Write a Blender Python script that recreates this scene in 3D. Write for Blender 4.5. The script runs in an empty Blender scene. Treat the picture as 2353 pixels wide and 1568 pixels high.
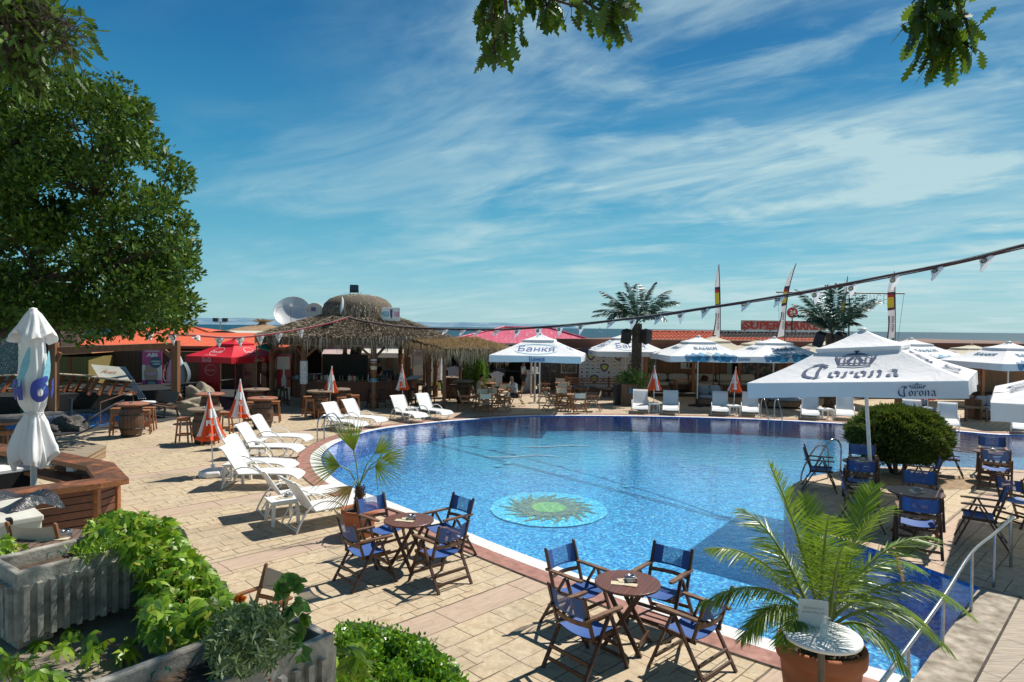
import bpy, math, random
import numpy as np
from mathutils import Vector as V, Matrix, geometry
R=math.radians; PI=math.pi
rnd=random.Random(7)
scene=bpy.context.scene
COL=scene.collection
# ---------------- camera ----------------
EYE=V((0,0,3.6))
CM=Matrix.Rotation(R(90-1.175),3,'X')@Matrix.Rotation(R(0.635),3,'Z')
cd=bpy.data.cameras.new('camera'); cam=bpy.data.objects.new('camera',cd); COL.objects.link(cam)
cam.matrix_world=Matrix.Translation(EYE)@CM.to_4x4()
cd.sensor_width=36; cd.lens=36*1522/2353; cd.clip_start=0.05; cd.clip_end=60000
scene.camera=cam
# ---------------- light ----------------
SUNDIR=V((.56,.42,1)).normalized()
sd=bpy.data.lights.new('sun','SUN'); sd.energy=5.0; sd.angle=R(.53); sd.color=(1,.945,.86)
so=bpy.data.objects.new('sun',sd); COL.objects.link(so); so.rotation_euler=SUNDIR.to_track_quat('Z','Y').to_euler()
scene.view_settings.view_transform='Standard'; scene.view_settings.look='None'
scene.view_settings.exposure=0.25; scene.view_settings.gamma=1
def make_world():
    w=bpy.data.worlds.new('World'); scene.world=w; w.use_nodes=True
    nt=w.node_tree; nt.nodes.clear(); N=nt.nodes.new; L=nt.links.new
    sky=N('ShaderNodeTexSky'); sky.sky_type='NISHITA'; sky.sun_disc=False
    sky.sun_elevation=math.asin(SUNDIR.z); sky.sun_rotation=math.atan2(SUNDIR.x,SUNDIR.y)
    sky.altitude=0; sky.air_density=1.0; sky.dust_density=.35; sky.ozone_density=3.0
    tc=N('ShaderNodeTexCoord'); sp=N('ShaderNodeSeparateXYZ'); L(tc.outputs['Generated'],sp.inputs[0])
    def m(op,a,b=None,c=None):
        n=N('ShaderNodeMath'); n.operation=op
        for i,x in enumerate((a,b,c)):
            if x is None: continue
            if isinstance(x,(int,float)): n.inputs[i].default_value=x
            else: L(x,n.inputs[i])
        return n.outputs[0]
    z=m('MAXIMUM',sp.outputs[2],0.0); zz=m('ADD',z,.10)
    px=m('DIVIDE',sp.outputs[0],zz); py=m('DIVIDE',sp.outputs[1],zz)
    cb=N('ShaderNodeCombineXYZ'); L(px,cb.inputs[0]); L(py,cb.inputs[1])
    def noise(sc,rot,stretch,detail,dist,loc=(0,0,0),ro=.6):
        m1=N('ShaderNodeMapping'); m1.inputs['Rotation'].default_value=(0,0,R(rot)); L(cb.outputs[0],m1.inputs[0])
        mp=N('ShaderNodeMapping'); mp.inputs['Scale'].default_value=stretch; mp.inputs['Location'].default_value=loc
        L(m1.outputs[0],mp.inputs[0]); n=N('ShaderNodeTexNoise'); n.inputs['Scale'].default_value=sc; n.inputs['Detail'].default_value=detail; n.inputs['Distortion'].default_value=dist; n.inputs['Roughness'].default_value=ro
        L(mp.outputs[0],n.inputs['Vector']); return n.outputs['Fac']
    def rng(x,a,b,c=0,d=1):
        n=N('ShaderNodeMapRange'); n.interpolation_type='SMOOTHSTEP'; L(x,n.inputs[0])
        for i,q in enumerate((a,b,c,d)): n.inputs[i+1].default_value=q
        return n.outputs[0]
    big=noise(.42,0,(1,.7,1),4,.7,(5.2,1.3,0))
    wisp=noise(1.15,-48,(1.5,.55,1),9,.8,(3.1,.9,0),.58)
    wisp2=noise(2.8,-62,(1.4,.55,1),9,.7,(4.7,8.4,0),.6)
    puff=noise(1.1,0,(1,1,1),8,.25,(9.0,3,0),.58)
    # more cloud towards +X (right) and the horizon
    side=rng(sp.outputs[0],-.40,.55,.0,1.0)
    amt=m('ADD',m('MULTIPLY',rng(big,.38,.64),.55),m('MULTIPLY',side,.75))
    c1=m('MULTIPLY',rng(wisp,.38,.78),amt); c2=m('MULTIPLY',rng(wisp2,.44,.80),m('MULTIPLY',amt,.55))
    c3=m('MULTIPLY',rng(puff,.50,.66),m('MULTIPLY',side,.75))
    cl=m('MINIMUM',m('ADD',m('ADD',c1,c2),c3),1.0)
    low=rng(z,.0,.09,.16,0.0)
    cl=m('MULTIPLY',m('MINIMUM',m('ADD',m('MULTIPLY',cl,.86),low),.9),rng(z,.46,.72,1.0,.12))
    hsv=N('ShaderNodeHueSaturation'); hsv.inputs['Saturation'].default_value=1.38; hsv.inputs['Hue'].default_value=.488; hsv.inputs['Value'].default_value=1.0
    L(sky.outputs[0],hsv.inputs['Color'])
    rp=N('ShaderNodeValToRGB'); e=rp.color_ramp.elements
    st=[(0,(.27,.56,.62)),(.06,(.19,.50,.62)),(.14,(.10,.40,.55)),(.25,(.040,.265,.47)),(.38,(.018,.155,.355)),(.5,(.011,.105,.26)),(.75,(.004,.03,.10))]
    while len(e)<len(st): e.new(.5)
    for i,(p,c) in enumerate(st): e[i].position=p; e[i].color=(*c,1)
    L(z,rp.inputs[0]); vs_=N('ShaderNodeVectorMath'); vs_.operation='SCALE'; vs_.inputs['Scale'].default_value=11.0; L(rp.outputs[0],vs_.inputs[0])
    m0=N('ShaderNodeMix'); m0.data_type='RGBA'; m0.inputs[0].default_value=.78; L(hsv.outputs[0],m0.inputs[6]); L(vs_.outputs[0],m0.inputs[7])
    mix=N('ShaderNodeMix'); mix.data_type='RGBA'; L(cl,mix.inputs['Factor']); L(m0.outputs[2],mix.inputs[6]); mix.inputs[7].default_value=(5.3,7.3,7.6,1)
    bg=N('ShaderNodeBackground'); bg.inputs['Strength'].default_value=.084; L(mix.outputs[2],bg.inputs[0])
    o=N('ShaderNodeOutputWorld'); L(bg.outputs[0],o.inputs[0])
make_world()
# ---------------- photo pixel (2353 px wide view) to place ----------------
def ray(u,v): return CM@V(((u-1176.5)/1522,-(v-784.1)/1522,-1))
def G(u,v,z=0.0):
    d=ray(u,v); t=(z-EYE.z)/d.z; return EYE+d*t
def D(u,v,Y):
    d=ray(u,v); return EYE+d*(Y/d.y)
def kr(x0,y0,s): return lambda x,y:((x0+x/s)/1.7407,(y0+y/s)/1.7407)
KA=kr(0,1100,2.8512);KB=kr(700,1100,2.8517);KC=kr(1100,1100,2.6138);KD=kr(1750,1150,2.6144);KE=kr(2300,1050,2.353);KF=kr(3100,1050,2.24)
KG=kr(0,1500,2.6134);KH=kr(0,2000,2.1476);KI=kr(700,1500,2.4125);KJ=kr(700,2150,1.9608);KK=kr(1300,1850,2.353);KL=kr(2050,2050,2.3063)
KM=kr(2700,1750,1.6003);KN=kr(1750,1450,3.9217);KO=kr(2950,1050,2.941);KP=kr(3150,1750,2.4873);KQ=kr(2250,1350,3.92);KR=kr(400,1500,3.9217)
KS=kr(1200,1350,3.3614);KT=kr(1000,1300,3.92);KU=kr(3700,1400,3.485);KV=kr(2850,1500,3.62);KW=kr(1300,1650,1.6807);KX=kr(0,1650,3.136);KY=kr(3100,2350,3.9217)
# ---------------- materials ----------------
class NT:
    def __init__(s,name):
        s.m=bpy.data.materials.new(name); s.m.use_nodes=True; s.t=s.m.node_tree; s.b=s.t.nodes['Principled BSDF']; s.o=s.t.nodes['Material Output']
    def n(s,t,**k):
        x=s.t.nodes.new('ShaderNode'+t)
        for a,b in k.items(): setattr(x,a,b)
        return x
    def l(s,a,b): s.t.links.new(a,b)
    def math(s,op,a,b=None,c=None):
        n=s.n('Math',operation=op)
        for i,x in enumerate((a,b,c)):
            if x is None: continue
            if isinstance(x,(int,float)): n.inputs[i].default_value=x
            else: s.l(x,n.inputs[i])
        return n.outputs[0]
    def coord(s,scale=(1,1,1),rot=0,kind='Object',loc=(0,0,0)):
        t=s.n('TexCoord'); m=s.n('Mapping'); m.inputs['Scale'].default_value=scale; m.inputs['Rotation'].default_value=(0,0,rot) if not isinstance(rot,tuple) else rot; m.inputs['Location'].default_value=loc
        s.l(t.outputs[kind],m.inputs[0]); return m.outputs[0]
    def noise(s,vec,scale,detail=4,dist=0,rough=.55):
        n=s.n('TexNoise'); n.inputs['Scale'].default_value=scale; n.inputs['Detail'].default_value=detail; n.inputs['Distortion'].default_value=dist; n.inputs['Roughness'].default_value=rough
        s.l(vec,n.inputs['Vector']); return n.outputs['Fac']
    def ramp(s,x,stops,interp='LINEAR'):
        n=s.n('ValToRGB'); n.color_ramp.interpolation=interp; e=n.color_ramp.elements
        while len(e)<len(stops): e.new(.5)
        for i,(p,c) in enumerate(stops): e[i].position=p; e[i].color=(*c,1) if len(c)==3 else c
        s.l(x,n.inputs[0]); return n.outputs[0]
    def mix(s,f,a,b,mode='MIX'):
        n=s.n('Mix',data_type='RGBA',blend_type=mode)
        if isinstance(f,(int,float)): n.inputs[0].default_value=f
        else: s.l(f,n.inputs[0])
        for i,x in ((6,a),(7,b)):
            if isinstance(x,tuple): n.inputs[i].default_value=(*x,1)
            else: s.l(x,n.inputs[i])
        return n.outputs[2]
    def rng(s,x,a,b,c=0,d=1):
        n=s.n('MapRange'); s.l(x,n.inputs[0])
        for i,q in enumerate((a,b,c,d)): n.inputs[i+1].default_value=q
        return n.outputs[0]
    def bump(s,h,st=.3,dist=.02):
        n=s.n('Bump'); n.inputs['Strength'].default_value=st; n.inputs['Distance'].default_value=dist; s.l(h,n.inputs['Height']); s.l(n.outputs[0],s.b.inputs['Normal']); return n.outputs[0]
    def set(s,**k):
        for a,b in k.items():
            i=s.b.inputs[a.replace('_',' ')]
            if isinstance(b,(int,float)): i.default_value=b
            elif isinstance(b,tuple): i.default_value=(*b,1) if len(b)==3 else b
            else: s.l(b,i)
        return s
def pm(name,c,c2=None,scale=6,rough=.7,bump=.15,metal=0,stretch=(1,1,1),detail=5,spec=.5,bd=.01,alpha=None,lo=.35,hi=.68):
    s=NT(name); v=s.coord(stretch); f=s.noise(v,scale,detail)
    if c2 is None: c2=tuple(x*.72 for x in c)
    s.set(Base_Color=s.ramp(f,[(lo,c2),(hi,c)]),Metallic=metal,Roughness=s.rng(f,.3,.7,min(1,rough*1.15),rough*.85))
    s.b.inputs['Specular IOR Level'].default_value=spec
    if bump: s.bump(f,bump,bd)
    if alpha is not None: s.b.inputs['Alpha'].default_value=alpha
    return s.m
def wood(name,c,c2,scale=7,axis=0,rough=.6,bump=.25):
    s=NT(name); st=[9,9,9]; st[axis]=.9
    v=s.coord(tuple(st)); f=s.noise(v,scale*.25,6,.6,.6); g=s.noise(s.coord((1,1,1)),3,3)
    c0=s.ramp(f,[(.3,c2),(.7,c)]); dk=tuple(x*.45 for x in c)
    s.set(Base_Color=s.mix(s.rng(g,.55,.8,0,.6),c0,dk),Roughness=rough); s.bump(f,bump,.004); return s.m
def planks(name,c,c2,w=.12,axis=0,rough=.65,gap=.06,dirv=2):
    """boards: repeat along `axis`, grain along dirv"""
    s=NT(name); t=s.n('TexCoord'); sp=s.n('SeparateXYZ'); s.l(t.outputs['Object'],sp.inputs[0])
    x=s.math('DIVIDE',sp.outputs[axis],w); fl=s.math('FLOOR',x); fr=s.math('FRACT',x)
    wn=s.n('TexWhiteNoise',noise_dimensions='1D'); s.l(fl,wn.inputs['W'])
    st=[14,14,14]; st[dirv]=1.0
    f=s.noise(s.coord(tuple(st)),1.6,6,.5)
    col=s.mix(s.rng(f,.3,.7),c2,c); col=s.mix(s.rng(wn.outputs[0],0,1,0,.45),col,tuple(q*.55 for q in c))
    edge=s.math('LESS_THAN',s.math('MINIMUM',fr,s.math('SUBTRACT',1,fr)),gap)
    col=s.mix(s.math('MULTIPLY',edge,.8),col,(.012,.008,.006))
    s.set(Base_Color=col,Roughness=rough); s.bump(s.math('SUBTRACT',f,s.math('MULTIPLY',edge,2.0)),.4,.006); return s.m
def island(name,stops,rough=.5,trans=.35,spec=.3,tcol=None):
    """foliage: colour per leaf, light passing through"""
    s=NT(name); g=s.n('NewGeometry'); col=s.ramp(g.outputs['Random Per Island'],stops)
    s.set(Base_Color=col,Roughness=rough); s.b.inputs['Specular IOR Level'].default_value=spec
    if trans:
        tr=s.n('BsdfTranslucent'); tc=s.mix(.6,col,tcol or (.28,.42,.03),'MIX'); s.l(tc,tr.inputs[0])
        mx=s.n('MixShader'); mx.inputs[0].default_value=trans; s.l(s.b.outputs[0],mx.inputs[1]); s.l(tr.outputs[0],mx.inputs[2]); s.l(mx.outputs[0],s.o.inputs[0])
    return s.m
def fabric(name,c,c2=None,wr=.35,rough=.85,trans=.0,tcol=None,scale=2.2):
    s=NT(name); v=s.coord(); f=s.noise(v,scale,6,1.2); d=s.noise(v,.9,3)
    c2=c2 or tuple(x*.9 for x in c)
    s.set(Base_Color=s.mix(s.rng(d,.4,.7),c,c2),Roughness=rough); s.bump(f,wr,.05)
    if trans:
        tr=s.n('BsdfTranslucent'); tr.inputs[0].default_value=(*(tcol or c),1)
        mx=s.n('MixShader'); mx.inputs[0].default_value=trans; s.l(s.b.outputs[0],mx.inputs[1]); s.l(tr.outputs[0],mx.inputs[2]); s.l(mx.outputs[0],s.o.inputs[0])
    return s.m
def glassy(name,c,a=.35,rough=.08):
    s=NT(name); s.set(Base_Color=c,Roughness=rough,Alpha=a); s.bump(s.noise(s.coord(),3),.05,.01); return s.m
def plain(name,c,rough=.6,metal=0): return pm(name,c,tuple(x*.86 for x in c),9,rough,.05,metal)
# ---------------- mesh building ----------------
class MB:
    def __init__(s): s.v=[];s.f=[];s.mi=[];s.sm=[];s.M=Matrix.Identity(4)
    def add(s,vs,fs,m=0,smooth=False):
        b=len(s.v); s.v+= [tuple(s.M@V(p)) for p in vs]
        for f in fs: s.f.append([b+i for i in f]); s.mi.append(m); s.sm.append(smooth)
        return s
    def box(s,c,d,m=0,rot=None):
        x,y,z=[q/2 for q in d]; Q=[V((a*x,b*y,e*z)) for a in(-1,1) for b in(-1,1) for e in(-1,1)]
        if rot is not None:
            if isinstance(rot,(int,float)): rot=Matrix.Rotation(rot,3,'Z')
            Q=[rot@q for q in Q]
        c=V(c); return s.add([c+q for q in Q],[(0,1,3,2),(4,6,7,5),(0,4,5,1),(2,3,7,6),(0,2,6,4),(1,5,7,3)],m)
    def beam(s,a,b,w,h,m=0,up=(0,0,1)):
        a=V(a);b=V(b);d=(b-a); L=d.length
        if L<1e-6: return s
        d/=L; u=V(up)
        if abs(d.dot(u))>.98: u=V((0,1,0))
        x=d.cross(u).normalized(); y=x.cross(d).normalized()
        vs=[p+x*(i*w/2)+y*(j*h/2) for p in(a,b) for i,j in((-1,-1),(1,-1),(1,1),(-1,1))]
        return s.add(vs,[(3,2,1,0),(4,5,6,7),(0,1,5,4),(1,2,6,5),(2,3,7,6),(3,0,4,7)],m)
    def tube(s,pts,r,n=8,m=0,cap=True,smooth=True):
        pts=[V(p) for p in pts]; k=len(pts)
        if not isinstance(r,(list,tuple)): r=[r]*k
        vs=[];fs=[]; u=None
        for i,p in enumerate(pts):
            d=(pts[min(i+1,k-1)]-pts[max(i-1,0)])
            if d.length<1e-9: d=V((0,0,1))
            d.normalize()
            if u is None: u=d.orthogonal().normalized()
            else:
                u=(u-d*u.dot(d)); u=u.normalized() if u.length>1e-6 else d.orthogonal().normalized()
            w=d.cross(u)
            for j in range(n):
                a=2*PI*j/n; vs.append(p+(u*math.cos(a)+w*math.sin(a))*r[i])
        for i in range(k-1):
            for j in range(n): fs.append((i*n+j,i*n+(j+1)%n,(i+1)*n+(j+1)%n,(i+1)*n+j))
        s.add(vs,fs,m,smooth)
        if cap: s.add(vs[:n],[tuple(range(n))[::-1]],m); s.add(vs[-n:],[tuple(range(n))],m)
        return s
    def lathe(s,prof,n=24,m=0,c=(0,0,0),smooth=True,sx=1,sy=1,cap=True):
        vs=[];fs=[]; c=V(c)
        for r,z in prof:
            for j in range(n): a=2*PI*j/n; vs.append(c+V((r*math.cos(a)*sx,r*math.sin(a)*sy,z)))
        for i in range(len(prof)-1):
            for j in range(n): fs.append((i*n+j,i*n+(j+1)%n,(i+1)*n+(j+1)%n,(i+1)*n+j))
        s.add(vs,fs,m,smooth)
        if cap:
            if prof[0][0]>1e-4: s.add(vs[:n],[tuple(range(n))[::-1]],m)
            if prof[-1][0]>1e-4: s.add(vs[-n:],[tuple(range(n))],m)
        return s
    def poly(s,pts,m=0): return s.add(pts,[tuple(range(len(pts)))],m)
    def prism(s,pts,z0,z1,m=0,ms=None):
        """flat polygon (xy) raised from z0 to z1; concave allowed"""
        P=[V((p[0],p[1])) for p in pts]; n=len(P)
        if sum(P[i].x*P[(i+1)%n].y-P[(i+1)%n].x*P[i].y for i in range(n))<0: P=P[::-1]
        tri=geometry.tessellate_polygon([[V((p.x,p.y,0)) for p in P]])
        top=[V((p.x,p.y,z1)) for p in P]; bot=[V((p.x,p.y,z0)) for p in P]
        def up(t,a):
            a0,b0,c0=[P[i] for i in t]; cr=(b0-a0).x*(c0-a0).y-(b0-a0).y*(c0-a0).x
            return t if (cr>0)==a else (t[0],t[2],t[1])
        s.add(top,[up(t,True) for t in tri],m); s.add(bot,[up(t,False) for t in tri],m)
        s.add(bot+top,[(i,(i+1)%n,n+(i+1)%n,n+i) for i in range(n)],m if ms is None else ms); return s
    def sheet(s,f,nu,nv,m=0,smooth=True,double=0):
        vs=[f(i/nu,j/nv) for j in range(nv+1) for i in range(nu+1)]
        fs=[(j*(nu+1)+i,j*(nu+1)+i+1,(j+1)*(nu+1)+i+1,(j+1)*(nu+1)+i) for j in range(nv) for i in range(nu)]
        return s.add(vs,fs,m,smooth)
    def text(s,t,o,xd,yd,w=None,h=None,m=1,lift=.004,shear=0,bold=.0,align='C'):
        """flat lettering on a plane through o (centre), xd to the right and yd up as read"""
        vs,fs,bb=glyphs(t,bold); W=bb[1]-bb[0]; H=bb[3]-bb[2]
        xd=V(xd).normalized(); yd=V(yd); yd=(yd-xd*yd.dot(xd)).normalized(); nn=xd.cross(yd)
        sx=sy=None
        if w: sx=w/W
        if h: sy=h/H
        sx=sx or sy; sy=sy or sx
        cx=(bb[0]+bb[1])/2; cy=(bb[2]+bb[3])/2
        out=[V(o)+xd*((x-cx)*sx+shear*(y-cy)*sy)+yd*((y-cy)*sy)+nn*lift for x,y in vs]
        return s.add(out,fs,m)
    def flat(s,pts2,o,xd,yd,m=1,lift=.004,sc=1):
        xd=V(xd).normalized(); yd=V(yd); yd=(yd-xd*yd.dot(xd)).normalized(); nn=xd.cross(yd)
        tri=geometry.tessellate_polygon([[V((p[0],p[1],0)) for p in pts2]])
        vs=[V(o)+xd*p[0]*sc+yd*p[1]*sc+nn*lift for p in pts2]
        ff=[]
        for t in tri:
            a,b,c=[V(pts2[i]) for i in t]; cr=(b-a).x*(c-a).y-(b-a).y*(c-a).x
            ff.append(t if cr>0 else (t[0],t[2],t[1]))
        return s.add(vs,ff,m)
    def build(s,name,mats,parent=None,bevel=0,loc=None,rot=None,sub=0):
        me=bpy.data.meshes.new(name); me.from_pydata(s.v,[],s.f)
        if not isinstance(mats,(list,tuple)): mats=[mats]
        for q in mats: me.materials.append(q)
        me.polygons.foreach_set('material_index',s.mi); me.polygons.foreach_set('use_smooth',s.sm); me.update()
        o=bpy.data.objects.new(name,me); COL.objects.link(o)
        if parent is not None: o.parent=parent
        if loc is not None: o.location=loc
        if rot is not None: o.rotation_euler=rot if isinstance(rot,tuple) else (0,0,rot)
        if bevel:
            b=o.modifiers.new('bevel','BEVEL'); b.width=bevel; b.segments=2; b.limit_method='ANGLE'
        return o
_gl={}
def glyphs(t,bold=0):
    k=(t,bold)
    if k in _gl: return _gl[k]
    cu=bpy.data.curves.new('lettering','FONT'); cu.body=t; cu.size=1;  cu.resolution_u=3; cu.fill_mode='NONE'
    ob=bpy.data.objects.new('lettering',cu); me=bpy.data.meshes.new_from_object(ob)
    pv=[V((v.co.x,v.co.y)) for v in me.vertices]; nb={}
    for e in me.edges:
        i,j=e.vertices; nb.setdefault(i,[]).append(j); nb.setdefault(j,[]).append(i)
    loops=[];seen=set()
    for i in range(len(pv)):
        if i in seen or i not in nb: continue
        comp=[];st=[i];seen.add(i)
        while st:
            q=st.pop(); comp.append(q)
            for w_ in nb[q]:
                if w_ not in seen: seen.add(w_); st.append(w_)
        loops.append(sorted(comp))
    cons=[(l[k],l[(k+1)%len(l)]) for l in loops for k in range(len(l))]
    ar_=lambda l:sum(pv[l[k]].x*pv[l[(k+1)%len(l)]].y-pv[l[(k+1)%len(l)]].x*pv[l[k]].y for k in range(len(l)))
    if bold:
        g=1 if ar_(max(loops,key=lambda l:abs(ar_(l))))>0 else -1; np_=list(pv)
        for l in loops:
            for k,i in enumerate(l):
                d1=(pv[i]-pv[l[k-1]]); d2=(pv[l[(k+1)%len(l)]]-pv[i]); t_=d1.normalized()+d2.normalized()
                if t_.length<.2: continue
                t_.normalize(); c_=max(.5,t_.dot(d2.normalized()) if d2.length>1e-9 else 1); np_[i]=pv[i]+V((t_.y,-t_.x))*g*bold*1.2/c_
        pv=np_
    vv,_,tt,_,_,_=geometry.delaunay_2d_cdt(pv,cons,[],0,1e-6)
    def wind(x,y):
        w_=0
        for i,j in cons:
            a_=pv[i];b_=pv[j]
            if (a_.y<=y)!=(b_.y<=y):
                xx=a_.x+(y-a_.y)*(b_.x-a_.x)/(b_.y-a_.y)
                if xx>x: w_+=1 if b_.y>a_.y else -1
        return w_
    vs=[(p.x,p.y) for p in vv]; fs=[]
    for q in tt:
        q=list(q); cx_=sum(vs[i][0] for i in q)/3; cy_=sum(vs[i][1] for i in q)/3
        if wind(cx_,cy_)!=0:
            ar=(vs[q[1]][0]-vs[q[0]][0])*(vs[q[2]][1]-vs[q[0]][1])-(vs[q[1]][1]-vs[q[0]][1])*(vs[q[2]][0]-vs[q[0]][0]); fs.append(tuple(q) if ar>0 else tuple(q[::-1]))
    bpy.data.objects.remove(ob); bpy.data.curves.remove(cu); bpy.data.meshes.remove(me)
    xs=[a for a,b in vs]; ys=[b for a,b in vs]
    _gl[k]=(vs,fs,(min(xs),max(xs),min(ys),max(ys))); return _gl[k]
def nib(strokes,w=.09,ang=40,thin=None):
    """broad pen strokes -> list of quads (2D)"""
    n=V((math.cos(R(ang)),math.sin(R(ang))))*w/2; out=[]
    for st in strokes:
        for a,b in zip(st,st[1:]):
            a=V(a);b=V(b); q=[a-n,a+n,b+n,b-n]
            ar=sum(q[i].x*q[(i+1)%4].y-q[(i+1)%4].x*q[i].y for i in range(4))
            if ar<0: q=q[::-1]
            if abs(ar)<2e-4: continue
            out.append([tuple(p) for p in q])
    return out
def tag(o,label=None,cat=None,group=None,kind=None):
    if label: o['label']=label
    if cat: o['category']=cat
    if group: o['group']=group
    if kind: o['kind']=kind
    return o
def thing(name,label,cat,loc=(0,0,0),rz=0,group=None):
    o=bpy.data.objects.new(name,None); COL.objects.link(o); o.location=loc; o.rotation_euler=rz if isinstance(rz,tuple) else (0,0,rz); o.empty_display_size=.1
    return tag(o,label,cat,group)
def struct(o): o['kind']='structure'; return o
KIDS={}
def dup(root,loc=None,rz=None,label=None,group=None,scale=None):
    def rec(o,par):
        c=o.copy(); COL.objects.link(c)
        if par is not None: c.parent=par
        for ch in [q for q in ALLC.get(o.name,())]: rec(ch,c)
        return c
    ALLC={}
    for q in bpy.data.objects:
        if q.parent is not None: ALLC.setdefault(q.parent.name,[]).append(q)
    r=rec(root,None)
    if loc is not None: r.location=loc
    if rz is not None: r.rotation_euler=rz if isinstance(rz,tuple) else (0,0,rz)
    if label: r['label']=label
    if group: r['group']=group
    if scale: r.scale=(scale,)*3 if isinstance(scale,(int,float)) else scale
    return r
def quads(name,P,A,B,mats,parent=None,mi=None,shape='diamond',C=None):
    """many leaves at once: P base, A along, B half width (numpy Nx3)"""
    n=len(P)
    if shape=='diamond': vs=np.stack([P,P+A*.45+B,P+A,P+A*.45-B],1)
    elif shape=='strip': vs=np.stack([P-B,P+B,P+A+B*.3,P+A-B*.3],1)
    elif shape=='fold':
        vs=np.stack([P,P+A*.35+B,P+A,P+A*.35-B],1)
    vs=vs.reshape(-1,3); me=bpy.data.meshes.new(name)
    me.vertices.add(4*n); me.vertices.foreach_set('co',vs.astype(np.float32).ravel())
    me.loops.add(4*n); me.loops.foreach_set('vertex_index',np.arange(4*n,dtype=np.int32))
    me.polygons.add(n); me.polygons.foreach_set('loop_start',np.arange(0,4*n,4,dtype=np.int32)); me.polygons.foreach_set('loop_total',np.full(n,4,dtype=np.int32))
    for q in (mats if isinstance(mats,(list,tuple)) else [mats]): me.materials.append(q)
    if mi is not None: me.polygons.foreach_set('material_index',np.asarray(mi,dtype=np.int32))
    me.update(); me.validate()
    o=bpy.data.objects.new(name,me); COL.objects.link(o)
    if parent is not None: o.parent=parent
    return o
npr=np.random.default_rng(11)
def facing(A,Nn,j=.45):
    """half-width vectors that turn the blades' flat side towards Nn"""
    b=np.cross(A,Nn+npr.normal(size=A.shape)*j); return b/np.maximum(np.linalg.norm(b,axis=1,keepdims=True),1e-6)
def rdir(n): 
    a=npr.normal(size=(n,3)); return a/np.linalg.norm(a,axis=1,keepdims=True)
def perp(A):
    b=np.cross(A,rdir(len(A))); return b/np.maximum(np.linalg.norm(b,axis=1,keepdims=True),1e-6)
# =============== SETTING ===============
def smooth_loop(pts,sub=4,closed=True):
    out=[];n=len(pts)
    rng=range(n) if closed else range(n-1)
    for i in rng:
        if closed: p0,p1,p2,p3=[pts[(i+k-1)%n] for k in range(4)]
        else: p0,p1,p2,p3=pts[max(i-1,0)],pts[i],pts[i+1],pts[min(i+2,n-1)]
        for k in range(sub):
            t=k/sub; out.append(.5*((2*p1)+(p2-p0)*t+(2*p0-5*p1+4*p2-p3)*t*t+(3*p1-p0-3*p2+p3)*t**3))
    if not closed: out.append(pts[-1].copy())
    return out
def gp(l,z=0): return [G(u,v,z) for u,v in l]
near=[(2100,1562),(1994,1531),(1809,1482),(1601,1416),(1390,1342),(1178,1265),(1062,1219),(980,1187),(898,1154),(832,1131),(783,1109),(752,1085),(738,1056),(748,1036),(783,1014),(862,989),(970,974.5),(1091,964),(1200,957.5),(1310,955.8),(1522,958),(1700,963),(1896,972),(2060,982.5),(2194,991),(2353,1001)]
nearP=gp(near)+[V((24.5,24.2,0)),V((29,23.2,0))]
edgeA=smooth_loop(nearP,4,False)
edgeA=[V((p.x,p.y,0)) for p in edgeA]
penin=[(2420,1085),(2300,1079),(2175,1074),(2060,1073),(1957,1080),(1893,1090),(1850,1101),(1815,1120),(1802,1150),(1822,1190),(1885,1224),(1982,1254),(2054,1279),(2161,1318),(2251,1351)]
edgeB=[V((29,16.0,0)),V((22,15.4,0))]+gp(penin)
edgeB=smooth_loop(edgeB,3,False)
POOL=edgeA+edgeB
def offset(line,d):
    out=[]
    for i,p in enumerate(line):
        a=line[max(i-1,0)];b=line[min(i+1,len(line)-1)]; t=(b-a).normalized(); out.append(p+V((-t.y,t.x,0))*d)
    return out
# direction sign: outward = away from the pool middle
mid=V((3,16,0)); tst=offset(edgeA,.3)[20]; SG=1 if (tst-mid).length>(edgeA[20]-mid).length else -1
def strip(name,line,d0,d1,z,m,zz=None,h=0):
    a=offset(line,d0*SG);b=offset(line,d1*SG); mb=MB(); n=len(line); acc=0
    vs=[V((p.x,p.y,z)) for p in a]+[V((p.x,p.y,z if zz is None else zz)) for p in b]
    fs=[(i,i+1,n+i+1,n+i) for i in range(n-1)]
    if (vs[1]-vs[0]).cross(vs[n]-vs[0]).z<0: fs=[f[::-1] for f in fs]
    mb.add(vs,fs,0); o=mb.build(name,m); return struct(o)
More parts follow.
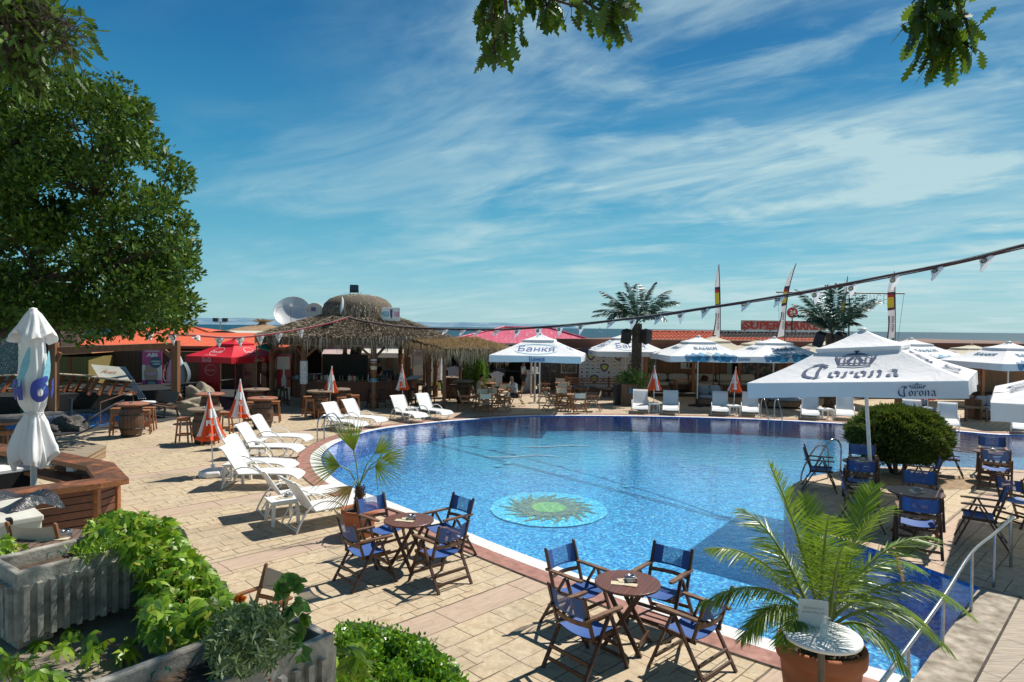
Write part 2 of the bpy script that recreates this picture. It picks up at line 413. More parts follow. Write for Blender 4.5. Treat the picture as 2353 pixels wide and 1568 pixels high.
# --- paving ---
def paving_mat():
    s=NT('paving'); t=s.n('TexCoord'); mp=s.n('Mapping'); mp.inputs['Rotation'].default_value=(0,0,R(-45)); s.l(t.outputs['Object'],mp.inputs[0])
    # slight waviness so that the joints are not ruler straight
    wob=s.n('TexNoise'); wob.inputs['Scale'].default_value=1.1; s.l(t.outputs['Object'],wob.inputs['Vector'])
    sub=s.n('VectorMath',operation='SUBTRACT'); s.l(wob.outputs['Color'],sub.inputs[0]); sub.inputs[1].default_value=(.5,.5,.5)
    sc=s.n('VectorMath',operation='SCALE'); sc.inputs['Scale'].default_value=.07; s.l(sub.outputs[0],sc.inputs[0])
    ad=s.n('VectorMath',operation='ADD'); s.l(mp.outputs[0],ad.inputs[0]); s.l(sc.outputs[0],ad.inputs[1])
    sp=s.n('SeparateXYZ'); s.l(ad.outputs[0],sp.inputs[0]); X,Y=sp.outputs[0],sp.outputs[1]
    # bands every 3.6 m across the joints
    yb=s.math('FRACT',s.math('DIVIDE',s.math('ADD',Y,-6.06+3.6*4),3.6)); band=s.math('LESS_THAN',yb,.14)
    yin=s.math('MULTIPLY',yb,3.6)
    edge=s.math('LESS_THAN',s.math('ABSOLUTE',s.math('SUBTRACT',yin,.504)),.014)
    edge=s.math('MAXIMUM',edge,s.math('LESS_THAN',yin,.013))
    cx=s.math('FLOOR',s.math('DIVIDE',X,1.2)); cy=s.math('FLOOR',s.math('DIVIDE',s.math('SUBTRACT',Y,.3),.77))
    cc=s.n('CombineXYZ'); s.l(cx,cc.inputs[0]); s.l(cy,cc.inputs[1]); wn=s.n('TexWhiteNoise',noise_dimensions='2D'); s.l(cc.outputs[0],wn.inputs['Vector'])
    def brick(w,h,off,loc):
        b=s.n('TexBrick'); b.inputs['Scale'].default_value=1; b.inputs['Brick Width'].default_value=w; b.inputs['Row Height'].default_value=h; b.inputs['Mortar Size'].default_value=.0075; b.inputs['Mortar Smooth'].default_value=.15
        b.offset=off; b.inputs['Color1'].default_value=(0,0,0,1); b.inputs['Color2'].default_value=(1,1,1,1); b.inputs['Bias'].default_value=0; b.inputs['Mortar'].default_value=(.5,.5,.5,1)
        a=s.n('VectorMath',operation='ADD'); s.l(ad.outputs[0],a.inputs[0]); a.inputs[1].default_value=loc; s.l(a.outputs[0],b.inputs['Vector']); return b
    A=brick(.6,.385,.5,(0,-.3,0)); B=brick(.4,.257,.35,(.1,-.3,0)); 
    pick=s.math('GREATER_THAN',wn.outputs[0],.52)
    fac=s.n('Mix'); s.l(pick,fac.inputs[0]); s.l(A.outputs['Fac'],fac.inputs[2]); s.l(B.outputs['Fac'],fac.inputs[3])
    tint=s.mix(pick,A.outputs['Color'],B.outputs['Color'])
    bandj=brick(1.3,9,.0,(0,0,0))
    joint=s.n('Mix'); s.l(band,joint.inputs[0]); s.l(fac.outputs[0],joint.inputs[2]); s.l(bandj.outputs['Fac'],joint.inputs[3])
    j=s.math('MAXIMUM',joint.outputs[0],edge)
    v=s.coord(); n1=s.noise(v,1.3,5,.3); n2=s.noise(v,9,6,.8,.65); n3=s.noise(v,60,3)
    base=s.ramp(n2,[(.28,(.34,.255,.16)),(.5,(.52,.42,.28)),(.74,(.65,.565,.41))])
    base=s.mix(s.rng(tint,0,1,.0,.34),base,(.42,.30,.19)); base=s.mix(s.rng(n1,.42,.72,0,.42),base,(.40,.34,.26))
    wv=s.noise(s.coord((1,1,1)),2,2)
    # wood-stamped pink band
    m2=s.n('Mapping'); m2.inputs['Scale'].default_value=(1.2,26,1); s.l(mp.outputs[0],m2.inputs[0]); g=s.noise(m2.outputs[0],2.2,6,.8)
    pink=s.ramp(g,[(.3,(.38,.275,.205)),(.7,(.55,.425,.32))])
    col=s.mix(band,base,pink)
    # crackle of thin cracks
    vo=s.n('TexVoronoi',feature='DISTANCE_TO_EDGE'); vo.inputs['Scale'].default_value=5.5
    dv=s.n('Mapping'); s.l(ad.outputs[0],dv.inputs[0]); dn=s.n('TexNoise'); dn.inputs['Scale'].default_value=4; s.l(ad.outputs[0],dn.inputs['Vector']); mxv=s.n('Mix',data_type='RGBA'); mxv.inputs[0].default_value=.35; s.l(dv.outputs[0],mxv.inputs[6]); s.l(dn.outputs['Color'],mxv.inputs[7]); s.l(mxv.outputs[2],vo.inputs['Vector'])
    cr=s.math('MULTIPLY',s.rng(vo.outputs[0],.0,.035,1,0),s.rng(n2,.5,.62))
    col=s.mix(s.math('MULTIPLY',cr,.45),col,(.14,.10,.07))
    jm=s.math('MULTIPLY',j,s.rng(n1,.25,.6,.95,.7)); col=s.mix(jm,col,(.045,.03,.02))
    st=s.noise(v,.55,4,.5); col=s.mix(s.rng(st,.52,.70,0,.42),col,(.22,.175,.125))
    s.set(Base_Color=col,Roughness=s.rng(n2,.3,.7,.9,.65)); s.b.inputs['Specular IOR Level'].default_value=.3
    h=s.math('SUBTRACT',s.math('ADD',s.math('MULTIPLY',n2,.5),s.math('MULTIPLY',n3,.15)),s.math('MULTIPLY',j,.8)); s.bump(h,.65,.012); return s.m
PAVE=paving_mat()
pink_mat=pm('red_stamped_border',(.40,.20,.155),(.26,.125,.10),7,.8,.6,detail=8,bd=.01)
def ring_sheet(outer,inner,z,name,m):
    tri=geometry.tessellate_polygon([[V((p[0],p[1],0)) for p in outer],[V((p.x,p.y,0)) for p in inner]])
    vs=[V((p[0],p[1],z)) for p in outer]+[V((p.x,p.y,z)) for p in inner]; fs=[]
    for t in tri:
        a,b,c=[vs[i] for i in t]; cr=(b-a).cross(c-a).z
        fs.append(tuple(t) if cr>0 else (t[0],t[2],t[1]))
    mb=MB(); mb.add(vs,fs,0); o=mb.build(name,m); return struct(o)
ring_sheet([(-90,-40),(90,-40),(90,95),(-90,95)],POOL,0,'ground',PAVE)
# --- coping ---
def grate_mat():
    s=NT('white_overflow_grating'); t=s.n('TexCoord'); sp=s.n('SeparateXYZ'); mp=s.n('Mapping'); mp.inputs['Rotation'].default_value=(0,0,R(-52)); s.l(t.outputs['Object'],mp.inputs[0]); s.l(mp.outputs[0],sp.inputs[0])
    def cell(x,w,g): f=s.math('FRACT',s.math('DIVIDE',x,w)); return s.math('LESS_THAN',f,g)
    a=s.math('MULTIPLY',cell(sp.outputs[0],.045,.3),cell(sp.outputs[1],.03,.4)); s.set(Base_Color=s.mix(s.math('MULTIPLY',a,.75),s.ramp(s.noise(s.coord(),5,4),[(.3,(.66,.66,.62)),(.7,(.82,.82,.79))]),(.12,.12,.12)),Roughness=.5); return s.m
WPLAST=pm('white_plastic',(.84,.84,.82),(.76,.76,.73),4,.4,.04)
GRATE=grate_mat()
strip('pool_overflow_grating',edgeA,-.0,.29,.006,GRATE)
strip('pool_border_band',edgeA,.29,.62,.012,pink_mat)
joint=plain('dark_joint',(.05,.035,.028),.9)
strip('pool_border_joint',edgeA,.62,.642,.016,joint)
CSTONE=pm('coping_stone',(.55,.41,.28),(.40,.29,.20),8,.8,.5,detail=8)
SG2=SG
strip('peninsula_coping',edgeB,.0,.30,.008,CSTONE); strip('peninsula_coping_joint',edgeB,.30,.318,.011,joint)
GREYST=pm('grey_stamped_stone',(.44,.38,.30),(.18,.15,.11),5,.85,.9,detail=9,bd=.02)
# right walkway: greyer paving sheet + stone edge
wk=[G(2104,1556),G(2251,1351),G(2300,1296),G(2353,1286),V((10,10.4,0)),V((10,2,0)),V((4.0,3.0,0))]
# --- pool shell ---
def tile_mat(name,pal,size=.045,rough=.25,mott=.5,grout=None,discs=None):
    s=NT(name); t=s.n('TexCoord'); dv=s.n('VectorMath',operation='DIVIDE'); s.l(t.outputs['Object'],dv.inputs[0]); dv.inputs[1].default_value=(size,)*3
    fl=s.n('VectorMath',operation='FLOOR'); s.l(dv.outputs[0],fl.inputs[0]); wn=s.n('TexWhiteNoise',noise_dimensions='3D'); s.l(fl.outputs[0],wn.inputs['Vector'])
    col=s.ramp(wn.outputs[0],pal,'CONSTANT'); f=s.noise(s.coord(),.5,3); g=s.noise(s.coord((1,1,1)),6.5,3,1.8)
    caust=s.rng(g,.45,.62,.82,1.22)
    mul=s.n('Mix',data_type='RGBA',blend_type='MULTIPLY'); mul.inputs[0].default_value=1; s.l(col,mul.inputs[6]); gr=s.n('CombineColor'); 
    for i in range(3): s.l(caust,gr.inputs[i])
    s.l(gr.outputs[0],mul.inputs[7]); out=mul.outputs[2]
    if grout:
        fr=s.n('VectorMath',operation='FRACTION'); s.l(dv.outputs[0],fr.inputs[0]); sp=s.n('SeparateXYZ'); s.l(fr.outputs[0],sp.inputs[0])
        e=s.math('MAXIMUM',s.math('LESS_THAN',sp.outputs[0],.09),s.math('LESS_THAN',sp.outputs[2],.09)); out=s.mix(e,out,grout)
    if discs:
        sp2=s.n('SeparateXYZ'); s.l(fl.outputs[0],sp2.inputs[0]); c2=s.ramp(wn.outputs[0],[(0,(.10,.46,.64)),(.3,(.16,.56,.72)),(.6,(.08,.36,.62)),(.85,(.24,.64,.76))],'CONSTANT')
        tx=s.n('SeparateXYZ'); s.l(t.outputs['Object'],tx.inputs[0]); mk=None
        for cx,cy,rx,ry in discs:
            a=s.math('POWER',s.math('DIVIDE',s.math('SUBTRACT',tx.outputs[0],cx),rx),2); b=s.math('POWER',s.math('DIVIDE',s.math('SUBTRACT',tx.outputs[1],cy),ry),2); e=s.math('SQRT',s.math('ADD',a,b)); e=s.math('ADD',e,s.math('MULTIPLY',s.math('SUBTRACT',g,.5),.22)); k=s.math('LESS_THAN',s.math('ADD',e,s.math('MULTIPLY',s.math('SUBTRACT',wn.outputs[0],.5),.34)),1.0); mk=k if mk is None else s.math('MAXIMUM',mk,k)
        out=s.mix(mk,out,c2)
    s.set(Base_Color=out,Roughness=rough); return s.m
B1=[(0,(.08,.33,.60)),(.22,(.12,.46,.72)),(.42,(.06,.22,.50)),(.58,(.18,.60,.80)),(.72,(.12,.39,.68)),(.84,(.14,.25,.55)),(.93,(.32,.72,.84))]
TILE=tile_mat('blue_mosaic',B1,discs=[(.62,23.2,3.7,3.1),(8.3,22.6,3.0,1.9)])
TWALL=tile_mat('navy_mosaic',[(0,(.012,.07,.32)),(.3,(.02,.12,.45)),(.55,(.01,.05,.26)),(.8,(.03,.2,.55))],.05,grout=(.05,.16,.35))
def fz(y): return -1.06+.46*max(0,min(1,(y-9)/17.5))
def floor_obj():
    tri=None; pts=[V((p.x,p.y)) for p in POOL]
    ys=np.arange(5,31,1.0); xs=np.arange(-8,31,1.0)
    from mathutils.geometry import delaunay_2d_cdt
    n=len(pts); inner=[]
    def inside(x,y):
        c=False;j=n-1
        for i in range(n):
            a=pts[i];b=pts[j]
            if (a.y>y)!=(b.y>y) and x<(b.x-a.x)*(y-a.y)/(b.y-a.y)+a.x: c=not c
            j=i
        return c
    for x in xs:
        for y in ys:
            if inside(x,y): inner.append(V((x,y)))
    vv,ee,ff,_,_,_=delaunay_2d_cdt(pts+inner,[(i,(i+1)%n) for i in range(n)],[],1,1e-4)
    mb=MB(); mb.add([V((p.x,p.y,fz(p.y))) for p in vv],[tuple(f) for f in ff],0)
    o=mb.build('pool_floor',TILE); struct(o)
    mw=MB(); mw.add([V((p.x,p.y,0.004)) for p in POOL]+[V((p.x,p.y,fz(p.y)-.02)) for p in POOL],[(i,(i+1)%n,n+(i+1)%n,n+i) for i in range(n)],0)
    struct(mw.build('pool_wall',TWALL))
    ws=MB(); ws.add([V((p.x,p.y,-.02)) for p in vv],[tuple(f) for f in ff],0); return ws
ws=floor_obj()
def water_mat(name,tint,str_=.25,sc=2.2,rough=.0,far=1):
    s=NT(name); t=s.t; t.nodes.remove(s.b)
    tr=s.n('BsdfTransparent'); tr.inputs[0].default_value=(*tint,1); gl=s.n('BsdfGlossy'); gl.inputs['Roughness'].default_value=rough; gl.inputs[0].default_value=(.92,.95,1,1)
    v=s.coord((1,1.6,1)); a=s.noise(v,sc,3,.8); b=s.noise(s.coord((1,2.0,1)),sc*3.6,3,.6); h=s.math('ADD',a,s.math('MULTIPLY',b,.35))
    bp=s.n('Bump'); bp.inputs['Strength'].default_value=str_; bp.inputs['Distance'].default_value=.02; s.l(h,bp.inputs['Height'])
    fr=s.n('Fresnel'); fr.inputs[0].default_value=1.33; s.l(bp.outputs[0],fr.inputs['Normal']); s.l(bp.outputs[0],gl.inputs['Normal'])
    mx=s.n('MixShader'); s.l(s.math('MINIMUM',s.math('MULTIPLY',fr.outputs[0],1.6),.80),mx.inputs[0]); s.l(tr.outputs[0],mx.inputs[1]); s.l(gl.outputs[0],mx.inputs[2]); s.l(mx.outputs[0],s.o.inputs[0]); return s.m
w=ws.build('pool_water',water_mat('pool_water',(.80,.94,.99),.45)); tag(w,'clear rippled water of the big round swimming pool','water',kind='structure')
# submerged rim shelf of lilac and pale blue tiles
RIM=tile_mat('lilac_rim_mosaic',[(0,(.10,.26,.62)),(.35,(.20,.42,.78)),(.62,(.13,.14,.50)),(.8,(.06,.2,.6))],.05)
SHP=edgeA[:66]
strip('pool_rim_shelf',SHP,.0,-.22,-.10,RIM,zz=-.16)
strip('pool_rim_riser',SHP,-.22,-.24,-.16,RIM,zz=-1.0)
def blob(cx,cy,rx,ry,n=60,j=0): return [V((cx+(rx+rnd.uniform(-j,j))*math.cos(2*PI*i/n),cy+(ry+rnd.uniform(-j,j))*math.sin(2*PI*i/n))) for i in range(n)]
def onfloor(name,polys,mats,dz=.004,label=None):
    mb=MB()
    for k,(pts,mi,lv) in enumerate(polys):
        tri=geometry.tessellate_polygon([[V((p[0],p[1],0)) for p in pts]])
        vs=[V((p[0],p[1],fz(p[1])+.02+lv*.006)) for p in pts]; fs=[]
        for t in tri:
            a,b,c=[vs[i] for i in t]; fs.append(tuple(t) if (b-a).cross(c-a).z>0 else (t[0],t[2],t[1]))
        mb.add(vs,fs,mi)
    return struct(mb.build(name,mats))
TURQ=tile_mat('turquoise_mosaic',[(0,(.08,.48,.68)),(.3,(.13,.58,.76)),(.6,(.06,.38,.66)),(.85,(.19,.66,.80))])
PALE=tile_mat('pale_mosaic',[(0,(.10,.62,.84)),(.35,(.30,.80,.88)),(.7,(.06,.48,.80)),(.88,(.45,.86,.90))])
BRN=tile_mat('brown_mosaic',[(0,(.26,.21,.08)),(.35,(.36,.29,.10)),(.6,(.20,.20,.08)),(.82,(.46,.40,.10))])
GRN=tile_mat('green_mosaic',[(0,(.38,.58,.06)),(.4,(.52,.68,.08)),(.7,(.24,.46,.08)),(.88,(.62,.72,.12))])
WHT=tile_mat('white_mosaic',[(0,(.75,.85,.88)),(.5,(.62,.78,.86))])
sc_=G(1261,1170,fz(16.4)); SX,SY=sc_.x,sc_.y
pol=[(blob(SX,SY,1.43,1.43),0,1)]; ray_=[]; ray2=[]
NR=22
for i in range(NR):
    a=2*PI*i/NR
    for (off,r1,w_,tw,lst) in ((0,1.28 if i%2 else 1.12,.085,.10,ray_),(.5,1.05,.05,-.08,ray2)):
        aa=a+off*2*PI/NR; L_=[];Rr=[]
        for k in range(7):
            t=k/6; r=.62+(r1-.62)*t; an=aa+tw*math.sin(t*PI*1.6); ww=w_*(1-t)*1.4+.004
            c=V((SX+r*math.cos(an),SY+r*math.sin(an))); tn=V((-math.sin(an),math.cos(an))); L_.append(c+tn*ww);Rr.append(c-tn*ww)
        lst.append((L_+Rr[::-1]))
pol+=[(p,2,2) for p in ray2]+[(p,1,3) for p in ray_]+[(blob(SX,SY,.78,.72),1,4),(blob(SX,SY,.43,.43),2,5)]
pol=[([V((q[0]+rnd.uniform(-.018,.018),q[1]+rnd.uniform(-.018,.018))) for q in P_],mi_,lv_) for P_,mi_,lv_ in pol]
onfloor('sun_mosaic',pol,[PALE,BRN,GRN])
def wave(x0,x1,y,amp,w_):
    up=[];dn=[]
    for k in range(25):
        t=k/24; x=x0+(x1-x0)*t; yy=y+amp*math.sin(t*PI*2); ww=w_*(math.sin(t*PI)**.5+.1); up.append((x,yy+ww));dn.append((x,yy-ww*.3))
    return up+dn[::-1]
onfloor('wave_mosaic',[(wave(-1.0,1.7,22.0,-.18,.10),0,1),(wave(.2,3.0,23.7,-.18,.12),0,1)],[WHT])
# dark rope line across the floor, small lamps and drains
LN=pm('dark_line',(.015,.05,.16),None,8,.6)
a=G(905,1008,-.8);b=G(1551,1176,-1.0);c=G(1830,1252,-1.02)
def lineband(p,q,w_):
    d=(V((q.x,q.y))-V((p.x,p.y))).normalized(); n_=V((-d.y,d.x))*w_; k=12; P=[V((p.x,p.y)).lerp(V((q.x,q.y)),i/k) for i in range(k+1)]
    return [x+n_ for x in P]+[x-n_ for x in P][::-1]
onfloor('lane_line',[(lineband(a,b,.03),0,2),(lineband(b,c,.03),0,2)],[LN])
onfloor('drain_grille',[(blob(*G(*KW(1163,398),-.9).xy,.17,.17,4),0,3),(blob(*G(*KW(1225,370),-.85).xy,.17,.17,4),0,3),(blob(*G(*KW(2028,526),-.9).xy,.1,.1,8),0,3)],[PALE])
# --- grey walkway on the right ---
def walk():
    P=[(p.x,p.y) for p in [G(2118,1566)]+[q for q in []]]
s=NT('walkway'); v=s.coord((1,1,1),R(20)); n1=s.noise(s.coord((1.5,22,1),R(-38)),2.2,6,.7); n2=s.noise(s.coord(),3,5)
br=s.n('TexBrick'); br.inputs['Scale'].default_value=1; br.inputs['Brick Width'].default_value=1.1; br.inputs['Row Height'].default_value=.55; br.inputs['Mortar Size'].default_value=.006; s.l(s.coord((1,1,1),R(-38)),br.inputs['Vector'])
c_=s.ramp(n1,[(.25,(.22,.18,.135)),(.5,(.37,.31,.24)),(.75,(.52,.45,.36))]); c_=s.mix(s.rng(n2,.5,.75,0,.5),c_,(.3,.27,.23)); c_=s.mix(s.math('MULTIPLY',br.outputs['Fac'],.8),c_,(.05,.035,.025)); s.set(Base_Color=c_,Roughness=.85); s.bump(s.math('SUBTRACT',n1,s.math('MULTIPLY',br.outputs['Fac'],1.2)),.5,.01); WALK=s.m
e0=G(2251,1351);e1=G(2100,1562); dn=(e1-e0).normalized(); pn=V((-dn.y,dn.x,0)); 
if pn.x<0: pn=-pn
mb=MB(); far_=e0-dn*.9
q0=e0+pn*.0; q1=e1+dn*2.0
WP=[q0+pn*.45,q1+pn*.45,q1+pn*7,q0+pn*7]
mb.prism(WP,.001,.006,0); struct(mb.build('walkway',WALK))
mb=MB(); mb.prism([e0,e1+dn*2,e1+dn*2+pn*.45,e0+pn*.45],.001,.014,0); struct(mb.build('pool_edge_stone',GREYST))
mb=MB(); mb.prism([e0+pn*.45,e1+dn*2+pn*.45,e1+dn*2+pn*.475,e0+pn*.475],.002,.016,0); struct(mb.build('walkway_joint',joint))
# --- dark ground by the paddling pool ---
DARK=pm('black_rubber_ground',(.045,.045,.045),(.022,.022,.024),5,.8,.4)
ex=[G(-150,1030),G(60,1012),G(150,1001),G(253,987),G(360,972),G(450,958),G(540,938),G(640,932),G(650,905)]
mb=MB(); mb.prism([(p.x,p.y) for p in ex]+[(-11,40),(-60,40),(-60,18)],.001,.006,0); struct(mb.build('dark_ground',DARK))
PW=tile_mat('paddling_pool_tiles',[(0,(.02,.22,.62)),(.4,(.03,.30,.72)),(.7,(.02,.16,.5))],.12)
pp=[G(-90,992),G(4,990),G(60,990),G(170,985),G(255,975),G(330,966),G(330,944),G(255,946),G(155,951),G(60,960),G(-90,968)]
mb=MB(); mb.prism([(p.x,p.y) for p in pp],.002,.010,0); struct(mb.build('paddling_pool_floor',PW))
mb=MB(); mb.prism([(p.x,p.y) for p in pp],.03,.034,0); o=mb.build('paddling_pool_water',water_mat('paddling_water',(.8,.95,1),.3)); struct(o)
CURB=pm('dark_kerb',(.10,.10,.09),(.05,.05,.05),6,.8,.4)
mb=MB(); mb.tube([V((p.x,p.y,.02)) for p in pp[6:]],.14,8,0); struct(mb.build('paddling_pool_kerb',CURB))
# --- sea and far shore ---
s=NT('sea'); v=s.coord((1,3,1)); n1=s.noise(s.coord((.25,1,1)),.09,6,.5,.65); n2=s.noise(s.coord((.35,1.6,1)),.32,4,.3,.7); n0=s.noise(s.coord((.3,1,1)),.006,4)
c_=s.ramp(n1,[(.3,(.003,.035,.055)),(.55,(.006,.06,.082)),(.75,(.012,.10,.12))]); c_=s.mix(s.rng(n0,.4,.65,0,.6),c_,(.004,.05,.11))
foam=s.math('MULTIPLY',s.rng(n2,.665,.70),s.rng(n1,.5,.6)); c_=s.mix(foam,c_,(.8,.85,.86)); s.set(Base_Color=c_,Roughness=s.rng(foam,0,1,.5,.9)); s.b.inputs['Specular IOR Level'].default_value=.18; s.bump(s.math('ADD',n1,s.math('MULTIPLY',n2,.6)),.9,.9); SEA=s.m
mb=MB(); mb.poly([(-22000,93,-3),(22000,93,-3),(22000,24000,-3),(-22000,24000,-3)]); struct(mb.build('sea',SEA))
s=NT('haze_tinted_hills'); n1=s.noise(s.coord((1,1,2)),.0016,6,.3,.7); n2=s.noise(s.coord((1,1,3)),.006,5,.2,.7)
c_=s.ramp(n1,[(.36,(.10,.19,.27)),(.5,(.14,.24,.33)),(.66,(.24,.33,.38))]); c_=s.mix(s.rng(n2,.56,.70,0,.45),c_,(.42,.46,.48)); s.set(Base_Color=c_,Roughness=1); s.b.inputs['Specular IOR Level'].default_value=0  # distance haze is painted into the hills' blue-grey base colour, no haze volume
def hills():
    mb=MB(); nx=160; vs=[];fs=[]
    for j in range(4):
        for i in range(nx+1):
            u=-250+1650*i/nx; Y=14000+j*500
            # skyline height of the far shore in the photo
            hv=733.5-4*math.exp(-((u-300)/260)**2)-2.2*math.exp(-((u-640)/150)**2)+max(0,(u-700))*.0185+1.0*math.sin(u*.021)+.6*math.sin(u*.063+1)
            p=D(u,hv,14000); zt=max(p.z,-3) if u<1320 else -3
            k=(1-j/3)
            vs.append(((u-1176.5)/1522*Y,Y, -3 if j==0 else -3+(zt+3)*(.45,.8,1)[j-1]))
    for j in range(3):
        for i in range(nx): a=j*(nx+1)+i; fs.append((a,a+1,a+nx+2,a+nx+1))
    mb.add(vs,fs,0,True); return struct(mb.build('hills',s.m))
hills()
# =============== FURNITURE ===============
DWOOD=wood('dark_oiled_wood',(.10,.042,.022),(.045,.02,.012),6,2,.42); DW2=wood('worn_wood',(.24,.125,.065),(.10,.05,.028),6,2,.5)
TEAK=wood('teak',(.30,.135,.055),(.17,.07,.03),6,2,.5); TABW=planks('table_slats',(.22,.075,.045),(.10,.038,.025),.052,0,.4,.07,1)
ORW=wood('orange_pine',(.40,.17,.07),(.27,.105,.045),6,2,.55)
BLUE=fabric('blue_canvas',(.035,.105,.33),(.022,.07,.24),.15,.65)
def meshwin(name,c,a):
    s=NT(name); s.set(Base_Color=c,Roughness=.6); f=s.noise(s.coord(),40,2); s.b.inputs['Alpha'].default_value=a; s.l(s.rng(f,.3,.7,a-.12,min(1,a+.12)),s.b.inputs['Alpha']); return s.m
BNET=meshwin('blue_net',(.05,.13,.42),.62)
CREAM=fabric('cream_canvas',(.62,.55,.42),(.54,.47,.35),.2,.8); CNET=CREAM
WMET=plain('white_enamel',(.80,.80,.78),.35)
WSLING=fabric('white_sling',(.82,.82,.81),(.78,.78,.77),.08,.55,.12)
STEEL=pm('brushed_steel',(.46,.47,.48),(.34,.35,.36),12,.26,.03,1)
BLACK=plain('black_paint',(.018,.018,.02),.45); 
def chair_proto(name,label,cat,wood_m,cloth,net,group,rail=None):
    t=thing(name,label,cat,(0,0,0),0,group); rail=rail or wood_m
    m=MB(); n=8
    m.sheet(lambda u,v:V(((u-.5)*.47,-.17+.40*v,.445-.035*math.sin(u*PI)-.01*math.sin(v*PI))),8,4); m.sheet(lambda u,v:V(((.5-u)*.47,-.17+.40*v,.437-.035*math.sin(u*PI)-.01*math.sin(v*PI))),8,4)
    m.build('seat',cloth,t)
    m=MB()
    def bk(u,v): return V(((u-.5)*.50,-.245-.055*v-.045*math.sin(u*PI),.655+.225*v-(.02*math.sin(u*PI) if v>.9 else 0)))
    def bk2(u,v): p=bk(1-u,v); return p+V((0,.006,0))
    if net is cloth: m.sheet(bk,10,3)
    else:
        m.sheet(lambda u,v:bk(u*.24,v),3,3); m.sheet(lambda u,v:bk(.76+u*.24,v),3,3); m.sheet(lambda u,v:bk(.24+u*.52,v*.10),5,1); m.sheet(lambda u,v:bk(.24+u*.52,.9+.1*v),5,1)
    b=m.build('backrest',cloth,t)
    if net is not cloth: m=MB(); m.sheet(lambda u,v:bk(.24+u*.52,.1+.8*v),5,3); m.build('mesh_panel',net,b)
    for s in(-1,1):
        x=s*.255
        MB().beam((x,-.165,.42),(x,-.315,.90),.032,.034,0,(1,0,0)).lathe([(0,.018),(.016,.012),(.019,0)][::-1],8,0,(x,-.318,.90)).build('back_post',wood_m,t,.004)
        MB().beam((s*.285,.06,.64),(s*.285,.335,0),.026,.042,0,(1,0,0)).build('leg',wood_m,t,.004)
        MB().beam((s*.285,.03,.64),(s*.285,-.36,0),.026,.042,0,(1,0,0)).build('leg',wood_m,t,.004)
        MB().prism([(x+q[0],q[1]) for q in((-.025,-.30),(.025,-.30),(.032,.2),(.022,.27),(-.022,.27),(-.032,.2))],.648,.672).build('armrest',rail,t,.004)
        MB().beam((s*.245,-.20,.425),(s*.245,.25,.44),.026,.045,0).build('seat_rail',wood_m,t,.003)
    for y,z in((.27,.13),(.205,.28),(-.305,.10),(-.255,.21)): MB().beam((-.27,y,z),(.27,y,z),.02,.04).build('stretcher',wood_m,t,.003)
    MB().sheet(lambda u,v:V(((u-.5)*.50,-.215-.05*math.sin(u*PI),.56+.045*v)),8,1).sheet(lambda u,v:V(((.5-u)*.50,-.200-.05*math.sin(u*PI),.56+.045*v)),8,1).build('back_slat',rail,t)
    return t
PB=chair_proto('folding_chair','','folding chair',DWOOD,BLUE,BNET,'blue canvas chairs round the tables',DW2)
PC=chair_proto('director_chair','','director chair',TEAK,CREAM,CREAM,'cream canvas chairs round the tables')
usedp=set()
def place(proto,x,y,ang,label,z=0,group=None,sc=1):
    """ang = direction the front faces, degrees from +X"""
    rz=R(ang-90+rnd.uniform(-6,6))
    if proto.name not in usedp: usedp.add(proto.name); proto.location=(x,y,z); proto.rotation_euler=(0,0,rz); proto['label']=label; proto.scale=(sc,)*3; return proto
    return dup(proto,(x,y,z),rz,label,group,sc)
# round slatted table
def table_proto(name,label,r,h,top,leg,group,thick=.028):
    t=thing(name,label,'table',(0,0,0),0,group)
    MB().lathe([(r*.97,h-thick),(r,h-thick+.004),(r,h-.004),(r*.985,h)],48,0,smooth=False).build('tabletop',top,t)
    for s in(-1,1):
        MB().beam((s*.20,-.16,h-thick),(-s*.22,-.20,0),.03,.045).build('leg',leg,t); MB().beam((s*.20,.16,h-thick),(-s*.22,.20,0),.03,.045).build('leg',leg,t)
        MB().beam((-.24,s*.17,h-thick-.025),(.24,s*.17,h-thick-.025),.03,.04).build('apron',leg,t); MB().beam((s*.2,-.19,.12),(s*.2,.19,.12),.02,.05).build('stretcher',leg,t)
    MB().beam((0,-.18,.36),(0,.18,.36),.03,.03).build('stretcher',leg,t)
    return t
PT=table_proto('round_table','',.37,.73,TABW,DWOOD,'round slatted tables by the pool')
PT2=table_proto('cafe_table','',.37,.73,wood('pale_tabletop',(.36,.17,.08),(.24,.10,.05),5,0),TEAK,'round tables with cream chairs')
ASH=plain('ashtray_grey',(.35,.35,.36),.3,.6); PAPER=pm('printed_card',(.75,.73,.66),(.6,.6,.58),30,.5,0)
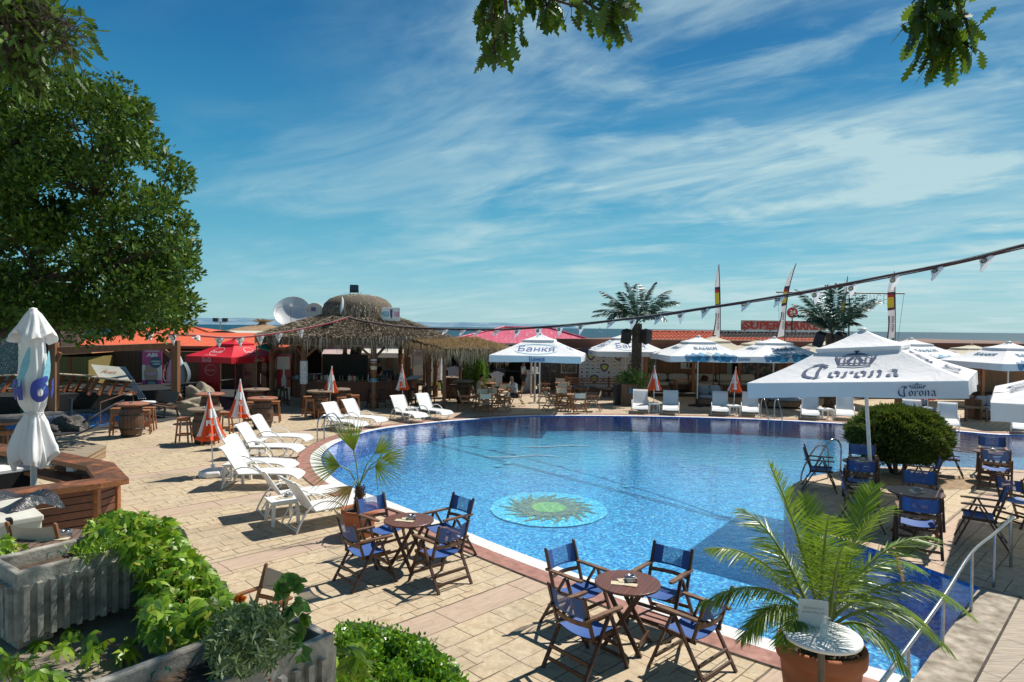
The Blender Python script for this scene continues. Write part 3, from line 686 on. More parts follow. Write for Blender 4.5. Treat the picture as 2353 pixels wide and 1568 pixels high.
def leaflets(x,y,z,rz,lab):
    s=NT('leaflet_print'); v=s.coord((30,30,1)); n=s.n('TexVoronoi'); n.inputs['Scale'].default_value=1; s.l(v,n.inputs['Vector']); hs=s.ramp(s.math('FRACT',s.math('MULTIPLY',n.outputs['Distance'],3.7)),[(0,(.75,.62,.15)),(.35,(.8,.8,.76)),(.6,(.15,.35,.5)),(.8,(.7,.15,.08)),(.95,(.85,.85,.8))],'CONSTANT'); s.set(Base_Color=hs,Roughness=.35)
    MBq=MB()
    for k,(dx,dy,a,w,h) in enumerate(((-.09,-.05,.1,.15,.10),(.06,-.06,-.05,.14,.09),(-.02,.05,.5,.16,.10))): MBq.box((dx,dy,.003+.003*k),(w,h,.0025),0,a)
    o=MBq.build('leaflets',s.m); o.location=(x,y,z); o.rotation_euler=(0,0,rz); tag(o,'printed leaflets spread on '+lab,'leaflets',"leaflets on the tables")
    t=thing('ashtray','square grey ashtray box on '+lab,'ashtray',(x+.06,y+.04,z+.006),rz+.4,'ashtrays on the tables')
    MB().box((0,0,.025),(.12,.12,.05)).build('box',ASH,t,.006); MB().lathe([(.045,.0),(.05,.012),(.04,.012),(.03,.002)],16,0,(0,0,.05)).build('dish',STEEL,t)
def blueset(cx,cy,rot,lab,chs,rad=.80,lf=True,turn=0,sc=1,tsc=1):
    if 'round_table' not in usedp: usedp.add('round_table'); PT.location=(cx,cy,0); PT.rotation_euler=(0,0,R(rot)); PT['label']='round slatted wooden table '+lab; 
    else: dup(PT,(cx,cy,0),R(rot),'round slatted wooden table '+lab,None,(tsc,tsc,1.06) if tsc>1 else None)
    if lf: leaflets(cx-.02,cy-.03,.731 if tsc==1 else .776,R(rot)+.2,'the slatted table '+lab)
    tc,ts=math.cos(R(turn)),math.sin(R(turn))
    for dx,dy,ang,l in chs: place(PB,cx+dx*tc-dy*ts,cy+dx*ts+dy*tc,ang+turn,'blue canvas folding armchair '+l,0,None,sc)
c1=G(1442,1337,.73)
blueset(c1.x,c1.y,-28,'nearest to the camera',[(-.50,.52,-48,'at the nearest poolside table, back left, against the grating'),(-.52,-.50,42,'at the nearest poolside table, front left, seen from behind'),(.50,.52,-130,'at the nearest poolside table, far right, with the water behind it'),(.60,-.50,138,'at the nearest poolside table, front right, under the palm frond')])
c2=G(939.6,1194,.73)
blueset(c2.x,c2.y,-28,'beside the potted fan palm',[(-.50,.50,-42,'in front of the terracotta pot of the fan palm'),(-.52,-.52,40,'at the fan palm table, front left'),(.52,.55,-132,'at the fan palm table, rear right, against the pool'),(.52,-.52,138,'at the fan palm table, front right')])
c3=G(2105,1129,.78)
blueset(c3.x,c3.y,10,'in the shade of the beer parasol',[(-.85,-.02,2,'left of the shaded table in front of the parasol pole'),(.02,-.98,92,'with its back to the camera at the shaded parasol table'),(.10,.78,-88,'behind the shaded table, its back to the bush'),(.95,.06,176,'right of the shaded table, near the handrail')],turn=-31,sc=1.08,tsc=1.2)
c4=G(1978,1060,.73)
blueset(c4.x,c4.y,5,'between the parasol pole and the pool ladder',[(-.82,.0,0,'next to the curved pool ladder on the peninsula'),(0,-.78,90,'in front of the table by the parasol pole, back to camera'),(.05,.82,-90,'behind the table by the parasol pole, left of the bush'),(1.15,-.1,185,'under the right side of the round bush')],turn=-28,sc=1.06)
c5=G(2279,1038,.73)
blueset(c5.x,c5.y,5,'at the right end of the peninsula',[(-.9,.05,0,'left of the rear peninsula table, beside the bush'),(0.05,-.80,90,'with its back to camera at the rear peninsula table'),(.05,.85,-90,'behind the rear peninsula table, against the dark water'),(.95,.0,180,'right of the rear peninsula table, cut by the photo edge')],turn=-34,sc=1.06)
q=G(2340,1215); place(PB,q.x+.25,q.y+.3,15,'blue canvas folding armchair standing alone at the right edge above the handrail')
# cream sets
CS=[((1112,907),'group left of the parasol poles',[(-.8,.05,5,'leftmost, side on'),(.1,-.8,92,'back to camera'),(.78,-.1,170,'right side'),(-.1,.8,-88,'far side')],0),
((1142,895),'group where the man sits',[(-.85,.1,-5,'with the dark-haired woman'),(.9,-.2,185,'under the seated man'),(-.15,-.85,85,'near side'),(.3,.85,-95,'far side')],20),
((1124,880),'group before the clothes shop',[(-.8,.2,-10,'left'),(0,.8,-90,'far side by the shirts'),(.85,.3,190,'right')],0),
((1313,905.7),'group left of the palm',[(-.85,-.05,10,'left side'),(.25,-.8,95,'back to camera'),(.95,-.1,170,'rightmost'),(-.3,.8,-80,'far side')],10),
((1295.5,891.5),'middle group before the plank wall',[(-.9,.1,0,'left'),(.9,.2,180,'right'),(0,.8,-90,'far side')],0),
((1291,879.6),'group at the shop window',[(-.85,0,5,'left'),(0,.85,-90,'against the plank wall'),(.9,.1,175,'right'),(.1,-.8,90,'near side')],0)]
for k,((u,v),lab,chs,ro) in enumerate(CS):
    p=G(u,v,.73); L2='round brown table of the '+lab
    if k==0: PT2.location=(p.x,p.y,0); PT2['label']=L2; PT2.rotation_euler=(0,0,R(ro))
    else: dup(PT2,(p.x,p.y,0),R(ro),L2)
    a=thing('ashtray','small ashtray on the '+L2,'ashtray',(p.x,p.y,.731),0,'ashtrays on the tables'); MB().lathe([(.05,0),(.06,.03),(.05,.03),(.04,.01)],12).build('dish',ASH,a)
    for dx,dy,ang,l in chs: place(PC,p.x+dx,p.y+dy,ang,'cream canvas director chair, '+l+', of the '+lab)
# ---------------- sun loungers ----------------
def lounger_proto():
    t=thing('sun_lounger','','sun lounger',(0,0,0),0,'white sun loungers around the pool')
    W=.29; L=1.28
    # local: hinge at 0, foot towards +X, back rises towards -X
    def prof(u): # seat curve with droop at foot
        x=u*L; z=.335+.012*math.sin(u*PI)- (0.10*((u-.86)/.14)**1.5 if u>.86 else 0); return x,z
    m=MB()
    m.sheet(lambda u,v:V((prof(u)[0],(v-.5)*2*W,prof(u)[1]-.012*math.sin(v*PI))),18,4); m.sheet(lambda u,v:V((prof(u)[0],(.5-v)*2*W,prof(u)[1]-.02-.012*math.sin(v*PI))),18,4)
    m.build('seat',WSLING,t)
    BA=R(57)
    def bp(u): # u 0..1 along back
        d=u*.74; x=-math.cos(BA)*d; z=.335+math.sin(BA)*d
        if u>.86: x-= (u-.86)*.16; z-=((u-.86)/.14)**1.6*.06
        return x,z
    m=MB(); m.sheet(lambda u,v:V((bp(u)[0]+.02*math.sin(v*PI)*math.sin(u*PI)-.0,(.5-v)*2*W,bp(u)[1])),14,4); m.sheet(lambda u,v:V((bp(u)[0]-.02,(v-.5)*2*W,bp(u)[1]-.006)),14,4); m.build('backrest',WSLING,t)
    for s in(-1,1):
        y=s*(W+.018)
        MB().tube([(prof(u)[0],y,prof(u)[1]-.008) for u in [i/12 for i in range(13)]],.019,8).build('side_rail',WMET,t)
        MB().tube([(bp(u)[0],y,bp(u)[1]-.004) for u in [i/10 for i in range(11)]],.018,8).build('back_rail',WMET,t)
        y=s*(W+.06)
        pts=[(-.36,y,0),(-.30,y,.14),(-.16,y,.36),(.02,y,.47),(.22,y,.49),(.42,y,.42),(.58,y,.27),(.68,y,.08),(.74,y,.015),(.82,y,.0),(.90,y,.05),(.99,y,.22),(1.07,y,.31)]
        MB().tube(smooth_loop([V(p) for p in pts],3,False),.017,8).build('armrest',WMET,t)
        MB().tube([(-.30,s*.2,.03),(-.12,s*.22,.335)],.012,6).build('back_support',WMET,t)
    MB().tube([(-.34,-.35,.03),(-.34,.35,.03)],.014,6).build('crossbar',WMET,t); MB().tube([(-.2,-.35,.29),(-.2,.35,.29)],.012,6).build('crossbar',WMET,t); MB().tube([(.7,-.35,.05),(.7,.35,.05)],.012,6).build('crossbar',WMET,t)
    MB().tube([(bp(1)[0],-W-.01,bp(1)[1]),(bp(1)[0],W+.01,bp(1)[1])],.02,8).build('head_bar',WMET,t)
    return t
PL=lounger_proto(); lc=[0]
def lounger(foot,ang,label):
    """foot = ground point under the seat's end; ang = direction head -> foot"""
    d=V((math.cos(R(ang)),math.sin(R(ang)),0)); loc=foot-d*1.28; loc.z=0
    if lc[0]==0: PL.location=loc; PL.rotation_euler=(0,0,R(ang)); PL['label']=label
    else: dup(PL,loc,R(ang),label)
    lc[0]+=1
def ft(p,z=.30): q=G(*p,z); q.z=0; return q
def from_head(p,ang,label):
    q=G(*p,.94); d=V((math.cos(R(ang)),math.sin(R(ang)),0)); lounger(V((q.x,q.y,0))+d*(1.28+.42),ang,label)
from_head(KI(1065,985),40,'nearest white sun lounger, its foot behind the fan palm pot')
from_head(KI(795,880),33,'second nearest white sun lounger, parallel to the nearest, small white table between them')
lounger(ft(KI(1222,945)),2,'white sun lounger beside the orange parasol with the round white foot, nearer of its pair')
lounger(ft(KI(1140,855)),-9,'white sun lounger behind the pair nearest the round parasol foot, farther of its pair')
lounger(ft(KI(1215,700)),-4,'white sun lounger with a closed parasol rising behind its head, nearer of that pair')
lounger(ft(KI(1298,600)),-5,'white sun lounger nearest to the barrel table with the white seated stool')
lounger(ft(KC(915,1557)),-33,'nearer white sun lounger in front of the bar barrels, left of a small table')
lounger(ft(KC(1125,1510)),-30,'white sun lounger right of a small table, in front of the bar counter barrels')
lounger(ft(KC(1535,1468)),-47,'white sun lounger left of the closed parasol before the bar stools')
lounger(ft(KC(1805,1440)),-45,'white sun lounger right of the closed parasol before the bar stools')
FR=[((1469,952),'white sun lounger straight in front of the left palm, head in the half shade'),((1538.6,954.8),'white sun lounger right of the first small table on the far side'),((1652,957),'white sun lounger left of the leaning parasol on the far side'),((1720.5,958.5),'white sun lounger right of the leaning parasol, left of the far ladder'),
((1858,966),'white sun lounger dappled by palm shade behind the big parasol'),((1937.4,967),'white sun lounger just left of the round bush across the pool'),((2091,981),'white sun lounger seen above the round bush'),((2173,990),'white sun lounger seen right of the round bush'),((2345,1000),'white sun lounger cut by the right photo edge')]
for (u,v),l in FR:
    p=G(u,v); p.z=0; lounger(p+V((0,-.15,0)),-91-math.degrees(math.atan2(p.x,p.y))*.92,l)
# plastic side tables
def side_proto():
    t=thing('side_table','','side table',(0,0,0),0,'small white plastic tables')
    MB().box((0,0,.42),(.50,.50,.03)).box((0,0,.385),(.44,.44,.04)).build('tabletop',WPLAST,t,.006)
    for sx in(-1,1):
        for sy in(-1,1): MB().beam((sx*.205,sy*.205,.37),(sx*.225,sy*.225,0),.055,.055).build('leg',WPLAST,t,.004)
    return t
PS=side_proto(); first=[1]
def side(p,ang,label,ash=True):
    p=V((p.x,p.y,0))
    if first[0]: first[0]=0; PS.location=p; PS.rotation_euler=(0,0,R(ang)); PS['label']=label
    else: dup(PS,p,R(ang),label)
    if ash:
        a=thing('ashtray','glass ashtray on the '+label,'ashtray',(p.x,p.y,.436),0,'ashtrays on the tables'); MB().lathe([(.05,0),(.065,.035),(.05,.035),(.045,.012)],12).build('dish',ASH,a)
side(G(*KI(1035,1195),.43),35,'small white plastic table with leaflets between the two nearest loungers',False)
p=G(*KI(1060,1180),.44); leaflets(p.x,p.y,.44,.5,'the small white table between the nearest loungers')
side(G(*KI(600,850),.43),0,'small white plastic table between the loungers beside the round parasol foot'); side(G(*KI(770,625),.43),0,'small white plastic table by the second closed parasol')
side(G(*KC(680,1470),.43),-30,'small white plastic table in front of the barrels'); side(G(*KC(1415,1385),.43),-45,'small white plastic table in front of the bar stools')
side(G(*KE(738,1322),.43),0,'small white plastic table by the left palm'); side(G(*KE(1490,1345),.43),0,'small white plastic table under the leaning parasol'); side(G(*KF(450,1310),.43),0,'small white plastic table behind the big parasol edge')
# ---------------- barrel tables and stools ----------------
BARW=planks('barrel_staves',(.155,.075,.04),(.08,.038,.022),.09,0,.55,.05,2); HOOP=plain('iron_hoop',(.07,.06,.05),.5,.7)
def barrel_proto(name,topm,r=.50,h=1.06):
    t=thing(name,'','barrel table',(0,0,0),0,'barrel tables')
    b=MB().lathe([(.27,0),(.31,.15),(.355,.35),(.365,.48),(.35,.62),(.31,.82),(.275,.97)],28).build('barrel',BARW,t)
    for z,r2 in((.06,.292),(.26,.343),(.70,.345),(.90,.297)): MB().lathe([(r2,z-.02),(r2+.006,z-.02),(r2+.006,z+.02),(r2,z+.02)],28,0,cap=False).build('hoop',HOOP,b)
    MB().lathe([(r*.92,h-.06),(r,h-.05),(r,h-.008),(r-.008,h)],40,0,smooth=False).beam((-r*.8,0,h-.075),(r*.8,0,h-.075),.06,.04).build('tabletop',topm,t)
    return t
RTOP=wood('orange_tabletop',(.42,.17,.085),(.30,.11,.055),4,0,.5); GTOP=wood('greyed_tabletop',(.30,.21,.14),(.2,.14,.1),4,0,.55)
P1=barrel_proto('barrel_table',RTOP); P2=barrel_proto('barrel_table',GTOP)
def stool_proto(name,seatm,legm,label=''):
    t=thing(name,label,'bar stool',(0,0,0),0,'wooden bar stools')
    MB().box((0,0,.76),(.34,.34,.03)).build('seat',seatm,t,.005)
    for sx in(-1,1):
        for sy in(-1,1): MB().beam((sx*.125,sy*.125,.745),(sx*.185,sy*.185,0),.042,.042).build('leg',legm,t)
    for s in(-1,1):
        MB().beam((-.13,s*.13,.70),(.13,s*.13,.70),.02,.06).beam((s*.13,-.13,.70),(s*.13,.13,.70),.02,.06).build('apron',legm,t)
        z=.26; q=.165; MB().beam((-q,s*q,z),(q,s*q,z),.025,.045).beam((s*q,-q,z),(s*q,q,z),.025,.045).build('footrest',legm,t)
    return t
S1=stool_proto('bar_stool',ORW,ORW); S2=stool_proto('bar_stool',wood('dark_seat',(.06,.03,.02),(.03,.018,.012),5,0),wood('dark_leg',(.085,.038,.02),(.04,.02,.012),6,2))
def put(P,p,rz,label):
    p=V((p[0],p[1],p[2] if len(p)>2 and P in() else 0))
    if P.name not in usedp: usedp.add(P.name); P.location=p; P.rotation_euler=(0,0,rz); P['label']=label; return P
    return dup(P,p,rz,label)
def barrel(P,uv,label,n=1.06):
    p=G(*uv,n); put(P,p,rnd.random()*3,label); a=thing('ashtray','ashtray on the '+label,'ashtray',(p.x,p.y,n+.001),0,'ashtrays on the tables'); MB().lathe([(.06,0),(.075,.04),(.06,.04),(.05,.012)],12).build('dish',ASH,a)
barrel(P1,KG(1375,295),'barrel table with orange top and a white badge beside the paddling pool'); barrel(P2,KR(1650,525),'grey-topped barrel table behind the nearest closed parasol')
barrel(P1,KR(1725,290),'barrel table with orange top between rock and red parasol'); barrel(P1,KB(1000,1400),'orange-topped barrel table in front of the red drinks fridges')
barrel(P2,KB(925,1300),'barrel table in the shade right before the fridges'); barrel(P2,KS(270,715),'barrel table left of the third closed parasol by the bar'); barrel(P2,KS(505,690),'barrel table hidden half behind the third closed parasol')
barrel(P2,KD(150,935),'barrel table deep under the low thatched annex'); barrel(P2,KD(270,975),'big dark barrel table under the thatched annex fringe')
ST=[(S1,KG(1230,392),'near left stool at the paddling pool barrel table'),(S1,KG(1220,352),'rear left stool at the paddling pool barrel table'),(S1,KG(1510,372),'near right stool at the paddling pool barrel table'),(S1,KG(1560,343),'rear right stool at the paddling pool barrel table'),
(S1,KR(1315,675),'lone stool left of the grey-topped barrel'),(S1,KR(1975,590),'stool right of the grey-topped barrel table'),(S1,KR(1730,690),'stool hidden behind the nearest closed parasol'),
(S1,KB(1022,1490),'near stool at the barrel before the red fridges'),(S1,KB(1140,1445),'stool with a white seat right of the barrel before the fridges'),(S1,KB(855,1492),'stool left of the barrel before the fridges'),(S1,KB(862,1455),'stool with reddish seat behind the barrel before the fridges'),
(S1,KS(140,825),'near left stool at the barrels left of the bar column'),(S1,KS(110,798),'rear left stool at the barrels left of the bar column'),(S1,KS(320,825),'stool between lounger and barrels at the bar'),(S1,KS(740,780),'stool right of the third closed parasol'),(S1,KS(645,765),'rear stool right of the third closed parasol'),(S1,KS(560,808),'stool just behind the third closed parasol'),
(S2,KS(975,718),'first stool at the counter right of the carved column'),(S2,KS(1097,713),'second stool at the counter right of the carved column'),(S2,KS(1430,700),'stool at the counter behind the fourth closed parasol'),(S2,KS(1505,692),'stool at the counter left of the lounger head'),
(S2,KS(1690,665),'dark stool at the end of the counter'),(S2,KS(1740,655),'second dark stool at the end of the counter'),(S2,KS(1865,580),'tall dark stool in front of the logo pillar'),(S2,KS(1620,625),'dark stool beyond the counter end'),(S2,KS(2060,638),'dark stool between the annex barrels'),
(S2,KT(480,975),'dark stool at the left end of the bar'),(S2,KT(530,1005),'nearer dark stool at the left end of the bar'),(S2,KT(340,1060),'low dark stool by the fridges')]
for P,uv,l in ST: put(P,G(*uv,.76),rnd.uniform(-.4,.4)+.3,l)
# ---------------- closed orange parasols ----------------
def orange_mat():
    s=NT('orange_white_stripes'); t=s.n('TexCoord'); sp=s.n('SeparateXYZ'); s.l(t.outputs['UV'],sp.inputs[0]); 
    return s
OR1=fabric('orange_canvas',(.80,.10,.018),(.7,.07,.012),.15,.7,.15,(.9,.2,.03)); WH1=fabric('white_canvas',(.80,.79,.78),(.72,.72,.72),.2,.8,.15)
def closed_parasol(label,base,topz,hemz,rz=0,tilt=(0,0),disc=False,r=.22,letters=True,sh=0):
    t=thing('closed_parasol',label,'parasol',base,(tilt[0],tilt[1],0),'closed orange and white beach parasols')
    MB().tube([(0,0,.0 if not disc else .1),(0,0,topz-.02)],.017,8).lathe([(.0,.07),(.02,.05),(.024,0)][::-1],8,0,(0,0,topz-.04)).build('pole',WMET,t)
    rr=random.Random(int(abs(base[0])*100)); n=48; rows=10
    m=MB(); H=topz-hemz; ph=rr.random()*6
    def rad(a,f): return (.022+ (r-.022)*f**1.15)*(1+.32*math.sin(a*8+ph+f*1.2)*f+.06*math.sin(a*3+ph)*f)
    vs=[];fs=[];mi=[]
    for j in range(rows+1):
        f=j/rows
        for i in range(n):
            a=2*PI*i/n+f*.25; q=rad(a,f); vs.append((q*math.cos(a),q*math.sin(a),topz-.04-H*f+ (.035*math.sin(a*8+ph+1.0) if j==rows else 0)))
    for j in range(rows):
        for i in range(n):
            sector=int(((i/n*8)+sh)%8); orange=sector in(0,3,5,6) if True else 0
            if j>=rows-1 and sector in(1,4): orange=True
            if sector in(0,3,6) and 3<=j<=4: orange=False
            m.add([vs[j*n+i],vs[j*n+(i+1)%n],vs[(j+1)*n+(i+1)%n],vs[(j+1)*n+i]][::-1],[(0,1,2,3)],0 if orange else 1,True)
    c=m.build('canopy',[OR1,WH1],t)
    if letters:
        m=MB(); d=V((-base[0],-base[1],0)).normalized(); xd=V((-d.y,d.x,0)); 
        o=V((0,0,hemz+.36*H))+d*(r*.84); up=V((0,0,1))+(-d)*.20
        m.text('FU',o,xd,up,h=.13,m=0,lift=.03,bold=.03); o=V((0,0,hemz+.10*H))+d*(r*1.16); m.text('...FUN',o,xd,up,h=.06,m=0,lift=.02,bold=.02); m.build('lettering',WMET,c)
    if disc: MB().lathe([(.33,0),(.35,.03),(.345,.10),(.31,.14),(.12,.16),(.05,.17),(.045,.26),(.03,.27)],8,0).build('base',WPLAST,t,.004)
    else: MB().lathe([(.2,0),(.2,.05),(.04,.08),(.03,.16)],14,0).build('base',WPLAST,t)
    return t
def gbase(p): q=G(*p); return (q.x,q.y,0)
closed_parasol('nearest closed orange and white parasol on a round white foot',gbase(KI(370,972)),1.95,.90,disc=True,r=.27,tilt=(0,R(-3)))
closed_parasol('second closed orange parasol behind a lounger head',gbase(KI(617,700)),1.98,.93,r=.25,tilt=(0,R(1)),sh=2)
closed_parasol('third closed orange parasol in front of the bar barrels',gbase((756,958)),1.98,1.0,r=.25,tilt=(0,R(3)),sh=4)
closed_parasol('fourth closed orange parasol in front of the bar stools',gbase((926,947)),1.98,.98,r=.24,tilt=(0,R(-1.5)),sh=6)
closed_parasol('closed striped parasol right of the left palm trunk',gbase((1502,947)),2.0,1.0,r=.26,letters=False,sh=1)
closed_parasol('closed leaning parasol with white letters on the far side',gbase((1685,950)),2.0,.98,r=.24,tilt=(0,R(2.2)),sh=7)
closed_parasol('closed parasol showing only its orange hem under the big parasol',gbase((2131,975)),1.9,1.0,r=.24,letters=False,sh=3)
# ---------------- open parasols ----------------
def square_parasol(name,label,base,ang,half,zr,za,val,mats,marks,group,pole_r=.03,tilt=(0,0,0),foot=True,vent=.30,poletop=None,sagk=.06,overh=.28):
    """ang = direction of local +X; local front face looks to -Y"""
    t=thing(name,label,'parasol',base,0,group); t.rotation_euler=(Matrix.Rotation(R(tilt[1]),3,V((math.cos(R(tilt[0])),math.sin(R(tilt[0])),0)))@Matrix.Rotation(R(ang),3,'Z')).to_euler()
    MB().tube([(0,0,0),(0,0,za-.1)],pole_r,12).build('pole',mats['pole'],t)
    m=MB(); h=half; top=vent
    zt=zr+(za-zr)*(1-top)*.94
    def pt(side,u,f):
        # side 0 front(-y),1 right(+x),2 back,3 left ; u -1..1 ; f 0 rim..1 vent
        k=h*(1-f)+h*top*f; z=zr+(zt-zr)*f-sagk*math.sin(f*PI)*(1-.6*abs(u)) -(.03*math.cos(u*PI/2) if f==0 else 0)*0
        x,y=u*k,-k
        c,s_=[(1,0),(0,1),(-1,0),(0,-1)][side]; return V((x*c-y*s_,x*s_+y*c,z))
    for sd in range(4):
        m.sheet(lambda u,v:pt(sd,2*u-1,v),12,8,0); 
        # valance with softly waving hem
        ph=sd*1.7+base[0]
        def vl(u,v,sd=sd,ph=ph):
            p=pt(sd,2*u-1,0); o=V((0,-1,0)); c,s_=[(1,0),(0,1),(-1,0),(0,-1)][sd]; o=V((-o.y*s_,o.y*c,0)); 
            e=1-abs(2*u-1); amp=.025*v*(math.sin(u*9+ph)+.5*math.sin(u*23+ph)); return p+o*(.012+amp)*min(1,e*8)+V((0,0,-val*v*(1+.05*math.sin(u*7+ph))))
        m.sheet(lambda u,v:vl(u,1-v),24,3,1)
    c=m.build('canopy',[mats['top'],mats['val']],t)
    def face(sd,x,s): # point on canopy face: x metres across, s metres up the slope from the rim
        Ls=math.hypot(h*(1-top),zt-zr); f=s/Ls; k=h*(1-f)+h*top*f; return pt(sd,x/k,f)
    m=MB(); vz=zt+.03; ht=h*top+.10
    for sd in range(4):
        cc,ss=[(1,0),(0,1),(-1,0),(0,-1)][sd]
        def q(u,f):
            k=ht*(1-f); z=vz+(za-vz)*f -.04*math.sin(f*PI); x,y=(2*u-1)*k,-k; return V((x*cc-y*ss,x*ss+y*cc,z))
        m.sheet(q,6,5,0); 
        def q2(u,v):
            k=ht+.004; x,y=(2*u-1)*k,-k; return V((x*cc-y*ss,x*ss+y*cc,vz-.07*(1-v)))
        m.sheet(q2,6,1,0)
    m.build('vent_flap',mats['top'],c)
    MB().lathe([(.10,-.015),(.11,.0),(.07,.03),(0,.04)],16,0,(0,0,za-.01)).build('finial',mats.get('cap',mats['pole']),t)
    for i in range(8):
        a=i*PI/4; k=h*(1.36 if i%2 else .97)
        a+= 0; e=V((math.cos(a)*k,math.sin(a)*k,zr-.02)); MB().beam((0,0,zt-.30),e+V((0,0,-.05)),.025,.03).build('rib',mats['pole'],t)
    if foot: MB().box((0,0,.04),(.8,.25,.07)).box((0,0,.045),(.25,.8,.07)).lathe([(.06,.08),(.05,.35)],12).build('foot',BLACK,t)
    if marks: marks(c,face,pt,vl,h,zr,val,math.hypot(h*(1-top),zt-zr))
    return t
WCAN=fabric('white_parasol_canvas',(.82,.82,.83),(.77,.77,.78),.55,.8,.10); WVAL=WCAN
NAVY=plain('navy_print',(.018,.05,.14),.7); BLP=plain('blue_print',(.04,.14,.40),.7); LBL=plain('pale_blue_print',(.30,.62,.76),.7); TEALP=plain('teal_print',(.02,.20,.36),.7); TEAL2=plain('mid_teal_print',(.06,.32,.50),.7); GREYP=plain('grey_print',(.42,.46,.48),.7)
MW={'pole':WMET,'top':WCAN,'val':WVAL}
def arc(cx,cy,rx,ry,a0,a1,w,n=28):
    o=[];i_=[]
    for k in range(n+1):
        a=R(a0+(a1-a0)*k/n); ww=w*(.35+.65*math.sin(PI*k/n)); o.append((cx+(rx)*math.cos(a),cy+ry*math.sin(a))); i_.append((cx+(rx-ww)*math.cos(a),cy+(ry-ww)*math.sin(a)))
    return o+i_[::-1]
def facedirs(face,sd,x,s):
    a=face(sd,x-.2,s);b=face(sd,x+.2,s);c=face(sd,x,s-.15);d=face(sd,x,s+.15); return face(sd,x,s),(b-a),(d-c)
def drape(m,pts2,face,sd,x0,s0,mi,lift=.012):
    """print that follows the canopy's curve"""
    tri=geometry.tessellate_polygon([[V((p[0],p[1],0)) for p in pts2]]); _,xd,yd=facedirs(face,sd,x0,s0); nn=xd.cross(yd).normalized()
    vs=[face(sd,x0+p[0],s0+p[1])+nn*lift for p in pts2]; ff=[]
    for t in tri:
        a,b,c=[V(pts2[i]) for i in t]; cr=(b-a).x*(c-a).y-(b-a).y*(c-a).x; ff.append(t if cr>0 else (t[0],t[2],t[1]))
    m.add(vs,ff,mi)
def drape_text(m,tx,face,sd,x0,s0,w,h,mi,lift=.012,bold=0,shear=0):
    vs,fs,bb=glyphs(tx,bold); _,xd,yd=facedirs(face,sd,x0,s0); nn=xd.cross(yd).normalized(); sx=w/(bb[1]-bb[0]); sy=h/(bb[3]-bb[2])
    P=[((x-(bb[0]+bb[1])/2)*sx,(y-(bb[2]+bb[3])/2)*sy) for x,y in vs]
    m.add([face(sd,x0+a+shear*b,s0+b)+nn*lift for a,b in P],fs,mi)
def vdir(sd): return [V((1,0,0)),V((0,1,0)),V((-1,0,0)),V((0,-1,0))][sd]
def vout(sd): return [V((0,-1,0)),V((1,0,0)),V((0,1,0)),V((-1,0,0))][sd]
def bankya1(c,face,pt,vl,h,zr,val,Ls):
    m=MB()
    for sd in range(4):
        drape(m,arc(0,0,.95,.5,200,340,.08),face,sd,0,Ls*.45,1); drape(m,arc(0,0,.95,.5,20,160,.06),face,sd,0,Ls*.45,1)
        drape_text(m,'Банкя',face,sd,0,Ls*.5,1.5,.52,0)
        o=V((0,0,zr-val*.5))+vout(sd)*(h+.05)+vdir(sd)*.1; m.text('Банкя',o,vdir(sd),(0,0,1),w=.62,h=.2,m=0,lift=.012,bold=.015)
    m.build('lettering',[BLP,LBL],c)
def bankya2(c,face,pt,vl,h,zr,val,Ls):
    m=MB()
    for sd in range(4):
        drape_text(m,'БАНКЯ',face,sd,0,Ls*.62,1.05,.24,0,bold=.03)
        # rows of diamonds rising from the rim to the middle
        if sd%2: continue
        for k,(x,w_,hh,mi) in enumerate(((-1.02,.17,.20,3),(-.72,.26,.36,1),(-.36,.32,.46,2),(0,.32,.56,4),(.36,.32,.46,2),(.72,.26,.36,1),(1.02,.17,.20,3))):
            drape(m,[(-w_,0.0),(0,hh*.0),(w_,0.0),(0,hh)],face,sd,x,.02,mi,.014)
            o=V((0,0,zr-.002))+vout(sd)*(h+.028)+vdir(sd)*x
            m.add([o+vdir(sd)*-w_,o+V((0,0,-val*.94))+vdir(sd)*(-w_*.4),o+V((0,0,-val*.94))+vdir(sd)*(w_*.4),o+vdir(sd)*w_],[(0,1,2,3)],mi)
        for x in(-.54,-.18,.18,.54): 
            drape(m,[(-.15,0),(.15,0),(0,.20)],face,sd,x,.02,0,.020)
            o=V((0,0,zr))+vout(sd)*(h+.034)+vdir(sd)*x; m.add([o+vdir(sd)*-.16,o+V((0,0,-val*.9)),o+vdir(sd)*.16],[(0,1,2)],0)
        o=V((0,0,zr-val*.5))+vout(sd)*(h+.05)+vdir(sd)*(h*.8); m.text('БАНКЯ',o,vdir(sd),(0,0,1),w=.5,h=.12,m=0,lift=.012,bold=.03)
    m.build('lettering',[plain('deep_teal_print',(.012,.13,.26),.7),TEALP,TEAL2,plain('slate_print',(.12,.25,.42),.7),GREYP],c)
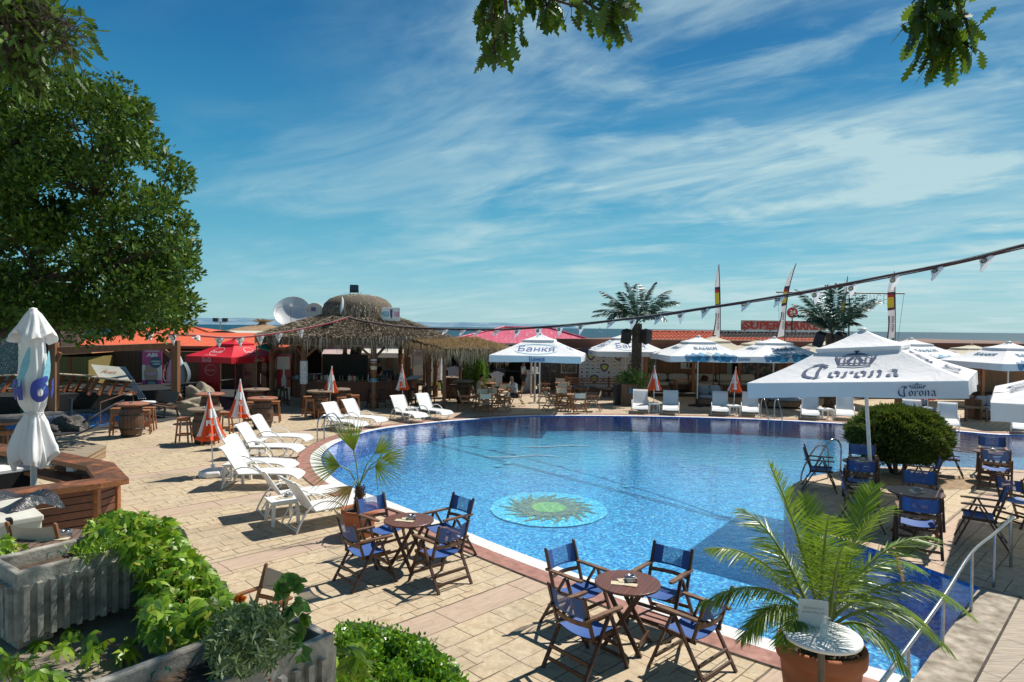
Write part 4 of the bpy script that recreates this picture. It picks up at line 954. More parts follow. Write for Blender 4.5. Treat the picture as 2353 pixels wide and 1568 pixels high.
# hand-drawn blackletter strokes
BLK={'C':([[(.62,1.18),(.30,1.05),(.06,.75),(.0,.40),(.12,.10),(.42,-.06),(.80,-.02)],[(.80,-.02),(1.0,.12)],[(.30,1.12),(.62,1.22),(.98,1.08)],[(.72,1.12),(.62,.6),(.66,.12),(.60,-.18)],[(.95,1.05),(.86,.9)]],1.1),
'o':([[(.10,.55),(.10,.14)],[(.10,.14),(.30,.0)],[(.30,.0),(.46,.12)],[(.46,.12),(.46,.5)],[(.46,.5),(.28,.66)],[(.28,.66),(.10,.55)]],.62),
'r':([[(.02,.56),(.14,.64),(.14,.12)],[(.02,.1),(.14,.0),(.28,.1)],[(.14,.5),(.34,.66),(.46,.54)]],.52),
'n':([[(.02,.56),(.14,.64),(.14,.12)],[(.04,.1),(.14,.0),(.24,.1)],[(.14,.5),(.36,.66),(.48,.54)],[(.48,.54),(.48,.12)],[(.40,.1),(.50,.0),(.62,.1)]],.68),
'a':([[(.10,.58),(.28,.66),(.44,.56),(.44,.12)],[(.44,.12),(.56,.0),(.66,.08)],[(.44,.40),(.16,.28),(.12,.12)],[(.12,.12),(.24,.0),(.42,.12)]],.72)}
def black_word(word='Corona'):
    x=0; out=[]
    for ch in word:
        st,ad=BLK['C' if ch=='C' else ch]; out+=nib([[(a+x,b) for a,b in s] for s in st],.17 if ch!='C' else .20,38); x+=ad
        if ch=='C': x+=.02
    return out,x
def crown():
    P=[]; P.append([(-.95,0),(.95,0),(.93,.10),(-.93,.10)]); P.append([(-.92,.16),(.92,.16),(.98,.26),(-.98,.26)])
    for i in range(7):
        x=-.9+.3*i; P.append([(x-.08,.26),(x+.08,.26),(x+.03,.48),(x+.09,.56),(x,.66),(x-.09,.56),(x-.03,.48)])
    P.append([(-1.0,.26),(-1.22,.72),(-1.08,.76),(-.86,.3)]); P.append([(1.0,.26),(1.22,.72),(1.08,.76),(.86,.3)])
    P+= [ [(q[0],q[1]) for q in arc(0,.35,1.12,.62,25,155,.10)] ]
    P.append([(-.07,.95),(.07,.95),(.07,1.08),(.16,1.08),(.16,1.16),(.07,1.16),(.07,1.27),(-.07,1.27),(-.07,1.16),(-.16,1.16),(-.16,1.08),(-.07,1.08)])
    P.append([(-.55,.40),(-.1,.85),(-.02,.8),(-.4,.38)]); P.append([(.55,.40),(.1,.85),(.02,.8),(.4,.38)])
    return P
def corona_marks(c,face,pt,vl,h,zr,val,Ls):
    m=MB(); W,wid=black_word()
    for sd in range(4):
        k=1.82/wid
        for i,q in enumerate(W): drape(m,[((a-wid/2)*k,b*k*1.12) for a,b in q],face,sd,0,Ls*.19,0,.016+.0006*(i%9))
        for i,q in enumerate(crown()): drape(m,[(a*.33,b*.47) for a,b in q],face,sd,0.0,Ls*.56,0,.016+.0006*(i%7))
        o=V((0,0,zr-val*.86))+vout(sd)*(h+.05)+vdir(sd)*(h*.60); k=.62/wid
        for i,q in enumerate(W): m.flat([((a-wid/2)*k,b*k) for a,b in q],o,vdir(sd),(0,0,1),0,.016+.0006*(i%9))
        for i,q in enumerate(crown()): m.flat([(a*.115,b*.085) for a,b in q],o+V((0,0,.135)),vdir(sd),(0,0,1),0,.016+.0006*(i%7))
    m.build('lettering',[NAVY],c)
WG='open white parasols'
def U(px,py,z=0): q=G(px,py,z); return (q.x,q.y,0)
square_parasol('open_parasol','large white parasol with rounded blue lettering in front of the pink roof',U(1239,944.2),-9,1.88,2.46,3.36,.27,MW,bankya1,WG,sagk=.05,foot=False)
square_parasol('open_parasol','white parasol with rounded blue lettering half hidden by the left palm trunk',((1437-1176)/1522*35.8,35.8,0),2,1.85,2.42,3.4,.27,MW,bankya1,WG)
square_parasol('open_parasol','white parasol with blue diamonds in front of the cushioned sofas, right of the left palm',U(1602,934),2,1.82,2.42,3.30,.26,MW,bankya2,WG)
square_parasol('open_parasol','white parasol with blue diamonds and palm shade on its roof',((1778-1176)/1522*31.2,31.2,0),1,1.82,2.42,3.28,.26,MW,bankya2,WG)
square_parasol('open_parasol','white parasol with blue diamonds cut by the right photo edge',((2318-1176)/1522*27.0,27.0,0),4,1.75,2.42,3.24,.26,MW,bankya2,WG)
square_parasol('open_parasol','white parasol whose top shows just behind the big beer parasol',((2093-1176)/1522*31,31,0),3,1.82,2.45,3.3,.26,MW,bankya2,WG)
q=G(2026,1136)
CG='white beer parasols with crown lettering'
square_parasol('beer_parasol','big white parasol with navy crown and blackletter word, its pole left of the bush',(7.98,14.55,0),-37,1.97,2.60,3.66,.31,MW,corona_marks,CG,pole_r=.04,tilt=(53,-4.0),foot=False,vent=.36,sagk=.10)
square_parasol('beer_parasol','big white parasol with navy lettering cut by the right photo edge',(10.5,10.85,0),-37,2.05,2.53,3.5,.31,MW,corona_marks,CG,pole_r=.04,tilt=(53,-1),foot=False,vent=.36,sagk=.10)
CRM=fabric('cream_tent_canvas',(.66,.60,.47),(.58,.52,.40),.3,.85,.12)
def mega(c,face,pt,vl,h,zr,val,Ls):
    m=MB()
    for sd in range(4):
        drape(m,arc(0,0,.5,.42,0,360,.12,30),face,sd,0,Ls*.42,0); drape_text(m,'MEGA',face,sd,0,Ls*.44,.62,.16,1,bold=.03)
    m.build('lettering',[plain('purple_print',(.30,.16,.34),.7),plain('yellow_print',(.62,.58,.12),.7)],c)
MC={'pole':TEAK,'top':CRM,'val':CRM}
for u,Y,za,lab in((1640,34.6,3.32,'cream tent roof showing behind the first diamond parasol'),(1742,34.8,3.12,'cream tent roof between the two diamond parasols'),(1898,34.6,3.12,'cream tent roof with round logo behind the right palm trunk'),(2232,33.6,3.0,'cream tent roof with round logo left of the edge parasol')):
    square_parasol('cream_parasol',lab,((u-1176)/1522*Y,Y,0),3,1.85,2.35,za,.2,MC,mega if u>1800 else None,'cream tent roofs',foot=False)
RED=fabric('red_canvas',(.78,.018,.035),(.70,.015,.03),.12,.55,.15,(.9,.05,.05)); REDP=plain('red_pole',(.5,.03,.05),.5)
def cola(c,face,pt,vl,h,zr,val,Ls):
    m=MB()
    for sd in range(4):
        drape(m,arc(0,0,.36,.36,0,360,.022,40),face,sd,0,Ls*.48,0); drape_text(m,'Coca-Cola',face,sd,0,Ls*.48,.74,.20,0,shear=.3,bold=.01)
        if sd!=1: drape_text(m,'TASTE THE FEELING',face,sd,0,Ls*.14,.8,.06,0,bold=.02)
        o=V((0,0,zr-val*.5))+vout(sd)*(h+.05); m.text('Coca-Cola',o,vdir(sd),(0,0,1),w=.62,h=.2,m=0,lift=.012,shear=.3,bold=.01)
    m.build('lettering',[WH1],c)
p=G(541,917); square_parasol('red_parasol','red drinks parasol with white script in front of the fridges',(p.x,p.y,0),-27,1.55,2.10,2.95,.28,{'pole':REDP,'top':RED,'val':RED},cola,None,vent=.32)
# =============== BUILDINGS ===============
def W_(u,Y): return (u-1176.5)/1522*Y
def Z_(u,v,Y): return D(u,v,Y).z
def X_(u,v,Y): return D(u,v,Y).x
# --- thatch ---
THB=pm('thatch_base',(.18,.145,.105),(.09,.07,.05),14,.95,.8,bd=.03,detail=8)
THS=island('thatch_straw',[(0,(.09,.07,.052)),(.3,(.21,.17,.125)),(.6,(.34,.285,.21)),(.85,(.47,.415,.33)),(1,(.56,.51,.44))],.9,0,.1)
THL=island('thatch_straw_golden',[(0,(.14,.10,.06)),(.3,(.31,.23,.14)),(.6,(.44,.34,.22)),(.85,(.54,.45,.31)),(1,(.60,.52,.40))],.9,.15,.1,(.6,.4,.15))
def straw_on(polys,dens,parent,mat,L=.22,Wd=.02,name='straw'):
    """polys: list of (a,b,c,d) quads, a-b along the ridge (top), d-c along the eave"""
    P=[];A=[];B=[]
    for a,b,c,d in polys:
        a,b,c,d=[np.array(q) for q in(a,b,c,d)]; area=np.linalg.norm(np.cross(b-a,d-a))/2+np.linalg.norm(np.cross(c-b,d-b))/2; n=max(4,int(area*dens))
        u=npr.random((n,1)); v=npr.random((n,1)); la=np.linalg.norm(b-a); lb=np.linalg.norm(c-d); 
        v=np.where(npr.random((n,1))<(la/(la+lb)),1-np.sqrt(v),np.sqrt(v)) if abs(la-lb)>.1 else v
        p=(a*(1-u)+b*u)*(1-v)+(d*(1-u)+c*u)*v; dn=((d*(1-u)+c*u)-(a*(1-u)+b*u)); dn/=np.linalg.norm(dn,axis=1,keepdims=True)
        nn=np.cross((b-a) if la>.01 else (c-d),(d-a)); nn/=np.linalg.norm(nn); nn=nn*(1 if nn[2]>0 else -1)
        A.append(dn*(L*(.5+npr.random((n,1))))+npr.normal(size=(n,3))*.05+nn*npr.uniform(-.01,.06,(n,1))); P.append(p+nn*npr.uniform(.0,.05,(n,1)))
        s_=np.cross(dn,nn); B.append(s_*Wd*(.5+npr.random((n,1)))+nn*npr.normal(size=(n,1))*.008)
    return quads(name,np.concatenate(P),np.concatenate(A),np.concatenate(B),mat,parent,shape='strip')
def fringe(line,drop,parent,mat,dens=90,thick=.16,name='fringe',var=.45,wd=.011):
    P=[];A=[];B=[]
    for a,b in zip(line,line[1:]):
        a=np.array(a);b=np.array(b); L=np.linalg.norm(b-a); n=int(L*dens); u=npr.random((n,1)); d=(b-a)/L; nn=np.array([-d[1],d[0],0])
        p=a*(1-u)+b*u+nn*npr.uniform(-thick,thick,(n,1))+np.array([0,0,1])*npr.uniform(-.12,.06,(n,1))
        clump=.75+.35*np.sin(u*L*7+npr.random()*6)*np.sin(u*L*2.3+1)
        A.append(np.array([0,0,-1])*drop*(1-var+var*2*npr.random((n,1))**2)*clump+npr.normal(size=(n,3))*np.array([.05,.05,.02])); P.append(p); B.append((d*.9+nn*npr.normal(size=(n,1))*.5)*wd*(.6+npr.random((n,1))))
    return quads(name,np.concatenate(P),np.concatenate(A),np.concatenate(B),mat,parent,shape='strip')
BW=planks('brown_panel_boards',(.20,.085,.045),(.12,.05,.03),.16,0,.6,.04,2); CARV=wood('carved_post',(.24,.105,.05),(.11,.05,.025),5,2,.5)
def carved_post(x,y,h,parent,r=.15,sq=False):
    m=MB()
    if sq: m.box((x,y,h/2),(.15,.15,h))
    else: m.lathe([(r*.9,0),(r*.95,.3),(r*.7,.42),(r*1.05,.5),(r*1.05,.62),(r*.75,.70),(r*.8,1.5),(r*1.05,1.56),(r*.8,1.64),(r*.9,2.0),(r*1.1,2.06),(r*.8,2.12),(r*.95,h)],14,0,(x,y,0))
    return m.build('post',CARV,parent)
CX,CY=W_(822,32.4),32.4
bar=thing('thatched_bar','round thatched pool bar with a domed straw top and carved posts','bar',(CX,CY,0))
a0=R(-67); RV=4.65
def oc(r,z,k): a=a0+k*PI/4; return V((r*math.cos(a),r*math.sin(a),z))
m=MB()
for k in range(8):
    a,b,c,d=oc(1.55,4.02,k),oc(1.55,4.02,k+1),oc(RV,3.06,k+1),oc(RV,3.06,k)
    mid1=[x.lerp(y,.5)+V((0,0,.10)) for x,y in((a,d),(b,c))]
    m.add([a,b,mid1[1],mid1[0]],[(3,2,1,0)],0,True); m.add([mid1[0],mid1[1],c,d],[(3,2,1,0)],0,True)
    m.add([d,c,c+V((0,0,-.28)),d+V((0,0,-.28))],[(3,2,1,0)]); m.add([oc(0,3.85,k),oc(RV,2.80,k),oc(RV,2.80,k+1)],[(0,2,1)])
rf=m.build('roof',THB,bar)
straw_on([(oc(1.55,4.03,k),oc(1.55,4.03,k+1),oc(RV,3.08,k+1),oc(RV,3.08,k)) for k in range(8)],620,rf,THS,.12,.013)
straw_on([(oc(1.55,4.12,k).lerp(oc(RV,3.16,k),.12),oc(1.55,4.12,k+1).lerp(oc(RV,3.16,k+1),.12),oc(RV,3.12,k+1),oc(RV,3.12,k)) for k in (6,7,0,1)],520,rf,THS,.11,.013)
fringe([oc(RV-.04,3.1,k) for k in range(9)],.48,rf,THS,200,.14)
# ridges along the hips
m=MB()
for k in range(8): m.tube([oc(1.6,4.12,k),oc(3,3.72,k),oc(RV-.05,3.13,k)],.05,6)
m.build('hip_ridge',THB,rf)
dm=MB().lathe([(1.62,0),(1.68,.35),(1.6,.62),(1.35,.88),(.95,1.02),(.45,1.07),(0,1.08)],40,0,(0,0,4.02),cap=False); dome=dm.build('dome',THB,bar)
def dome_straw():
    n=9000; th=npr.uniform(0,2*PI,(n,1)); ph=np.arccos(npr.uniform(0,1,(n,1)))*.98; rr=1.67
    p=np.concatenate([rr*np.sin(ph)**.75*np.cos(th),rr*np.sin(ph)**.75*np.sin(th),4.06+1.05*np.cos(ph)**.8],1); p[:,2]=np.maximum(p[:,2],4.05)
    rad=np.concatenate([np.cos(th),np.sin(th),0*th],1); dn=rad*np.cos(ph)*.9+np.array([0,0,-1])*(np.sin(ph)*.9+.1); dn/=np.linalg.norm(dn,axis=1,keepdims=True)
    nn=rad*np.sin(ph)+np.array([0,0,1])*np.cos(ph)
    tg=np.cross(dn,nn); quads('straw',p+nn*npr.uniform(-.02,.05,(n,1)),dn*npr.uniform(.1,.28,(n,1))+npr.normal(size=(n,3))*.04,tg*npr.uniform(.008,.018,(n,1)),THS,dome,shape='strip')
dome_straw()
a1=[oc(3.95,0,k) for k in range(8)]
for k in range(8): 
    p=a1[k]; carved_post(p.x,p.y,2.95,bar)
PIPE=plain('grey_beam',(.30,.28,.25),.6)
MB().tube([oc(4.1,2.74,k) for k in range(9)],.035,6).build('eave_beam',PIPE,bar)
for k in (6,7,0,1,2):
    p=oc(3.95,2.15,k)
    for s in(-1,1):
        q=oc(3.95,2.75,k).lerp(oc(3.95,2.75,k+s),.22); MB().beam(p,q,.09,.09).build('brace',CARV,bar)
# counter ring with panelled front
RC=3.15
m=MB()
for k in range(8):
    if k in(2,3): continue
    a,b,c,d=oc(RC-.1,0,k),oc(RC-.1,0,k+1),oc(RC-.1,1.05,k+1),oc(RC-.1,1.05,k)
    m.add([a,b,c,d],[(0,1,2,3)])
m.build('counter_front',BW,bar)
m=MB()
for k in range(8):
    if k in(2,3): continue
    q=[oc(RC+.15,0,k),oc(RC+.15,0,k+1),oc(RC-.45,0,k+1),oc(RC-.45,0,k)]; m.prism(q,1.06+.001*k,1.11+.001*k)
m.build('counter_top',wood('counter_top',(.14,.07,.045),(.07,.04,.03),4,0,.35),bar)
m=MB()
for k in range(8): m.prism([oc(RC-.02,0,k),oc(RC-.02,0,k+1),oc(RC-.3,0,k+1),oc(RC-.3,0,k)],.0,.22+.001*k)
m.build('plinth',pm('plinth_stone',(.35,.31,.26),None,6,.9),bar)
# back bar: dark shelves, mixers, bottles
m=MB().box((-.9,1.2,1.55),(2.3,.12,1.2)).box((-.4,.6,.95),(2.6,.5,.06)).box((1.5,.2,1.25),(.5,.4,.4)); m.build('back_bar',plain('dark_panel',(.025,.02,.018),.5),bar)
for k,(x,y) in enumerate([(-1.6,-2.1),(-.9,-2.45),(.35,-2.6),(1.7,-2.3),(2.2,-1.8)]):
    t=thing('drip_box',['black bar caddy left on the counter','beige napkin box on the counter left of the column','beige napkin box right of the column on the counter','chrome shaker set on the counter','small dark till at the counter end'][k],'bar caddy',(CX+x,CY+y,1.115),.2*k,'boxes on the bar counter'); MB().box((0,0,.11),(.36,.2,.22)).build('box',plain('beige_box',(.5,.43,.28),.6) if k in(1,2) else BLACK,t,.01); MB().box((0,0,.235),(.3,.14,.02)).build('lid',BLACK,t)
GLS=[glassy('green_bottle_glass',(.02,.10,.04),.85),glassy('brown_bottle_glass',(.12,.05,.02),.9),glassy('clear_bottle_glass',(.5,.55,.55),.7),glassy('red_bottle',(.4,.02,.03),.95)]
for k in range(26):
    a=R(-150+k*4.6); x,y=CX+2.75*math.cos(a)+rnd.uniform(-.08,.08),CY+2.75*math.sin(a)
    if rnd.random()<.3: y+=.3
    g=GLS[k%4]; o=MB().lathe([(.036,0),(.038,.18),(.015,.24),(.014,.30),(.0,.30)],10).build('bottle',g); o.location=(x,y,1.118); tag(o,'small bottle standing on the thatched bar counter','bottle','bottles along the bar counter')
# menu sleeves on the posts
p=oc(3.95,0,7); MB().lathe([(.165,1.05),(.165,2.05)],14,0,(p.x,p.y,0),cap=False).build('menu_sleeve',pm('menu_print',(.75,.75,.76),(.35,.36,.42),22,.6,0,lo=.42,hi=.5),bar)
p=oc(3.95,0,0)
for z,c_ in((1.16,(.12,.3,.4)),(2.0,(.5,.5,.65)),(1.7,(.6,.55,.4))): MB().lathe([(.145,z),(.145,z+.16)],14,0,(p.x,p.y,0),cap=False).build('sticker',plain('sticker',c_,.5),bar)
# annex: low thatched lean-to on the right
an=thing('thatched_annex','low golden thatched lean-to joined to the right of the bar','thatched roof',(0,0,0))
eA=D(*KD(95,655),27.6); eB=D(*KD(660,668),29.4); rA=D(*KC(1395,690),29.6); rB=D(*KD(380,560),33.2)
eA=V(eA);eB=V(eB); eA.z=2.66; eB.z=2.62; rA.z=3.02; rB.z=3.05; eC=V((eB.x+.3,33.0,2.6))
m=MB().poly([eA,eB,rB,rA]).poly([eB,eC,rB]).poly([eA+V((0,0,-.12)),eB+V((0,0,-.12)),rB+V((0,0,-.12)),rA+V((0,0,-.12))][::-1]); lf=m.build('roof',THB,an)
straw_on([(rA,rB,eB,eA),(rB,rB,eC,eB)],700,lf,THL,.13,.013); fringe([rA+V((-.1,-.3,-.1)),eA,eB,eC],.62,lf,THL,230,.16,var=.4)
for uv in((1020,941),): q=G(*uv); carved_post(q.x,q.y,2.6,an,sq=True)
for uv in(KD(235,1180),KD(430,1130),KC(1560,1290)): q=G(*uv); carved_post(q.x,q.y,2.65,an,.09)
# satellite dishes
DISH=pm('dish_white',(.78,.79,.79),(.66,.68,.69),3,.35,.02,.3); RUST=pm('dish_rusty',(.76,.74,.70),(.50,.20,.05),2.4,.5,.05,lo=.30,hi=.42)
def dish(label,c,r,nrm,mat,arm=True,pole=1.2,patch=None):
    t=thing('satellite_dish',label,'satellite dish',c,0); q=V(nrm).to_track_quat('Z','Y').to_matrix()
    m=MB(); m.M=q.to_4x4(); prof=[(r*f,.28*r*f*f) for f in(0,.2,.4,.6,.8,1)]; m.lathe([(max(a,1e-4),b) for a,b in prof],36,0,cap=False); m.lathe([(r,.28*r),(r*1.02,.26*r),(r*1.0,.25*r)],36,0,cap=False); m.lathe([(max(a,1e-4),b-.015) for a,b in prof],36,0,cap=False).build('reflector',mat,t)
    if arm:
        m=MB(); m.M=q.to_4x4(); f=(0,0,.85*r); m.tube([(0,-r*.95,.24*r),f],.014,6).tube([(r*.8,.3*r,.2*r),f],.01,6).tube([(-r*.8,.3*r,.2*r),f],.01,6); m.build('arm',plain('rusty_arm',(.25,.2,.15),.6),t); m=MB(); m.M=q.to_4x4(); m.box((0,0,.88*r),(.12,.12,.16)).build('receiver',DISH,t)
    if patch: m=MB(); m.M=q.to_4x4(); m.box((-.05,.3*r,.06),(.5*r,.45*r,.01)).build('sticker',plain('violet_sticker',(.2,.17,.4),.5),t)
    MB().tube([(0,.1,-.05),(0,.15,-pole)],.035,8).build('mast',plain('mast_grey',(.2,.2,.2),.5,.5),t)
dish('largest grey satellite dish left of the straw dome',D(673,722,34.5),.92,(.18,-1,.62),DISH)
dish('rust stained satellite dish with a violet sticker beside the straw dome',D(722.5,717.5,33.6),.45,(.25,-1,.20),RUST,False,.8,True)
dish('small dish edge-on in front of the straw dome',D(789.7,702,29.8),.40,(-1,-.32,.10),DISH,False,.5)
# floodlight on the dome
c=D(*KC(828,195),32.4); t=thing('floodlight','black floodlight on top of the straw dome','floodlight',(c.x,c.y,c.z-.05),.1)
MB().box((0,0,.28),(.40,.26,.34),0,Matrix.Rotation(R(-12),3,'X')).build('housing',BLACK,t,.02); MB().box((0,-.14,.31),(.32,.01,.24),0,Matrix.Rotation(R(-12),3,'X')).build('lens',glassy('dark_lens',(.04,.06,.09),1,.1),t); MB().beam((-.2,0,0),(-.2,0,.25),.03,.03).beam((.2,0,0),(.2,0,.25),.03,.03).beam((-.25,0,0),(.25,0,0),.12,.03).build('bracket',BLACK,t)
# light box sign on the dome
c=D(*KC(1212,412),30.9); t=thing('light_box_sign','white light box sign with blue and pink letters beside the straw dome','sign',c,R(8))
MB().box((0,0,0),(.84,.16,.62)).build('box',WPLAST,t,.01); m=MB(); m.text('MEGA',(-.24,-.082,.0),(1,0,0),(0,0,1),w=.34,h=.26,m=0,bold=.03); m.text('PARK',(.28,-.082,0),(1,0,0),(0,0,1),w=.28,h=.26,m=1,bold=.03); m.flat([(-.06,.22),(.06,.22),(.05,-.1),(0,-.22),(-.05,-.1)],(.02,-.082,0),(1,0,0),(0,0,1),2,.005); m.build('lettering',[plain('sky_blue_print',(.05,.45,.65),.5),plain('rose_print',(.65,.25,.45),.5),plain('violet_print',(.12,.08,.25),.5)],t)
# --- far row building: plank wall, brown fascia ---
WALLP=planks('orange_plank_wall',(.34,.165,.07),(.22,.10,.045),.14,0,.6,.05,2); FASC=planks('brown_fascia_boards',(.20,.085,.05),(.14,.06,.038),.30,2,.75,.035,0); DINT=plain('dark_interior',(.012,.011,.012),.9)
YW=38.6
row=thing('beach_bar_building','long low building with plank walls and a flat brown board roof edge','building',(0,0,0))
x0=W_(1160,YW); x1=W_(2360,YW)
def zb(u,v,Y=YW): return Z_(u,v,Y)
shopL,shopR=X_(1148,850,YW),X_(1234,850,YW); w1=X_(1235,850,YW)
m=MB().box(((w1+x1)/2,YW+.1,1.3),(x1-w1,.2,2.6)); m.build('wall',WALLP,row)
xf=W_(1222,37.6)
MB().box(((xf+x1)/2,37.6,2.68),(x1-xf,.12,.62)).build('fascia',FASC,row)
MB().prism([(xf,37.66),(x1+.4,37.66),(x1+.4,46),(W_(1400,46),46),(W_(1330,42),40)],2.93,2.98).build('roof',FASC,row)
MB().prism([(x0-2,36.9),(x1,36.9),(x1,37.6),(x0-2,37.6)],2.42,2.47).build('soffit',FASC,row)
MB().box(((X_(1480,900,36)+x1)/2,36.9,.08),(x1-X_(1480,900,36),3.2,.16)).build('deck',planks('dark_deck',(.07,.045,.035),(.04,.03,.025),.14,1,.7,.05,0),row)
for u in(1485,1594,1700,1812,1925,2035,2150,2260): MB().box((W_(u,36.3),36.3,1.25),(.16,.16,2.5)).build('post',ORW,row)
# framed pictures and notices on the wall
def board(name,label,cat,cx,cz,w,h,mat,Y=YW-.03,fr=None,group=None):
    t=thing(name,label,cat,(cx,Y,cz),0,group); MB().box((0,0,0),(w,.02,h)).build('panel',mat,t)
    if fr:
        MB().box((0,-.005,h/2),(w+.06,.04,.04)).box((0,-.005,-h/2),(w+.06,.04,.04)).box((-w/2,-.006,0),(.04,.035,h)).box((w/2,-.006,0),(.04,.035,h)).build('frame',fr,t)
    return t
ph1=pm('photo_print_brown',(.45,.32,.2),(.04,.05,.04),9,.4,0,lo=.4,hi=.55); ph2=pm('photo_print_green',(.36,.26,.06),(.03,.05,.03),3,.4,0,lo=.4,hi=.6); ph3=pm('photo_print_dark',(.20,.16,.12),(.015,.02,.03),4,.4,0,lo=.45,hi=.62)
pt_=D(*KD(1375,828),YW-.05); board('picture','small framed photo print on the plank wall left of the logo wall','picture',pt_.x,pt_.z,.88,.75,ph1,fr=WPLAST)
pt_=D(*KQ(1338,425),YW-.05); board('picture','tall framed green poster between palm trunk and striped parasol','picture',pt_.x,pt_.z,.9,1.25,ph2,fr=WPLAST)
pt_=D(*KE(1695,1015),YW-.05); board('picture','wide dark framed picture behind the second diamond parasol','picture',pt_.x,pt_.z,2.7,1.25,ph3,fr=TEAK)
pt_=D(*KE(1500,1020),YW-.05); board('poster','blue grey notice poster left of the wide dark picture','poster',pt_.x,pt_.z,.85,1.0,pm('notice_print',(.30,.42,.46),(.16,.25,.3),14,.6,0))
for i,(x,y) in enumerate(((1030,972),(1085,965),(1110,975))): pt_=D(*KE(x,y),YW-.05); board('paper_notice','white paper notice taped on the planks behind the first diamond parasol','notice',pt_.x,pt_.z,.42,.36,PAPER,group='paper notices on the plank wall')
pt_=D(*KF(945,915),YW-.05); t=board('red_notice','red notice board with small writing at the plank wall','notice',pt_.x,pt_.z,1.1,.4,plain('red_board',(.5,.03,.03),.5)); 
# logo wall
LW0,LW1=D(*KD(1480,900),36.8),D(*KD(2150,900),36.8); ztop=D(*KD(1600,690),36.8).z
lw=thing('logo_wall','white sponsor wall with a grid of small logos behind the wooden benches','press wall',((LW0.x+LW1.x)/2,36.8,0)); wW=LW1.x-LW0.x
s=NT('logo_wall_print'); t_=s.n('TexCoord'); sp=s.n('SeparateXYZ'); s.l(t_.outputs['Object'],sp.inputs[0]); fx=s.math('FRACT',s.math('DIVIDE',sp.outputs[0],.30)); fy=s.math('FRACT',s.math('DIVIDE',sp.outputs[2],.21)); g=s.math('MINIMUM',s.math('MINIMUM',fx,s.math('SUBTRACT',1,fx)),s.math('MINIMUM',fy,s.math('SUBTRACT',1,fy))); s.set(Base_Color=s.mix(s.math('LESS_THAN',g,.04),(.62,.61,.58),(.40,.40,.40)),Roughness=.7); LWM=s.m
pan=MB().box((0,0,ztop/2),(wW,.05,ztop)).build('panel',LWM,lw); MB().box((-wW/2+.6,-.005,ztop+.14),(1.05,.05,.32)).build('top_board',plain('purple_board',(.10,.06,.12),.6),lw)
logoM=[plain('logo_black',(.06,.06,.07),.6),plain('logo_red',(.50,.06,.05),.6),plain('logo_brown',(.18,.07,.04),.6),plain('logo_violet',(.16,.06,.16),.6),plain('logo_green',(.40,.60,.12),.6),plain('logo_yellow',(.75,.68,.15),.6),plain('logo_blue',(.25,.35,.5),.6)]
m=MB(); r_=random.Random(3); nx=int(wW/.30); nz=int(ztop/.21)
def ell(rx,rz,n=14): return [(rx*math.cos(2*PI*i/n),rz*math.sin(2*PI*i/n)) for i in range(n)]
def crest(m,o,k,c0=3,c1=4,c2=5,yd=(0,0,1),xd=(1,0,0)):
    m.flat([(-.16*k,.13*k),(0,.17*k),(.16*k,.13*k),(.17*k,.02*k),(.09*k,-.12*k),(0,-.17*k),(-.09*k,-.12*k),(-.17*k,.02*k)],o,xd,yd,c0,.004); m.flat([(-.11*k,.07*k),(0,.11*k),(.11*k,.07*k),(.11*k,.01*k),(.05*k,-.06*k),(0,-.09*k),(-.05*k,-.06*k),(-.11*k,.01*k)],o,xd,yd,c1,.007); m.flat(ell(.05*k,.04*k,8),V(o)+V(yd)*(-.03*k),xd,yd,c2,.009)
big=[(.55,2.05),(2.05,2.05),(1.3,1.42),(2.85,1.42),(.75,.78),(2.2,.78),(3.6,2.05)]
for i in range(nx):
    for j in range(nz):
        x=-wW/2+.15+.30*i; z=.105+.21*j
        if any(abs(x+wW/2-bx-.1)<.26 and abs(z-bz)<.26 for bx,bz in big): continue
        k=r_.randrange(7); o=(x,-.026,z)
        if k==0: m.flat(ell(.07,.065),o,(1,0,0),(0,0,1),2)
        elif k==1: m.flat([(-.09,-.02),(.09,-.02),(.09,.025),(-.09,.025)],o,(1,0,0),(0,0,1),0)
        elif k==2: m.flat(ell(.07,.07),o,(1,0,0),(0,0,1),3); m.flat(ell(.045,.045),o,(1,0,0),(0,0,1),7,.006); m.flat([(-.01,-.035),(.01,-.035),(.02,.035),(-.02,.035)],o,(1,0,0),(0,0,1),0,.008)
        elif k==3: m.flat([(-.09,-.035),(.0,-.05),(.09,-.035),(.09,.0),(-.09,.0)],o,(1,0,0),(0,0,1),1); m.flat(ell(.03,.025,8),V(o)+V((0,0,.03)),(1,0,0),(0,0,1),5)
        elif k==4: m.flat([(-.07,-.05),(.06,-.035),(.07,.05),(-.06,.035)],o,(1,0,0),(0,0,1),0)
        elif k==5: m.flat(ell(.03,.03,8),V(o)+V((0,0,.03)),(1,0,0),(0,0,1),1); m.flat([(-.08,-.04),(.08,-.04),(.08,-.02),(-.08,-.02)],o,(1,0,0),(0,0,1),0)
        else: m.flat([(-.09,-.03),(-.03,.03),(.02,-.01),(.09,.02),(.07,-.035)],o,(1,0,0),(0,0,1),6)
for bx,bz in big:
    if bx<wW-.2: crest(m,(-wW/2+bx+.1,-.026,bz),1.45)
m.build('logos',logoM+[plain('logo_white',(.62,.61,.58),.7)],lw)
